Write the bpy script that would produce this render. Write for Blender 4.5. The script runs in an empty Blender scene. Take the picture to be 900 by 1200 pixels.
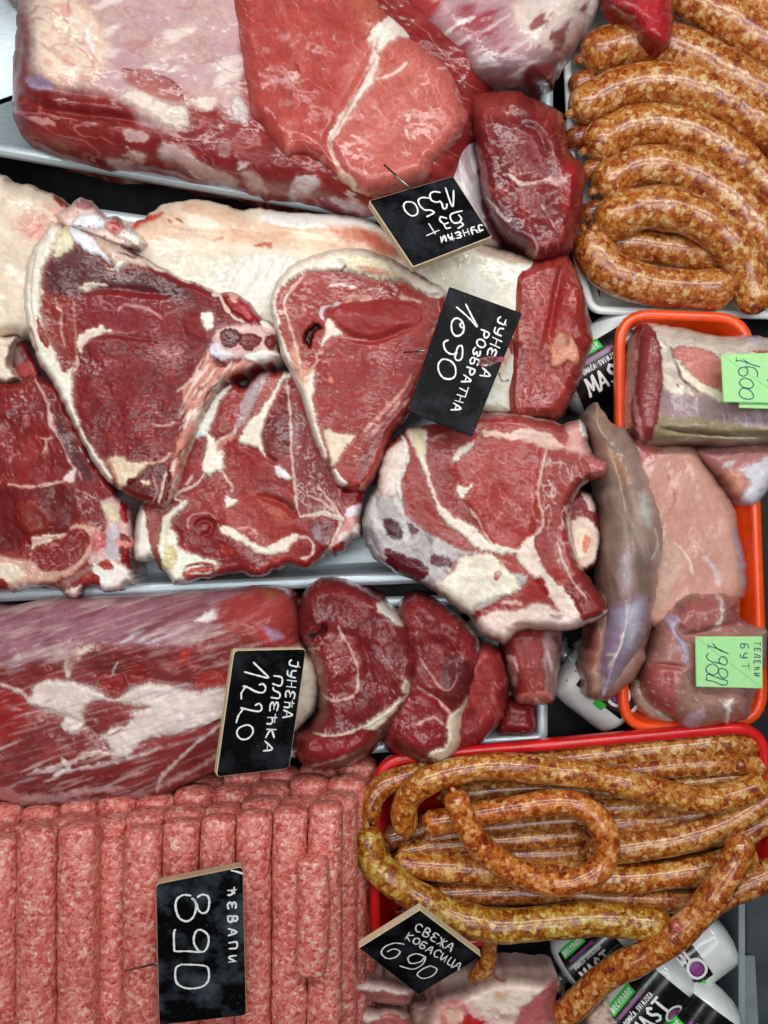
import bpy, math, random
import numpy as np
from mathutils import Vector

# ------------------------------------------------------------------ camera, light, exposure
scene = bpy.context.scene
C = scene.collection
HC = 0.80                      # camera height over the case floor
KW = 0.68 / 900.0 / 0.75       # metres per photo pixel per metre of distance
camd = bpy.data.cameras.new('camera')
camd.sensor_fit = 'VERTICAL'
camd.angle = 2 * math.atan(600 * KW)
camd.clip_start = 0.01
camd.clip_end = 50
cam = bpy.data.objects.new('camera', camd)
cam.location = (0, 0, HC)
C.objects.link(cam)
scene.camera = cam

world = bpy.data.worlds.new('World')
scene.world = world
world.use_nodes = True
bgn = world.node_tree.nodes['Background']
bgn.inputs[0].default_value = (0.93, 0.97, 1.0, 1)
bgn.inputs[1].default_value = 0.03


def area(name, loc, aim, sx, sy, power, col):
    d = bpy.data.lights.new(name, 'AREA')
    d.shape = 'RECTANGLE'
    d.size = sx
    d.size_y = sy
    d.energy = power
    d.color = col
    o = bpy.data.objects.new(name, d)
    o.location = loc
    v = Vector(aim) - Vector(loc)
    o.rotation_euler = v.to_track_quat('-Z', 'Y').to_euler()
    C.objects.link(o)
    return o


area('case_lamp', (0.0, 0.52, 0.95), (0, 0.0, 0.05), 1.5, 0.14, 8.8, (1.0, 0.98, 0.95))
area('case_lamp', (-0.05, 0.06, 1.20), (0, -0.12, 0.05), 1.3, 0.16, 5.2, (0.97, 0.99, 1.0))
area('ceiling_lamp', (0.35, -0.25, 2.2), (0, 0, 0), 1.2, 0.5, 8.5, (0.96, 0.98, 1.0))

scene.view_settings.view_transform = 'Standard'
scene.view_settings.look = 'None'
scene.view_settings.gamma = 1.0
scene.view_settings.exposure = 0.0
scene.cycles.max_bounces = 6
scene.cycles.transparent_max_bounces = 12


# ------------------------------------------------------------------ helpers
def P3(px, py, z):
    k = KW * (HC - z)
    return Vector(((px - 450) * k, (600 - py) * k, z))


def lin(c):
    a = np.asarray(c, float) / 255.0
    return np.where(a <= 0.04045, a / 12.92, ((a + 0.055) / 1.055) ** 2.4)


def sst(a, b, x):
    t = np.clip((x - a) / (b - a), 0, 1)
    return t * t * (3 - 2 * t)


_rng = np.random.RandomState(7)
_perm = np.concatenate([_rng.permutation(256)] * 3)
_ang = _rng.rand(256) * 2 * np.pi
_gx, _gy = np.cos(_ang), np.sin(_ang)


def perlin(x, y, seed=0):
    x = x + seed * 17.31
    y = y + seed * 9.77
    xi = np.floor(x).astype(np.int64)
    yi = np.floor(y).astype(np.int64)
    xf = x - xi
    yf = y - yi
    xi &= 255
    yi &= 255
    u = xf * xf * xf * (xf * (xf * 6 - 15) + 10)
    v = yf * yf * yf * (yf * (yf * 6 - 15) + 10)

    def g(ix, iy, dx, dy):
        h = _perm[_perm[ix & 255] + (iy & 255)]
        return _gx[h] * dx + _gy[h] * dy
    a = g(xi, yi, xf, yf)
    b = g(xi + 1, yi, xf - 1, yf)
    c = g(xi, yi + 1, xf, yf - 1)
    d = g(xi + 1, yi + 1, xf - 1, yf - 1)
    return ((a + (b - a) * u) + ((c + (d - c) * u) - (a + (b - a) * u)) * v) * 1.5


def fbm(x, y, seed=0, o=3):
    s = 0
    a = 1.0
    t = 0
    for i in range(o):
        s = s + a * perlin(x * 2 ** i, y * 2 ** i, seed + i * 3.7)
        t += a
        a *= 0.5
    return s / t * 1.3


def rot(x, y, ang, st):
    c, s = math.cos(math.radians(ang)), math.sin(math.radians(ang))
    return (x * c + y * s) / st, (-x * s + y * c)


def smooth(pts, closed=True, n=4):
    p = np.asarray(pts, float)
    m = len(p)
    if m < 3:
        return p
    out = []
    rng = range(m) if closed else range(m - 1)
    for i in rng:
        if closed:
            a, b, c, d = p[(i - 1) % m], p[i], p[(i + 1) % m], p[(i + 2) % m]
        else:
            a, b, c, d = p[max(i - 1, 0)], p[i], p[i + 1], p[min(i + 2, m - 1)]
        for j in range(n):
            t = j / n
            out.append(0.5 * (2 * b + (c - a) * t + (2 * a - 5 * b + 4 * c - d) * t * t + (-a + 3 * b - 3 * c + d) * t ** 3))
    if not closed:
        out.append(p[-1])
    return np.array(out)


def segdist(pts, X, Y, closed):
    """distance to polyline, parameter along it 0..1"""
    m = len(pts)
    best = np.full(X.shape, 1e9)
    par = np.zeros(X.shape)
    n = m if closed else m - 1
    for i in range(n):
        a = pts[i]
        b = pts[(i + 1) % m]
        dx, dy = b - a
        L2 = dx * dx + dy * dy + 1e-12
        t = np.clip(((X - a[0]) * dx + (Y - a[1]) * dy) / L2, 0, 1)
        d = (X - a[0] - t * dx) ** 2 + (Y - a[1] - t * dy) ** 2
        k = d < best
        best = np.where(k, d, best)
        par = np.where(k, (i + t) / n, par)
    return np.sqrt(best), par


def inside(pts, X, Y):
    r = np.zeros(X.shape, bool)
    m = len(pts)
    for i in range(m):
        x1, y1 = pts[i]
        x2, y2 = pts[(i + 1) % m]
        if y1 == y2:
            continue
        r ^= ((y1 > Y) != (y2 > Y)) & (X < (x2 - x1) * (Y - y1) / (y2 - y1) + x1)
    return r


def sdf(pts, X, Y, margin=12):
    out = np.full(X.shape, -99.0)
    lo = pts.min(0) - margin
    hi = pts.max(0) + margin
    k = (X > lo[0]) & (X < hi[0]) & (Y > lo[1]) & (Y < hi[1])
    if k.any():
        x, y = X[k], Y[k]
        d, _ = segdist(pts, x, y, True)
        out[k] = np.where(inside(pts, x, y), d, -d)
    return out


def put(o, label=None, cat=None, group=None, kind=None):
    if label:
        o['label'] = label
    if cat:
        o['category'] = cat
    if group:
        o['group'] = group
    if kind:
        o['kind'] = kind
    return o


def empty(name, loc, label, cat, group=None):
    o = bpy.data.objects.new(name, None)
    o.empty_display_size = 0.02
    o.location = loc
    C.objects.link(o)
    return put(o, label, cat, group)


def link(name, me, mat, parent=None):
    o = bpy.data.objects.new(name, me)
    if mat:
        me.materials.append(mat)
    C.objects.link(o)
    if parent:
        o.parent = parent
    return o


def mesh_np(name, V, F, smooth_=True):
    """V (n,3) array, F list/array of quads or mixed"""
    me = bpy.data.meshes.new(name)
    if isinstance(F, np.ndarray):
        n, k = F.shape
        me.vertices.add(len(V))
        me.vertices.foreach_set('co', np.ascontiguousarray(V, np.float32).ravel())
        me.loops.add(n * k)
        me.loops.foreach_set('vertex_index', np.ascontiguousarray(F, np.int32).ravel())
        me.polygons.add(n)
        me.polygons.foreach_set('loop_start', np.arange(0, n * k, k, dtype=np.int32))
        me.update(calc_edges=True)
    else:
        me.from_pydata([tuple(v) for v in V], [], [tuple(f) for f in F])
        me.update()
    if smooth_:
        me.polygons.foreach_set('use_smooth', np.ones(len(me.polygons), bool))
    return me


# ------------------------------------------------------------------ materials
def newmat(name):
    m = bpy.data.materials.new(name)
    m.use_nodes = True
    nt = m.node_tree
    return m, nt, nt.nodes['Principled BSDF']


class NT:
    def __init__(self, nt):
        self.nt = nt

    def n(self, t, **kw):
        o = self.nt.nodes.new(t)
        for k, v in kw.items():
            if k.startswith('i_'):
                key = k[2:]
                key = int(key) if key.isdigit() else key.replace('_', ' ')
                o.inputs[key].default_value = v
            else:
                setattr(o, k, v)
        return o

    def l(self, a, b):
        self.nt.links.new(a, b)


def ramp(N, fac, stops):
    r = N.n('ShaderNodeValToRGB')
    cr = r.color_ramp
    while len(cr.elements) < len(stops):
        cr.elements.new(0.5)
    for e, (p, c) in zip(cr.elements, stops):
        e.position = p
        c = lin(c) if not np.isscalar(c) else np.array([c, c, c])
        e.color = (c[0], c[1], c[2], 1)
    if fac is not None:
        N.l(fac, r.inputs[0])
    return r


def meat_material():
    m, nt, b = newmat('wet_meat')
    N = NT(nt)
    col = N.n('ShaderNodeAttribute', attribute_name='Col')
    fat = N.n('ShaderNodeAttribute', attribute_name='Fat')
    tc = N.n('ShaderNodeTexCoord')
    n1 = N.n('ShaderNodeTexNoise', i_Scale=420.0, i_Detail=5.0, i_Roughness=0.62)
    n2 = N.n('ShaderNodeTexNoise', i_Scale=1300.0, i_Detail=2.0)
    n3 = N.n('ShaderNodeTexNoise', i_Scale=70.0, i_Detail=4.0)
    for n in (n1, n2, n3):
        N.l(tc.outputs['Object'], n.inputs['Vector'])
    # colour speckle
    mr = N.n('ShaderNodeMapRange', i_1=0.3, i_2=0.7, i_3=0.84, i_4=1.16)
    N.l(n1.outputs[0], mr.inputs[0])
    mr2 = N.n('ShaderNodeMapRange', i_1=0.3, i_2=0.7, i_3=0.93, i_4=1.07)
    N.l(n2.outputs[0], mr2.inputs[0])
    mu = N.n('ShaderNodeMath', operation='MULTIPLY')
    N.l(mr.outputs[0], mu.inputs[0])
    N.l(mr2.outputs[0], mu.inputs[1])
    # damp the speckle on fat
    fm = N.n('ShaderNodeMapRange', i_1=0.0, i_2=1.0, i_3=1.0, i_4=0.3)
    N.l(fat.outputs['Fac'], fm.inputs[0])
    mix = N.n('ShaderNodeMix', data_type='FLOAT')
    mix.inputs[2].default_value = 1.0
    N.l(fm.outputs[0], mix.inputs[0])
    N.l(mu.outputs[0], mix.inputs[3])
    vm = N.n('ShaderNodeVectorMath', operation='SCALE')
    N.l(col.outputs['Color'], vm.inputs[0])
    N.l(mix.outputs[0], vm.inputs['Scale'])
    N.l(vm.outputs[0], b.inputs['Base Color'])
    # grain of the cut muscle: small cells with dark cracks
    grn = N.n('ShaderNodeAttribute', attribute_name='Grn')
    wv = N.n('ShaderNodeVectorMath', operation='SCALE')
    wv.inputs['Scale'].default_value = 0.005
    N.l(n1.outputs['Color'], wv.inputs[0])
    wa = N.n('ShaderNodeVectorMath', operation='ADD')
    N.l(tc.outputs['Object'], wa.inputs[0])
    N.l(wv.outputs[0], wa.inputs[1])
    vo = N.n('ShaderNodeTexVoronoi', i_Scale=330.0)
    vo.feature = 'DISTANCE_TO_EDGE'
    N.l(wa.outputs[0], vo.inputs['Vector'])
    ck = N.n('ShaderNodeMapRange', i_1=0.0, i_2=0.16, i_3=0.0, i_4=1.0)
    N.l(vo.outputs['Distance'], ck.inputs[0])
    cm = N.n('ShaderNodeMapRange', i_1=0.0, i_2=1.0, i_3=0.84, i_4=1.03)
    N.l(ck.outputs[0], cm.inputs[0])
    gm = N.n('ShaderNodeMix', data_type='FLOAT')
    gm.inputs[2].default_value = 1.0
    N.l(grn.outputs['Fac'], gm.inputs[0])
    N.l(cm.outputs[0], gm.inputs[3])
    v2 = N.n('ShaderNodeVectorMath', operation='SCALE')
    N.l(vm.outputs[0], v2.inputs[0])
    N.l(gm.outputs[0], v2.inputs['Scale'])
    N.l(v2.outputs[0], b.inputs['Base Color'])
    # wetness
    rr = N.n('ShaderNodeMapRange', i_1=0.35, i_2=0.65, i_3=0.3, i_4=0.55)
    N.l(n3.outputs[0], rr.inputs[0])
    ra = N.n('ShaderNodeMath', operation='MULTIPLY_ADD', i_1=0.1)
    N.l(fat.outputs['Fac'], ra.inputs[0])
    N.l(rr.outputs[0], ra.inputs[2])
    N.l(ra.outputs[0], b.inputs['Roughness'])
    b.inputs['Specular IOR Level'].default_value = 0.2
    b.inputs['Subsurface Weight'].default_value = 0.25
    b.inputs['Subsurface Radius'].default_value = (0.006, 0.0022, 0.0016)
    b.inputs['Subsurface Scale'].default_value = 1.0
    wet = N.n('ShaderNodeTexNoise', i_Scale=26.0, i_Detail=3.0)
    N.l(tc.outputs['Object'], wet.inputs['Vector'])
    wr = N.n('ShaderNodeMapRange', i_1=0.38, i_2=0.66, i_3=0.08, i_4=0.85)
    N.l(wet.outputs[0], wr.inputs[0])
    N.l(wr.outputs[0], b.inputs['Coat Weight'])
    b.inputs['Coat Roughness'].default_value = 0.10
    # relief
    ad = N.n('ShaderNodeMath', operation='MULTIPLY_ADD', i_1=0.35)
    N.l(n2.outputs[0], ad.inputs[0])
    N.l(n1.outputs[0], ad.inputs[2])
    ckg = N.n('ShaderNodeMath', operation='MULTIPLY')
    N.l(ck.outputs[0], ckg.inputs[0])
    N.l(grn.outputs['Fac'], ckg.inputs[1])
    ad2 = N.n('ShaderNodeMath', operation='MULTIPLY_ADD', i_1=0.45)
    N.l(ckg.outputs[0], ad2.inputs[0])
    N.l(ad.outputs[0], ad2.inputs[2])
    bp = N.n('ShaderNodeBump', i_Strength=0.26, i_Distance=0.0012)
    N.l(ad2.outputs[0], bp.inputs['Height'])
    N.l(bp.outputs[0], b.inputs['Normal'])
    # the film of moisture: gentler, broader waves, so its glints stay sharp
    w1 = N.n('ShaderNodeTexNoise', i_Scale=230.0, i_Detail=3.0, i_Roughness=0.55)
    N.l(tc.outputs['Object'], w1.inputs['Vector'])
    bp2 = N.n('ShaderNodeBump', i_Strength=0.55, i_Distance=0.0022)
    sg = N.n('ShaderNodeMapRange', i_1=0.0, i_2=1.0, i_3=0.10, i_4=0.30)
    N.l(grn.outputs['Fac'], sg.inputs[0])
    N.l(sg.outputs[0], bp2.inputs['Strength'])
    N.l(w1.outputs[0], bp2.inputs['Height'])
    N.l(bp2.outputs[0], b.inputs['Coat Normal'])
    return m


def sausage_material(name, stops, scale=150, gloss=0.2):
    m, nt, b = newmat(name)
    N = NT(nt)
    tc = N.n('ShaderNodeTexCoord')
    oi = N.n('ShaderNodeObjectInfo')
    off = N.n('ShaderNodeVectorMath', operation='SCALE')
    off.inputs[0].default_value = (3.1, 1.7, 2.3)
    N.l(oi.outputs['Random'], off.inputs['Scale'])
    ad = N.n('ShaderNodeVectorMath', operation='ADD')
    N.l(tc.outputs['Object'], ad.inputs[0])
    N.l(off.outputs[0], ad.inputs[1])
    ns = N.n('ShaderNodeTexNoise', i_Scale=scale * 0.9, i_Detail=4.0)
    N.l(ad.outputs[0], ns.inputs['Vector'])
    wv = N.n('ShaderNodeVectorMath', operation='SCALE')
    wv.inputs['Scale'].default_value = 1.5 / scale
    N.l(ns.outputs['Color'], wv.inputs[0])
    co = N.n('ShaderNodeVectorMath', operation='ADD')
    N.l(ad.outputs[0], co.inputs[0])
    N.l(wv.outputs[0], co.inputs[1])
    v1 = N.n('ShaderNodeTexVoronoi', i_Scale=scale)
    v1.feature = 'SMOOTH_F1'
    v1.inputs['Smoothness'].default_value = 0.55
    N.l(co.outputs[0], v1.inputs['Vector'])
    v2 = N.n('ShaderNodeTexVoronoi', i_Scale=scale * 2.3)
    N.l(co.outputs[0], v2.inputs['Vector'])
    ns2 = N.n('ShaderNodeTexNoise', i_Scale=scale * 2.2, i_Detail=4.0)
    N.l(ad.outputs[0], ns2.inputs['Vector'])
    big = N.n('ShaderNodeTexNoise', i_Scale=scale * 0.25, i_Detail=3.0)
    N.l(ad.outputs[0], big.inputs['Vector'])
    s1 = N.n('ShaderNodeSeparateColor')
    N.l(v1.outputs['Color'], s1.inputs[0])
    s2 = N.n('ShaderNodeSeparateColor')
    N.l(v2.outputs['Color'], s2.inputs[0])
    a1 = N.n('ShaderNodeMath', operation='MULTIPLY_ADD', i_1=0.56)
    N.l(s1.outputs[0], a1.inputs[0])
    a2 = N.n('ShaderNodeMath', operation='MULTIPLY_ADD', i_1=0.34)
    nv = N.n('ShaderNodeMapRange', i_1=0.3, i_2=0.7, i_3=-0.04, i_4=0.18)
    N.l(ns2.outputs[0], nv.inputs[0])
    N.l(nv.outputs[0], a2.inputs[2])
    N.l(s2.outputs[1], a2.inputs[0])
    N.l(a2.outputs[0], a1.inputs[2])
    a3 = N.n('ShaderNodeMath', operation='MULTIPLY_ADD', i_1=0.5)
    N.l(big.outputs[0], a3.inputs[0])
    N.l(a1.outputs[0], a3.inputs[2])
    a4 = N.n('ShaderNodeMath', operation='SUBTRACT', i_1=0.25)
    N.l(a3.outputs[0], a4.inputs[0])
    r = ramp(N, a4.outputs[0], stops)
    v3 = N.n('ShaderNodeTexVoronoi', i_Scale=scale * 0.85)
    N.l(co.outputs[0], v3.inputs['Vector'])
    s3 = N.n('ShaderNodeSeparateColor')
    N.l(v3.outputs['Color'], s3.inputs[0])
    pick = N.n('ShaderNodeMapRange', i_1=0.70, i_2=0.78, i_3=0.0, i_4=1.0)
    N.l(s3.outputs[2], pick.inputs[0])
    core = N.n('ShaderNodeMapRange', i_1=0.52, i_2=0.30, i_3=0.0, i_4=0.75)
    N.l(v3.outputs['Distance'], core.inputs[0])
    pm = N.n('ShaderNodeMath', operation='MULTIPLY')
    N.l(pick.outputs[0], pm.inputs[0])
    N.l(core.outputs[0], pm.inputs[1])
    chunk = N.n('ShaderNodeMix', data_type='RGBA')
    N.l(pm.outputs[0], chunk.inputs[0])
    N.l(r.outputs[0], chunk.inputs[6])
    chunk.inputs[7].default_value = (*lin((232, 198, 148)), 1)
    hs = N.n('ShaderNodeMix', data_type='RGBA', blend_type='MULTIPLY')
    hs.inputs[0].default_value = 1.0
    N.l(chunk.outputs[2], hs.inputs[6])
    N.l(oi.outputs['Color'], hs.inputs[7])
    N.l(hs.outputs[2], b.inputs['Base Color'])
    b.inputs['Roughness'].default_value = 0.42
    b.inputs['Specular IOR Level'].default_value = 0.4
    b.inputs['Coat Weight'].default_value = 0.7
    b.inputs['Coat Roughness'].default_value = gloss
    bp = N.n('ShaderNodeBump', i_Strength=0.25, i_Distance=0.0011)
    hm = N.n('ShaderNodeMath', operation='MULTIPLY_ADD', i_1=0.7)
    N.l(ns.outputs[0], hm.inputs[0])
    N.l(a1.outputs[0], hm.inputs[2])
    N.l(hm.outputs[0], bp.inputs['Height'])
    N.l(bp.outputs[0], b.inputs['Normal'])
    bp2 = N.n('ShaderNodeBump', i_Strength=0.22, i_Distance=0.0011)
    N.l(ns.outputs[0], bp2.inputs['Height'])
    N.l(bp2.outputs[0], b.inputs['Coat Normal'])
    return m


def plain(name, rgb, rough=0.5, metal=0.0, bump=0.0, bscale=200, vary=0.12, coat=0.0, spec=0.5, stretch=None):
    m, nt, b = newmat(name)
    N = NT(nt)
    tc = N.n('ShaderNodeTexCoord')
    mp = N.n('ShaderNodeMapping')
    if stretch:
        mp.inputs['Scale'].default_value = stretch
    N.l(tc.outputs['Object'], mp.inputs[0])
    ns = N.n('ShaderNodeTexNoise', i_Scale=bscale, i_Detail=4.0)
    N.l(mp.outputs[0], ns.inputs['Vector'])
    c = lin(rgb)
    a = np.clip(c * (1 - vary), 0, 1)
    d = np.clip(c * (1 + vary), 0, 1)
    r = N.n('ShaderNodeValToRGB')
    r.color_ramp.elements[0].position = 0.3
    r.color_ramp.elements[0].color = (*a, 1)
    r.color_ramp.elements[1].position = 0.7
    r.color_ramp.elements[1].color = (*d, 1)
    N.l(ns.outputs[0], r.inputs[0])
    N.l(r.outputs[0], b.inputs['Base Color'])
    mr = N.n('ShaderNodeMapRange', i_1=0.3, i_2=0.7, i_3=max(rough - 0.08, 0.02), i_4=rough + 0.08)
    N.l(ns.outputs[0], mr.inputs[0])
    N.l(mr.outputs[0], b.inputs['Roughness'])
    b.inputs['Metallic'].default_value = metal
    b.inputs['Specular IOR Level'].default_value = spec
    b.inputs['Coat Weight'].default_value = coat
    b.inputs['Coat Roughness'].default_value = 0.1
    if bump:
        bp = N.n('ShaderNodeBump', i_Strength=bump, i_Distance=0.001)
        N.l(ns.outputs[0], bp.inputs['Height'])
        N.l(bp.outputs[0], b.inputs['Normal'])
    return m


def mince_material():
    m, nt, b = newmat('minced_meat')
    N = NT(nt)
    tc = N.n('ShaderNodeTexCoord')
    oi = N.n('ShaderNodeObjectInfo')
    off = N.n('ShaderNodeVectorMath', operation='SCALE')
    off.inputs[0].default_value = (2.1, 3.7, 1.3)
    N.l(oi.outputs['Random'], off.inputs['Scale'])
    ad = N.n('ShaderNodeVectorMath', operation='ADD')
    N.l(tc.outputs['Object'], ad.inputs[0])
    N.l(off.outputs[0], ad.inputs[1])
    ns = N.n('ShaderNodeTexNoise', i_Scale=340.0, i_Detail=3.0)
    N.l(ad.outputs[0], ns.inputs['Vector'])
    wv = N.n('ShaderNodeVectorMath', operation='SCALE')
    wv.inputs['Scale'].default_value = 0.004
    N.l(ns.outputs['Color'], wv.inputs[0])
    co = N.n('ShaderNodeVectorMath', operation='ADD')
    N.l(ad.outputs[0], co.inputs[0])
    N.l(wv.outputs[0], co.inputs[1])
    v1 = N.n('ShaderNodeTexVoronoi', i_Scale=400.0)
    N.l(co.outputs[0], v1.inputs['Vector'])
    s1 = N.n('ShaderNodeSeparateColor')
    N.l(v1.outputs['Color'], s1.inputs[0])
    big = N.n('ShaderNodeTexNoise', i_Scale=170.0, i_Detail=4.0)
    N.l(ad.outputs[0], big.inputs['Vector'])
    a1 = N.n('ShaderNodeMath', operation='MULTIPLY_ADD', i_1=0.62)
    N.l(s1.outputs[0], a1.inputs[0])
    b1 = N.n('ShaderNodeMath', operation='MULTIPLY_ADD', i_1=0.9, i_2=-0.27)
    N.l(big.outputs[0], b1.inputs[0])
    N.l(b1.outputs[0], a1.inputs[2])
    r = ramp(N, a1.outputs[0], [(0.0, (156, 52, 50)), (0.28, (194, 90, 82)), (0.52, (212, 120, 108)), (0.7, (220, 140, 126)), (0.9, (234, 190, 176))])
    N.l(r.outputs[0], b.inputs['Base Color'])
    b.inputs['Roughness'].default_value = 0.38
    b.inputs['Coat Weight'].default_value = 0.25
    b.inputs['Coat Roughness'].default_value = 0.15
    hm = N.n('ShaderNodeMath', operation='MULTIPLY_ADD', i_1=-0.9)
    N.l(v1.outputs['Distance'], hm.inputs[0])
    N.l(ns.outputs[0], hm.inputs[2])
    bp = N.n('ShaderNodeBump', i_Strength=0.4, i_Distance=0.0010)
    N.l(hm.outputs[0], bp.inputs['Height'])
    N.l(bp.outputs[0], b.inputs['Normal'])
    N.l(bp.outputs[0], b.inputs['Coat Normal'])
    return m


def board_material(name='chalkboard_black', smear=(54, 58, 64), lo=0.46):
    m, nt, b = newmat(name)
    N = NT(nt)
    tc = N.n('ShaderNodeTexCoord')
    n1 = N.n('ShaderNodeTexNoise', i_Scale=38.0, i_Detail=6.0, i_Roughness=0.65)
    n2 = N.n('ShaderNodeTexNoise', i_Scale=900.0, i_Detail=1.0)
    N.l(tc.outputs['Object'], n1.inputs['Vector'])
    N.l(tc.outputs['Object'], n2.inputs['Vector'])
    r1 = ramp(N, n1.outputs[0], [(lo, (9, 9, 11)), (0.85, smear)])
    r2 = ramp(N, n2.outputs[0], [(0.75, 0.0), (0.8, 0.22)])
    mx = N.n('ShaderNodeMix', data_type='RGBA', blend_type='ADD')
    mx.inputs[0].default_value = 1.0
    N.l(r1.outputs[0], mx.inputs[6])
    N.l(r2.outputs[0], mx.inputs[7])
    N.l(mx.outputs[2], b.inputs['Base Color'])
    b.inputs['Roughness'].default_value = 0.45
    b.inputs['Specular IOR Level'].default_value = 0.08
    return m


MEAT = meat_material()
MINCE = mince_material()
SAUS_A = sausage_material('coarse_sausage', [(0.02, (92, 32, 20)), (0.2, (134, 54, 24)), (0.37, (166, 84, 28)), (0.53, (188, 112, 38)), (0.71, (202, 142, 74)), (0.91, (228, 194, 148))], 190, 0.17)
SAUS_B = sausage_material('thin_sausage', [(0.02, (84, 28, 14)), (0.2, (126, 50, 18)), (0.37, (158, 80, 24)), (0.53, (182, 112, 36)), (0.71, (198, 144, 70)), (0.91, (222, 188, 134))], 215, 0.11)
STEEL = plain('brushed_steel', (186, 200, 206), 0.34, 0.4, 0.15, 120, 0.1, stretch=(1, 14, 14))
DARK = plain('dark_floor_metal', (14, 15, 17), 0.5, 0.0, 0.2, 60, 0.3)
WHITE_P = plain('white_plastic', (222, 230, 228), 0.3, 0, 0.05, 90, 0.03, coat=0.3)
ORANGE = plain('orange_plastic', (236, 76, 14), 0.32, 0, 0.12, 45, 0.16, coat=0.25)
RED = plain('red_plastic', (208, 26, 28), 0.3, 0, 0.12, 45, 0.2, coat=0.3)
BOARD = board_material()
BOARD_S = board_material('chalkboard_smeared', (88, 98, 108), 0.44)
WOOD = plain('pale_plywood', (208, 190, 156), 0.65, 0, 0.3, 260, 0.15, stretch=(1, 6, 1))
CHALK = plain('chalk_ink', (238, 240, 238), 0.8, 0, 0, 900, 0.06, spec=0.1)
PINM = plain('steel_wire', (150, 150, 150), 0.25, 1.0)
NOTE = plain('green_paper', (172, 232, 158), 0.8, 0, 0.1, 150, 0.04, spec=0.15)
INK = plain('blue_ink', (70, 92, 120), 0.7, 0, 0, 600, 0.15)
FILM_W = plain('white_film', (228, 236, 234), 0.25, 0, 0.12, 130, 0.03, coat=0.4)
FILM_K = plain('black_film', (14, 14, 16), 0.24, 0, 0.12, 130, 0.2, coat=0.4)
FILM_G = plain('green_film', (56, 206, 76), 0.3, 0, 0, 130, 0.05)
FILM_V = plain('violet_film', (140, 62, 132), 0.3, 0, 0, 130, 0.05)
FOIL = plain('crumpled_foil', (176, 188, 186), 0.25, 0.75, 0.9, 300, 0.2)
STAIN = plain('red_stain', (126, 10, 26), 0.35, 0, 0, 200, 0.2)


# ------------------------------------------------------------------ meat as a relief mesh
def P(pts, rgb, f=2.5, dz=0.0, part=None, a=1.0, mot=0.10):
    return ('P', pts, rgb, f, dz, part, a, mot)


def L(pts, w, rgb, f=1.4, dz=0.0, part=None, a=1.0, taper=True):
    return ('L', pts, w, rgb, f, dz, part, a, taper)


def Nz(rgb, scale, lo, hi, ang=0, st=1, a=1.0, within=None, dz=0.0):
    return ('N', rgb, scale, lo, hi, ang, st, a, within, dz)


def Vn(rgb, scale, w, a=0.7, within=None, ang=0, st=1, dz=0.0):
    return ('V', rgb, scale, w, a, within, ang, st, dz)


def G(pts, w, depth):
    return ('G', pts, w, depth)


def B(cx, cy, rx, ry, ang, amp):
    return ('B', cx, cy, rx, ry, ang, amp)


_seed = [0]


def components(F, nv):
    lab = np.arange(nv)
    while True:
        m = lab[F].min(1)
        new = lab.copy()
        for i in range(F.shape[1]):
            np.minimum.at(new, F[:, i], m)
        new = new[new]
        new = new[new]
        if (new == lab).all():
            break
        lab = new
    return lab[F[:, 0]]


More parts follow.
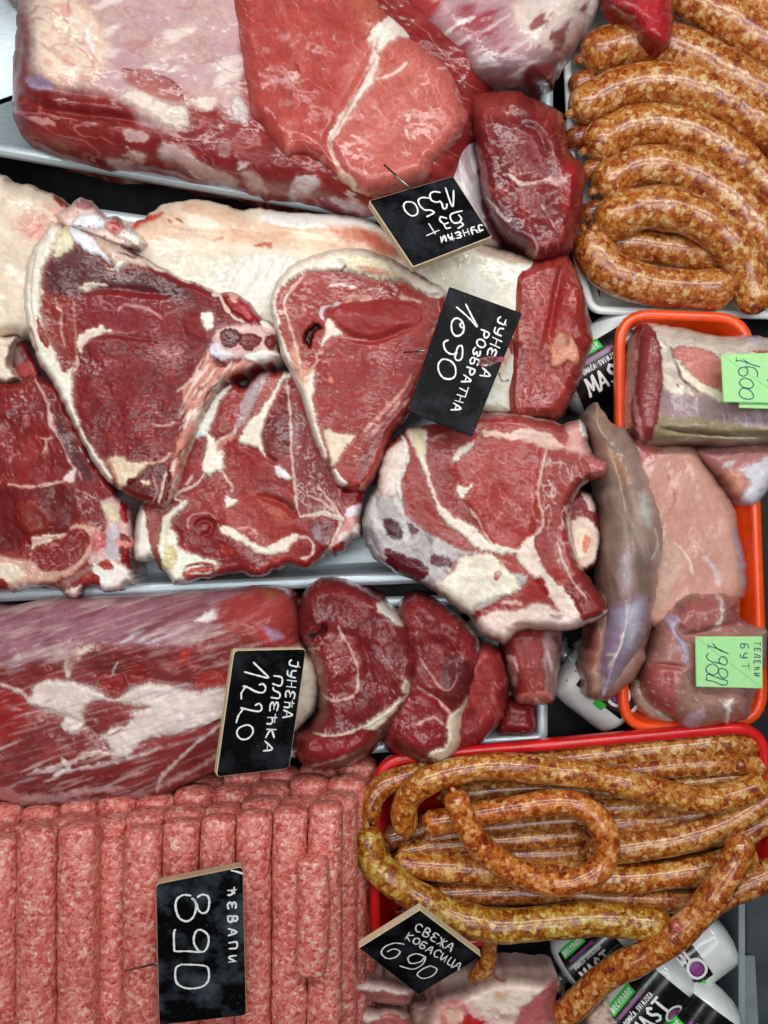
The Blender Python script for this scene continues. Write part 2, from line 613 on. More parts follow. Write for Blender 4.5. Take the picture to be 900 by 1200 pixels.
def meat(name, label, cat, outline, z0, h, base, layers=(), R=40, edge=0.35, warp=3.0, ragged=1.2,
         grain=(0, 3, 0.0005), lump=0.0012, step=1.3, group=None, main='lean', tilt=(0, 0), under=0.0, mottle=0.14, pw=2.0, marb=0.62, grn=0.6):
    _seed[0] += 1
    sd = _seed[0] * 1.37
    pts = smooth(outline, True, 5)
    if ragged:
        q = np.arange(len(pts))
        n = np.stack([perlin(pts[:, 0] / 9, pts[:, 1] / 9, sd), perlin(pts[:, 0] / 9, pts[:, 1] / 9, sd + 40)], 1)
        pts = pts + n * ragged * 1.6
    lo = pts.min(0) - step * 2
    hi = pts.max(0) + step * 2
    lo = np.maximum(lo, [-70, -70])
    hi = np.minimum(hi, [970, 1270])
    nx = int((hi[0] - lo[0]) / step) + 2
    ny = int((hi[1] - lo[1]) / step) + 2
    gx, gy = np.meshgrid(lo[0] + np.arange(nx) * step, lo[1] + np.arange(ny) * step)
    X, Y = gx.ravel(), gy.ravel()
    D = sdf(pts, X, Y, 1e6)
    ins = D > 0.35 * step
    idx = np.arange(nx * ny).reshape(ny, nx)
    q = np.stack([idx[:-1, :-1], idx[1:, :-1], idx[1:, 1:], idx[:-1, 1:]], -1).reshape(-1, 4)
    q = q[ins[q].all(1)]
    used = np.zeros(nx * ny, bool)
    used[q.ravel()] = True
    remap = -np.ones(nx * ny, np.int64)
    remap[used] = np.arange(used.sum())
    q = remap[q]
    X, Y, D = X[used], Y[used], D[used]
    # boundary edges
    E = np.concatenate([q[:, [0, 1]], q[:, [1, 2]], q[:, [2, 3]], q[:, [3, 0]]])
    key = np.sort(E, 1)
    kk = key[:, 0] * (len(X) + 1) + key[:, 1]
    u, inv, cnt = np.unique(kk, return_inverse=True, return_counts=True)
    be = E[cnt[inv] == 1]
    bv = np.unique(be)
    # snap boundary verts to the outline
    bx, by = X[bv], Y[bv]
    best = np.full(len(bv), 1e9)
    sx, sy = bx.copy(), by.copy()
    m = len(pts)
    for i in range(m):
        a, b = pts[i], pts[(i + 1) % m]
        d = b - a
        t = np.clip(((bx - a[0]) * d[0] + (by - a[1]) * d[1]) / (d @ d + 1e-9), 0, 1)
        cx, cy = a[0] + t * d[0], a[1] + t * d[1]
        dd = (cx - bx) ** 2 + (cy - by) ** 2
        k = dd < best
        best = np.where(k, dd, best)
        sx = np.where(k, cx, sx)
        sy = np.where(k, cy, sy)
    ok = best < (2.2 * step) ** 2
    X[bv] = np.where(ok, sx, bx)
    Y[bv] = np.where(ok, sy, by)
    D[bv] = np.where(ok, 0, D[bv])
    # base height
    t = np.clip(D / R, 0, 1)
    prof = edge + (1 - edge) * (1 - (1 - t) ** pw) ** (1 / pw)
    cxm, cym = pts.mean(0)
    Z = h * prof
    Z = Z + tilt[0] * (X - cxm) * 0.00075 * np.minimum(t + 0.3, 1) + tilt[1] * (Y - cym) * 0.00075 * np.minimum(t + 0.3, 1)
    soft = np.minimum(D / 6, 1)
    Z = Z + lump * (0.8 * fbm(X / 42, Y / 42, sd + 5, 2) + 0.15 * fbm(X / 14, Y / 14, sd + 6, 2)) * soft
    gxr, gyr = rot(X, Y, grain[0], grain[1])
    fib = fbm(gxr / 5, gyr / 5, sd + 9, 3)
    # warped coordinates for the painted borders
    WX = X + warp * fbm(X / 22, Y / 22, sd + 11, 2) + warp * 0.45 * fbm(X / 6, Y / 6, sd + 13, 2)
    WY = Y + warp * fbm(X / 22, Y / 22, sd + 15, 2) + warp * 0.45 * fbm(X / 6, Y / 6, sd + 17, 2)
    mo = fbm(X / 38, Y / 38, sd + 21, 4)
    Col = lin(base)[None, :] * (1 + mottle * 1.6 * mo + mottle * 0.9 * fib)[:, None]
    f2x, f2y = rot(WX, WY, grain[0], 2.0 + grain[1])
    Col = Col * (1 + 0.85 * mottle * fbm(f2x / 2.4, f2y / 2.4, sd + 41, 2) + 0.5 * mottle * fbm(f2x / 9, f2y / 9, sd + 43, 2))[:, None]
    cls = np.zeros(len(X), int)
    names = [main]
    fine = fbm(X / 7, Y / 7, sd + 23, 3)
    tiny = fbm(X / 3.0, Y / 3.0, sd + 27, 2)
    mo2 = fbm(X / 24, Y / 24, sd + 29, 3)
    if marb:
        vx, vy = rot(WX, WY, grain[0], 1.0 + 0.4 * grain[1])
        vv = (1 - sst(0.02, 0.085, np.abs(fbm(vx / 11, vy / 11, sd + 33, 2)))) * sst(0.0, 0.5, mo2) * marb
        cv = lin((206, 128, 120))
        Col = Col * (1 - vv[:, None]) + cv * vv[:, None]
        vv = (1 - sst(0.02, 0.10, np.abs(fbm(vx / 8 + 50, vy / 8, sd + 35, 2)))) * sst(-0.1, 0.4, -mo2) * marb * 0.9
        Col = Col * (1 - 0.5 * vv[:, None])
    lean_w = np.ones(len(X))
    for L_ in layers:
        k = L_[0]
        mask = None
        dz = 0
        part = None
        if k == 'P':
            _, p, rgb, f, dz, part, a, mot = L_
            s = sdf(smooth(p, True, 4), WX, WY, 15) + 1.3 * tiny + 1.1 * fine
            if min(rgb) > 120:
                fr = sst(-f - 3.0, f + 1.0, s) * 0.34 * a
                cf = 0.5 * lin(rgb) + 0.5 * lin((186, 92, 84))
                Col = Col * (1 - fr[:, None]) + cf[None, :] * fr[:, None]
            ff = f if (a < 0.85 or f > 5) else f * 0.55
            mask = sst(-ff * 0.8, ff, s) * a
            c = lin(rgb)[None, :] * (1 + (mot + 0.05) * (1.1 * mo + fine))[:, None]
            if min(rgb) > 120:
                vv = (1 - sst(0.03, 0.16, np.abs(fbm(X / 13, Y / 13, sd + 91, 2)))) * sst(-0.1, 0.5, mo2)
                edgep = 1 - sst(0.0, 7.0, s)
                tint = np.clip(0.34 * vv + 0.30 * edgep * sst(-0.3, 0.5, mo2), 0, 0.6)[:, None]
                c = c * (1 - tint) + tint * (c * np.array([0.88, 0.62, 0.58]))
            hmask = sst(-f * 0.6, f * 1.2, s)
            dz = dz * 1.5
        elif k == 'L':
            _, p, w, rgb, f, dz, part, a, taper = L_
            pp = smooth(p, False, 4)
            d, par = segdist(pp, X * 0.45 + WX * 0.55, Y * 0.45 + WY * 0.55, False)
            ww = w * 0.40 * np.clip(1 + 1.0 * fbm(X / 9, Y / 9, sd + 31, 2) + 0.5 * fbm(X / 28, Y / 28, sd + 37, 2), 0.12, 2.2)
            if taper:
                ww = ww * np.clip(np.minimum(par, 1 - par) * 6 + 0.25, 0, 1)
            mask = (1 - sst(ww - f * 0.6, ww + f, d)) * a
            hmask = mask
            mask = mask * (0.82 + 0.3 * fine + 0.2 * tiny).clip(0.3, 1)
            c = lin(rgb)[None, :] * (1 + 0.10 * fine)[:, None]
        elif k == 'N':
            _, rgb, sc, l0, h0, ang, st, a, within, dz = L_
            ax, ay = rot(X, Y, ang, st)
            mask = sst(l0, h0, fbm(ax / sc, ay / sc, sd + sc * 0.7 + ang, 4)) * a
            if within is not None:
                mask = mask * sst(-5, 5, sdf(smooth(within, True, 4), WX, WY, 15))
            hmask = mask
            c = lin(rgb)[None, :] * np.ones((len(X), 1))
        elif k == 'V':
            _, rgb, sc, w, a, within, ang, st, dz = L_
            ax, ay = rot(WX, WY, ang, st)
            nn = np.abs(fbm(ax / sc, ay / sc, sd + sc * 0.9 + 3, 2))
            gate = sst(-0.45, 0.25, fbm(X / (sc * 2.0), Y / (sc * 2.0), sd + 77, 2))
            mask = (1 - sst(w * 0.4, w, nn)) * a * gate
            if within is not None:
                mask = mask * sst(-4, 4, sdf(smooth(within, True, 4), WX, WY, 15))
            hmask = mask
            c = lin(rgb)[None, :] * np.ones((len(X), 1))
        elif k == 'G':
            _, p, w, dep = L_
            d, par = segdist(smooth(p, False, 4), X, Y, False)
            tp = np.clip(np.minimum(par, 1 - par) * 5, 0, 1)
            Z = Z - dep * np.exp(-(d / w) ** 2) * tp
            continue
        elif k == 'B':
            _, cx, cy, rx, ry, ang, amp = L_
            ax, ay = rot(X - cx, Y - cy, ang, 1)
            Z = Z + amp * np.exp(-((ax / rx) ** 2 + (ay / ry) ** 2)) * soft
            continue
        Col = Col * (1 - mask[:, None]) + c * mask[:, None]
        if dz:
            Z = Z + dz * hmask * soft
        if part:
            if part not in names:
                names.append(part)
            cls[mask > 0.5] = names.index(part)
    fw = np.clip((Col[:, 1] - 0.12) / 0.35, 0, 1)[:, None]
    lw = np.clip(1 - (Col[:, 1] - 0.02) / 0.12, 0, 1)[:, None]
    Col = Col * (1 + lw * (np.array([0.14, -0.16, -0.22])))
    lum = Col.mean(1, keepdims=True)
    Col = Col * (1 - 0.35 * fw) + 0.35 * fw * lum * np.array([1.04, 1.0, 0.94])
    Col = Col * (1 + 0.12 * fw)
    Col = np.clip(Col, 0.004, 0.90)
    fatv = np.clip((Col[:, 1] - 0.10) / 0.35, 0, 1)
    Z = Z + (0.5 * grain[2] * fib * (1 - 0.6 * fatv) + 0.0002 * fine * (0.5 + fatv)) * (0.3 + 0.7 * soft)
    Z = np.maximum(Z, 0.002)
    kk = KW * (HC - (z0 + h * (0.25 * prof + 0.75 * np.maximum(prof, 0.3 * edge + 0.35))))
    top = np.stack([(X - 450) * kk, (600 - Y) * kk, z0 + Z], 1)
    # skirt
    nb = len(bv)
    cen = top[bv, :2]
    # inward direction from the outline
    e = 2.0
    nrm = np.zeros((len(X), 2))
    d2 = top[be[:, 1], :2] - top[be[:, 0], :2]
    per = np.stack([-d2[:, 1], d2[:, 0]], 1)
    for c_ in (0, 1):
        np.add.at(nrm[:, 0], be[:, c_], per[:, 0])
        np.add.at(nrm[:, 1], be[:, c_], per[:, 1])
    nn = nrm[bv]
    nn = nn / (np.linalg.norm(nn, axis=1)[:, None] + 1e-12)
    mid_in = cen[None][0] + 0
    inner = (top.mean(0)[:2] - cen)
    if (nn * inner).sum() < 0:
        nn = -nn
    zedge = top[bv, 2]
    un = min(under * h, 0.012)
    rings = []
    for fr, pull in ((0.55, 0.15), (0.2, 0.5), (0.0, 1.0)):
        rr = np.zeros((nb, 3))
        rr[:, :2] = cen + nn * un * pull
        rr[:, 2] = z0 + (zedge - z0) * fr
        rings.append(rr)
    nV = len(top)
    loc = np.full(nV, -1)
    loc[bv] = np.arange(nb)
    Vall = np.concatenate([top] + rings)
    sk = []
    prev = be
    for r_i in range(3):
        cur = nV + r_i * nb + loc[be]
        sk.append(np.stack([prev[:, 1], prev[:, 0], cur[:, 0], cur[:, 1]], 1))
        prev = cur
    Fall = np.concatenate([q] + sk)
    ColA = np.concatenate([Col] + [Col[bv]] * 3)
    FatA = np.concatenate([fatv] + [fatv[bv]] * 3)
    clsA = np.concatenate([cls] + [cls[bv]] * 3)
    # vertex normals over the whole body
    p0, p1, p2, p3 = (Vall[Fall[:, i]] for i in range(4))
    fn = np.cross(p2 - p0, p3 - p1)
    vn = np.zeros_like(Vall)
    for i in range(4):
        for j in range(3):
            vn[:, j] += np.bincount(Fall[:, i], fn[:, j], len(Vall))
    vn /= (np.linalg.norm(vn, axis=1)[:, None] + 1e-15)
    origin = np.array([top[:, 0].mean(), top[:, 1].mean(), z0])
    Vall = Vall - origin
    fc = np.sort(clsA[Fall], 1)[:, 1]
    pieces = []
    for i in range(1, len(names)):
        sel = np.where(fc == i)[0]
        if len(sel) == 0:
            continue
        lab = components(Fall[sel], len(Vall))
        u, inv, cnt = np.unique(lab, return_inverse=True, return_counts=True)
        for j in range(len(u)):
            ids = sel[inv == j]
            if cnt[j] < 45:
                fc[ids] = 0
            else:
                pieces.append((names[i], ids))
    sel = np.where(fc == 0)[0]
    lab = components(Fall[sel], len(Vall))
    u, inv, cnt = np.unique(lab, return_inverse=True, return_counts=True)
    big = np.argmax(cnt)
    for j in range(len(u)):
        ids = sel[inv == j]
        if j == big:
            rest = ids
        elif cnt[j] >= 45:
            pieces.append((names[0], ids))
        else:
            # a crumb goes to the piece it touches most
            vs = set(Fall[ids].ravel().tolist())
            hit = [len(vs.intersection(Fall[pc[1]].ravel().tolist())) if len(pc[1]) < 20000 else 0 for pc in pieces]
            if hit and max(hit) > 0:
                k_ = int(np.argmax(hit))
                pieces[k_] = (pieces[k_][0], np.concatenate([pieces[k_][1], ids]))
            else:
                pieces.append((names[0], ids))
    pieces.insert(0, (names[0], rest))
    present = pieces
    root = None
    multi = len(present) > 1
    if multi:
        root = empty(name, tuple(origin), label, cat, group)
    gr = np.concatenate([np.full(len(X), 1.0)] + [np.ones(nb)] * 3) * grn * (1 - FatA) ** 2
    for pname, fids in present:
        F = Fall[fids]
        us = np.unique(F)
        rm = -np.ones(len(Vall), np.int64)
        rm[us] = np.arange(len(us))
        me = mesh_np(name, Vall[us], rm[F])
        at = me.attributes.new('Col', 'FLOAT_COLOR', 'POINT')
        at.data.foreach_set('color', np.concatenate([ColA[us], np.ones((len(us), 1))], 1).astype(np.float32).ravel())
        at = me.attributes.new('Fat', 'FLOAT', 'POINT')
        at.data.foreach_set('value', FatA[us].astype(np.float32))
        at = me.attributes.new('Grn', 'FLOAT', 'POINT')
        at.data.foreach_set('value', gr[us].astype(np.float32))
        me.normals_split_custom_set_from_vertices(vn[us].astype(np.float32))
        if multi:
            link(pname, me, MEAT, root)
        else:
            o = link(name, me, MEAT)
            o.location = origin
            put(o, label, cat, group)
            root = o
    return root


# ------------------------------------------------------------------ the setting: case floor and pans
def quad_loop(cs, rad, n=6):
    """rounded polygon loop of 2D points through corner list cs"""
    out = []
    m = len(cs)
    for i in range(m):
        p = np.array(cs[i], float)
        a = np.array(cs[i - 1], float) - p
        b = np.array(cs[(i + 1) % m], float) - p
        la, lb = np.linalg.norm(a), np.linalg.norm(b)
        r = min(rad, la * 0.45, lb * 0.45)
        s, e = p + a / la * r, p + b / lb * r
        for j in range(n + 1):
            t = j / n
            out.append((1 - t) ** 2 * s + 2 * t * (1 - t) * p + t * t * e)
    return np.array(out)


def offset_loop(lp, d):
    n = np.roll(lp, -1, 0) - np.roll(lp, 1, 0)
    n = np.stack([n[:, 1], -n[:, 0]], 1)
    n /= np.linalg.norm(n, axis=1)[:, None] + 1e-9
    c = lp.mean(0)
    if ((lp - c) * n).sum() < 0:
        n = -n
    return lp + n * d


def loft(rings, cap_last=True, close_first=False):
    n = len(rings[0])
    V = np.concatenate(rings)
    F = []
    for r in range(len(rings) - 1):
        for i in range(n):
            j = (i + 1) % n
            F.append((r * n + i, r * n + j, (r + 1) * n + j, (r + 1) * n + i))
    if cap_last:
        F.append(tuple(range((len(rings) - 1) * n, len(rings) * n)))
    if close_first:
        F.append(tuple(reversed(range(n))))
    return V, F


def fix_normals(me):
    import bmesh
    bm = bmesh.new()
    bm.from_mesh(me)
    bmesh.ops.recalc_face_normals(bm, faces=bm.faces)
    bm.to_mesh(me)
    bm.free()


def tray(name, label, cs, zr, zb, rad, rim, mat, cat, lip=0.004, slope=0.006, roll=True, group=None):
    """cs: photo px corners of the rim's outer edge (at height zr)"""
    w = [P3(x, y, zr) for x, y in cs]
    lp = quad_loop([(v.x, v.y) for v in w], rad)

    def ring(d, z):
        o = offset_loop(lp, d)
        return np.concatenate([o, np.full((len(o), 1), z)], 1)
    cen = lp.mean(0)
    root = empty(name, (cen[0], cen[1], zb), label, cat, group)
    org = np.array([cen[0], cen[1], zb])
    rr = [ring(0.0, zr - lip * 1.6), ring(0.0008, zr - lip * 0.6), ring(-0.0002, zr - lip * 0.12), ring(-rim * 0.3, zr)]
    rr += [ring(-rim * 0.7, zr), ring(-rim * 0.95, zr - lip * 0.15), ring(-rim, zr - lip * 0.5)]
    V, F = loft(rr, False)
    me = mesh_np(name, V - org, F)
    fix_normals(me)
    link('rim', me, mat, root)
    rb = [ring(-rim, zr - lip * 0.5), ring(-rim - slope * 0.8, zb + 0.006), ring(-rim - slope, zb + 0.003), ring(-rim - slope - 0.004, zb + 0.001)]
    V, F = loft(rb, True)
    me = mesh_np(name, V - org, F)
    # flat base, smooth walls
    link('basin', me, mat, root)
    return root


def box_mesh(cx, cy, cz, sx, sy, sz, bev=0.0008):
    import bmesh
    bm = bmesh.new()
    bmesh.ops.create_cube(bm, size=1)
    bmesh.ops.scale(bm, vec=(sx, sy, sz), verts=bm.verts)
    bmesh.ops.bevel(bm, geom=bm.edges[:], offset=bev, segments=2, affect='EDGES')
    me = bpy.data.meshes.new('box')
    bm.to_mesh(me)
    bm.free()
    return me


me = mesh_np('case_floor', [(-1.2, -1.2, -.05), (1.2, -1.2, -.05), (1.2, 1.2, -.05), (-1.2, 1.2, -.05)], [(0, 1, 2, 3)], False)
put(link('case_floor', me, DARK), 'dark metal floor of the meat display case', None, None, 'structure')

tray('steel_pan', 'steel pan under the big beef round and its slabs', [(-160, -160), (648, -150), (648, 292), (-160, 152)], 0.040, -0.002, 0.012, 0.0105, STEEL, 'pan', 0.006, 0.004)
tray('steel_pan', 'steel pan under the rib steaks and fat slabs', [(-160, 205), (646, 320), (646, 676), (-160, 712)], 0.036, -0.002, 0.012, 0.0105, STEEL, 'pan', 0.006, 0.004)
tray('steel_pan', 'steel pan under the shank and the rolled beef cuts', [(-160, 722), (640, 694), (642, 872), (-160, 915)], 0.034, -0.002, 0.010, 0.0085, STEEL, 'pan', 0.006, 0.004)
tray('white_tray', 'white plastic tray holding the thick coarse sausages', [(652, -150), (1010, -150), (1010, 376), (692, 366), (672, 300)], 0.026, 0.006, 0.012, 0.006, WHITE_P, 'tray', 0.004, 0.008)
tray('orange_tray', 'orange plastic tray holding loin, cutlet and veal', [(722, 361), (884, 367), (902, 852), (727, 862)], 0.046, 0.010, 0.034, 0.0085, ORANGE, 'tray', 0.007, 0.007)
tray('red_tray', 'red plastic tray full of thin sausages', [(434, 888), (902, 846), (916, 1044), (434, 1134)], 0.062, 0.014, 0.034, 0.0085, RED, 'tray', 0.008, 0.010)
# steel rail and grey strip at the case's side
o = link('steel_rail', box_mesh(0, 0, 0, 0.006, 0.32, 0.05), STEEL)
o.location = P3(857, 1180, -0.02)
put(o, 'thin upright steel rail beside the lard rolls', 'rail')
o = link('steel_strip', box_mesh(0, 0, 0, 0.020, 0.16, 0.004), plain('dull_zinc', (150, 166, 164), 0.5, 0.3, 0.2, 60, 0.12))
o.location = P3(877, 1216, -0.028)
o.rotation_euler = (0, 0, math.radians(3))
put(o, 'flat pale zinc strip lying next to the steel rail', 'strip')
o = link('side_panel', box_mesh(0, 0, 0, 0.10, 0.34, 0.014), plain('grey_panel', (92, 100, 104), 0.45, 0.5, 0.2, 30, 0.25))
o.location = P3(930, 1190, -0.04)
put(o, 'dark grey metal panel at the end of the case', 'panel')


# ------------------------------------------------------------------ meats
def zo(x0, y0, s, pts):
    """points read off an enlarged view back to photo pixels"""
    return [(x0 + x / s, y0 + y / s) for x, y in pts]


LEAN = (122, 36, 40)
LEAND = (96, 28, 34)
LEANB = (150, 52, 50)
PINK = (188, 92, 84)
FATW = (238, 230, 214)
FATC = (236, 214, 184)
FATP = (226, 178, 160)
SILV = (190, 172, 182)
BONE = (214, 222, 232)
BRED = (150, 16, 26)
MARB = (214, 150, 140)

# --- beef round, top left
A = lambda p: zo(0, 0, 2, p)
meat('beef_round', 'large beef round with pale silverskin and torn white flakes, in the upper steel pan', 'beef',
     A([(50, -90), (38, 0), (28, 110), (24, 210), (28, 280), (52, 322), (92, 350), (180, 378), (256, 396), (360, 402), (460, 428), (540, 436), (620, 464), (700, 472), (800, 496), (866, 506), (960, 470), (1100, 400), (1110, -90)]),
     0.008, 0.085, (122, 38, 40), [
         Nz((150, 60, 56), 40, 0.0, 0.6, 20, 3, 0.7),
         P(A([(40, -60), (78, -60), (70, 60), (60, 150), (50, 230), (40, 290), (20, 290), (20, 100)]), (128, 44, 46), 4),
         P(A([(72, -80), (540, -80), (560, 120), (572, 210), (580, 280), (548, 284), (500, 250), (450, 240), (430, 300), (370, 300), (330, 285), (280, 230), (200, 216), (100, 196), (66, 160), (76, 80)]), (206, 164, 162), 9, 0.0008, 'silverskin', 0.9),
         Nz((196, 150, 160), 34, -0.1, 0.5, 30, 2, 0.8, A([(200, -60), (540, -60), (570, 280), (480, 250), (260, 200)])),
         Nz((236, 214, 204), 22, 0.15, 0.6, -20, 3, 0.7, A([(180, -60), (540, -60), (560, 200), (450, 240), (260, 200)])),
         P(A([(80, -20), (200, 10), (250, 90), (236, 180), (160, 200), (90, 170), (76, 90)]), (234, 200, 172), 8, 0.0012),
         Nz((222, 150, 130), 16, 0.05, 0.5, 0, 1, 0.7, A([(80, -20), (200, 10), (250, 90), (236, 180), (160, 200), (90, 170)])),
         L(A([(200, 60), (212, 100), (226, 130)]), 4, (224, 220, 232)),
         P(A([(276, 164), (350, 172), (410, 196), (432, 240), (370, 236), (320, 210)]), (166, 88, 78), 6, -0.0008, None, 0.85),
         L(A([(276, 164), (350, 172), (410, 196), (432, 236)]), 2.5, (130, 60, 56)),
         P(A([(60, 180), (110, 184), (130, 200), (100, 210), (70, 200)]), (168, 140, 172), 4),
         G(A([(44, 224), (110, 250), (200, 262), (310, 276), (380, 300)]), 5, 0.008),
         G(A([(60, 190), (160, 214), (260, 226)]), 4, 0.003),
         P(A([(276, 226), (330, 214), (372, 234), (440, 256), (444, 302), (400, 296), (330, 262)]), (228, 206, 190), 4, 0.0014, 'torn_fat', 0.8),
         P(A([(440, 240), (500, 226), (506, 250), (470, 262)]), (220, 190, 176), 3, 0.001),
         P(A([(548, 232), (576, 240), (580, 282), (546, 280)]), (206, 186, 182), 3, 0.001),
         P(A([(384, 340), (440, 352), (480, 384), (556, 424), (540, 438), (480, 420), (420, 384), (380, 372)]), (206, 170, 170), 4, 0.0012, 'torn_fat', 0.8),
         P(A([(250, 372), (310, 380), (300, 398), (258, 392)]), (212, 180, 176), 4, 0.001, 'torn_fat', 0.8),
         P(A([(286, 302), (340, 310), (344, 334), (300, 326)]), (196, 150, 148), 2.5),
         P(A([(304, 352), (340, 364), (332, 384), (310, 372)]), (222, 196, 190), 4, 0.001, 'torn_fat', 0.8),
         P(A([(516, 336), (546, 340), (540, 368), (512, 364)]), (206, 170, 166), 2),
         P(A([(560, 376), (584, 384), (560, 398)]), (226, 200, 196), 1.6),
         P(A([(566, 404), (600, 410), (630, 452), (590, 446)]), (204, 168, 166), 4, 0.001, 'torn_fat', 0.8),
         P(A([(696, 412), (750, 424), (730, 450), (690, 466), (680, 450)]), (214, 196, 196), 4, 0.001, 'torn_fat', 0.8),
         P(A([(70, 274), (120, 282), (124, 292), (90, 292)]), (200, 140, 134), 2),
         P(A([(770, 460), (850, 480), (860, 500), (800, 490)]), (190, 160, 176), 2.5),
         P(A([(440, 270), (560, 290), (620, 330), (640, 400), (560, 380), (460, 340)]), (140, 62, 66), 6, 0, None, 0.7),
         Vn((190, 120, 116), 26, 0.07, 0.6, None, 25, 3),
         Nz((216, 186, 182), 13, 0.42, 0.55, 25, 2.5, 0.7, A([(180, 300), (560, 280), (860, 470), (700, 470), (250, 398)])),
     ], R=50, edge=0.3, grain=(20, 4, 0.0006), lump=0.003, grn=0.25, marb=0.4)

# --- pink slab on it
A = lambda p: zo(400, 0, 3, p)
meat('beef_slab', 'pale pink beef slab split by a white fat seam, lying on the beef round', 'beef',
     [(270, -60), (271, 20), (280, 80), (289, 135), (304, 154), (320, 178), (335, 192), (349, 188), (370, 196), (400, 218), (430, 232), (465, 225), (500, 212), (513, 194), (530, 176), (546, 154), (551, 135), (543, 105), (530, 80), (500, 52), (470, 25), (448, 0), (440, -60)],
     0.045, 0.060, (172, 76, 70), [
         P([(415, 60), (470, 20), (520, 60), (556, 130), (530, 190), (470, 240), (415, 225), (388, 170), (400, 120)], (194, 102, 92), 6),
         P([(420, -40), (450, 0), (462, 18), (430, 40), (412, 20)], (178, 92, 72), 6),
         Nz((200, 110, 98), 26, 0.1, 0.6, 70, 3, 0.7),
         G([(462, 22), (440, 60), (412, 110), (392, 150), (384, 166), (400, 196), (424, 228)], 5, 0.006),
         P(A([(190, 40), (260, 110), (300, 135), (250, 130), (160, 150), (130, 180), (100, 150), (110, 110)]), (238, 216, 204), 3, 0.0018, 'fat_seam'),
         P(A([(120, 140), (100, 220), (60, 300), (0, 390), (-40, 450), (-50, 500), (-30, 490), (20, 420), (80, 330), (120, 280), (130, 200)]), (234, 204, 190), 2.5, 0.0016, 'fat_seam'),
         L(A([(-45, 490), (-30, 540), (10, 610), (50, 670)]), 5, (226, 180, 160), 1.5, 0.001),
         L(A([(120, 280), (190, 255), (230, 220)]), 3, (232, 190, 176)),
         L(A([(340, 245), (400, 240)]), 3, (234, 196, 180)),
         L(A([(200, 410), (240, 408), (230, 430)]), 3, (232, 190, 176)),
         L(A([(225, 455), (235, 490)]), 2.4, (232, 190, 176)),
         L(A([(450, 440), (440, 470), (400, 490)]), 4, (232, 210, 196)),
         P([(394, 200), (410, 205), (424, 226), (408, 226)], (224, 176, 150), 2, 0.001),
         L([(277, 66), (284, 100), (290, 130)], 3.4, (222, 190, 176)),
         P([(312, 166), (326, 172), (336, 190), (328, 188)], (226, 160, 128), 2),
         Vn((222, 156, 142), 22, 0.045, 0.5, None, 60, 2.2),
         Vn((146, 58, 56), 15, 0.055, 0.55, None, 0, 1),
         L([(345, 72), (352, 90), (340, 110), (345, 130)], 1.6, (120, 44, 44)),
         Nz((226, 156, 148), 30, 0.2, 0.8, 80, 2, 0.5, [(360, -60), (420, -60), (410, 70), (360, 60)]),
     ], R=26, edge=0.4, grain=(70, 3, 0.0004), lump=0.0025, marb=0.25, grn=0.3)

meat('beef_shank', 'silver-skinned beef shank end tucked between the pink slab and a dark chunk', 'beef',
     [(480, 190), (520, 160), (552, 145), (566, 190), (572, 235), (592, 285), (560, 290), (530, 262), (500, 240)], 0.02, 0.055, (190, 178, 184), [
         Nz((150, 120, 130), 14, 0.0, 0.5, 80, 4, 0.8), Nz((224, 222, 222), 10, 0.1, 0.5, 75, 4, 0.8),
         P([(556, 150), (580, 170), (592, 285), (570, 270), (562, 210)], (110, 70, 80), 4)],
     R=26, edge=0.3, grain=(80, 5, 0.0006), main='silverskin', grn=0.12, marb=0.15)

A = lambda p: zo(400, 0, 3, p)
meat('beef_shin', 'beef shin wrapped in milky silverskin with dark red patches, behind the pink slab', 'beef',
     [(440, -70), (446, -10), (462, 16), (500, 50), (528, 78), (546, 100), (575, 107), (612, 108), (648, 100), (656, 78), (672, 58), (690, 30), (706, 0), (712, -70)],
     0.02, 0.085, (186, 140, 146), [
         P(A([(120, -60), (300, -60), (360, 0), (300, 70), (250, 80), (180, 30)]), (168, 66, 68), 7),
         Nz((150, 62, 74), 30, -0.05, 0.5, 150, 2.5, 0.9, A([(280, 90), (480, 10), (640, 60), (620, 180), (480, 200), (360, 180)])),
         P(A([(620, 0), (880, -60), (900, 30), (830, 130), (760, 190), (640, 140)]), (214, 188, 176), 9),
         Nz((128, 50, 62), 18, 0.12, 0.4, 130, 2.2, 0.85, A([(660, 40), (900, -20), (880, 80), (780, 190), (680, 180)])),
         P(A([(380, 220), (560, 200), (760, 190), (750, 320), (600, 320), (430, 300)]), (150, 118, 122), 10),
         Nz((206, 190, 192), 12, 0.1, 0.5, 170, 4, 0.75, A([(360, 180), (760, 160), (750, 320), (430, 310)])),
         P(A([(640, 240), (770, 220), (760, 330), (660, 330)]), (112, 52, 58), 8),
         Nz((226, 196, 196), 15, 0.2, 0.6, 145, 5, 0.75),
         L(A([(330, 160), (400, 90), (470, 60)]), 5, (232, 208, 206)),
         L(A([(430, 290), (480, 310), (560, 312), (610, 300)]), 4, (220, 196, 180), 1.5, 0.001),
         P(A([(870, 0), (900, -20), (890, 80), (860, 110)]), (232, 232, 230), 3),
     ], R=50, edge=0.2, grain=(150, 6, 0.0007), lump=0.002, main='silverskin', grn=0.12, marb=0.15)

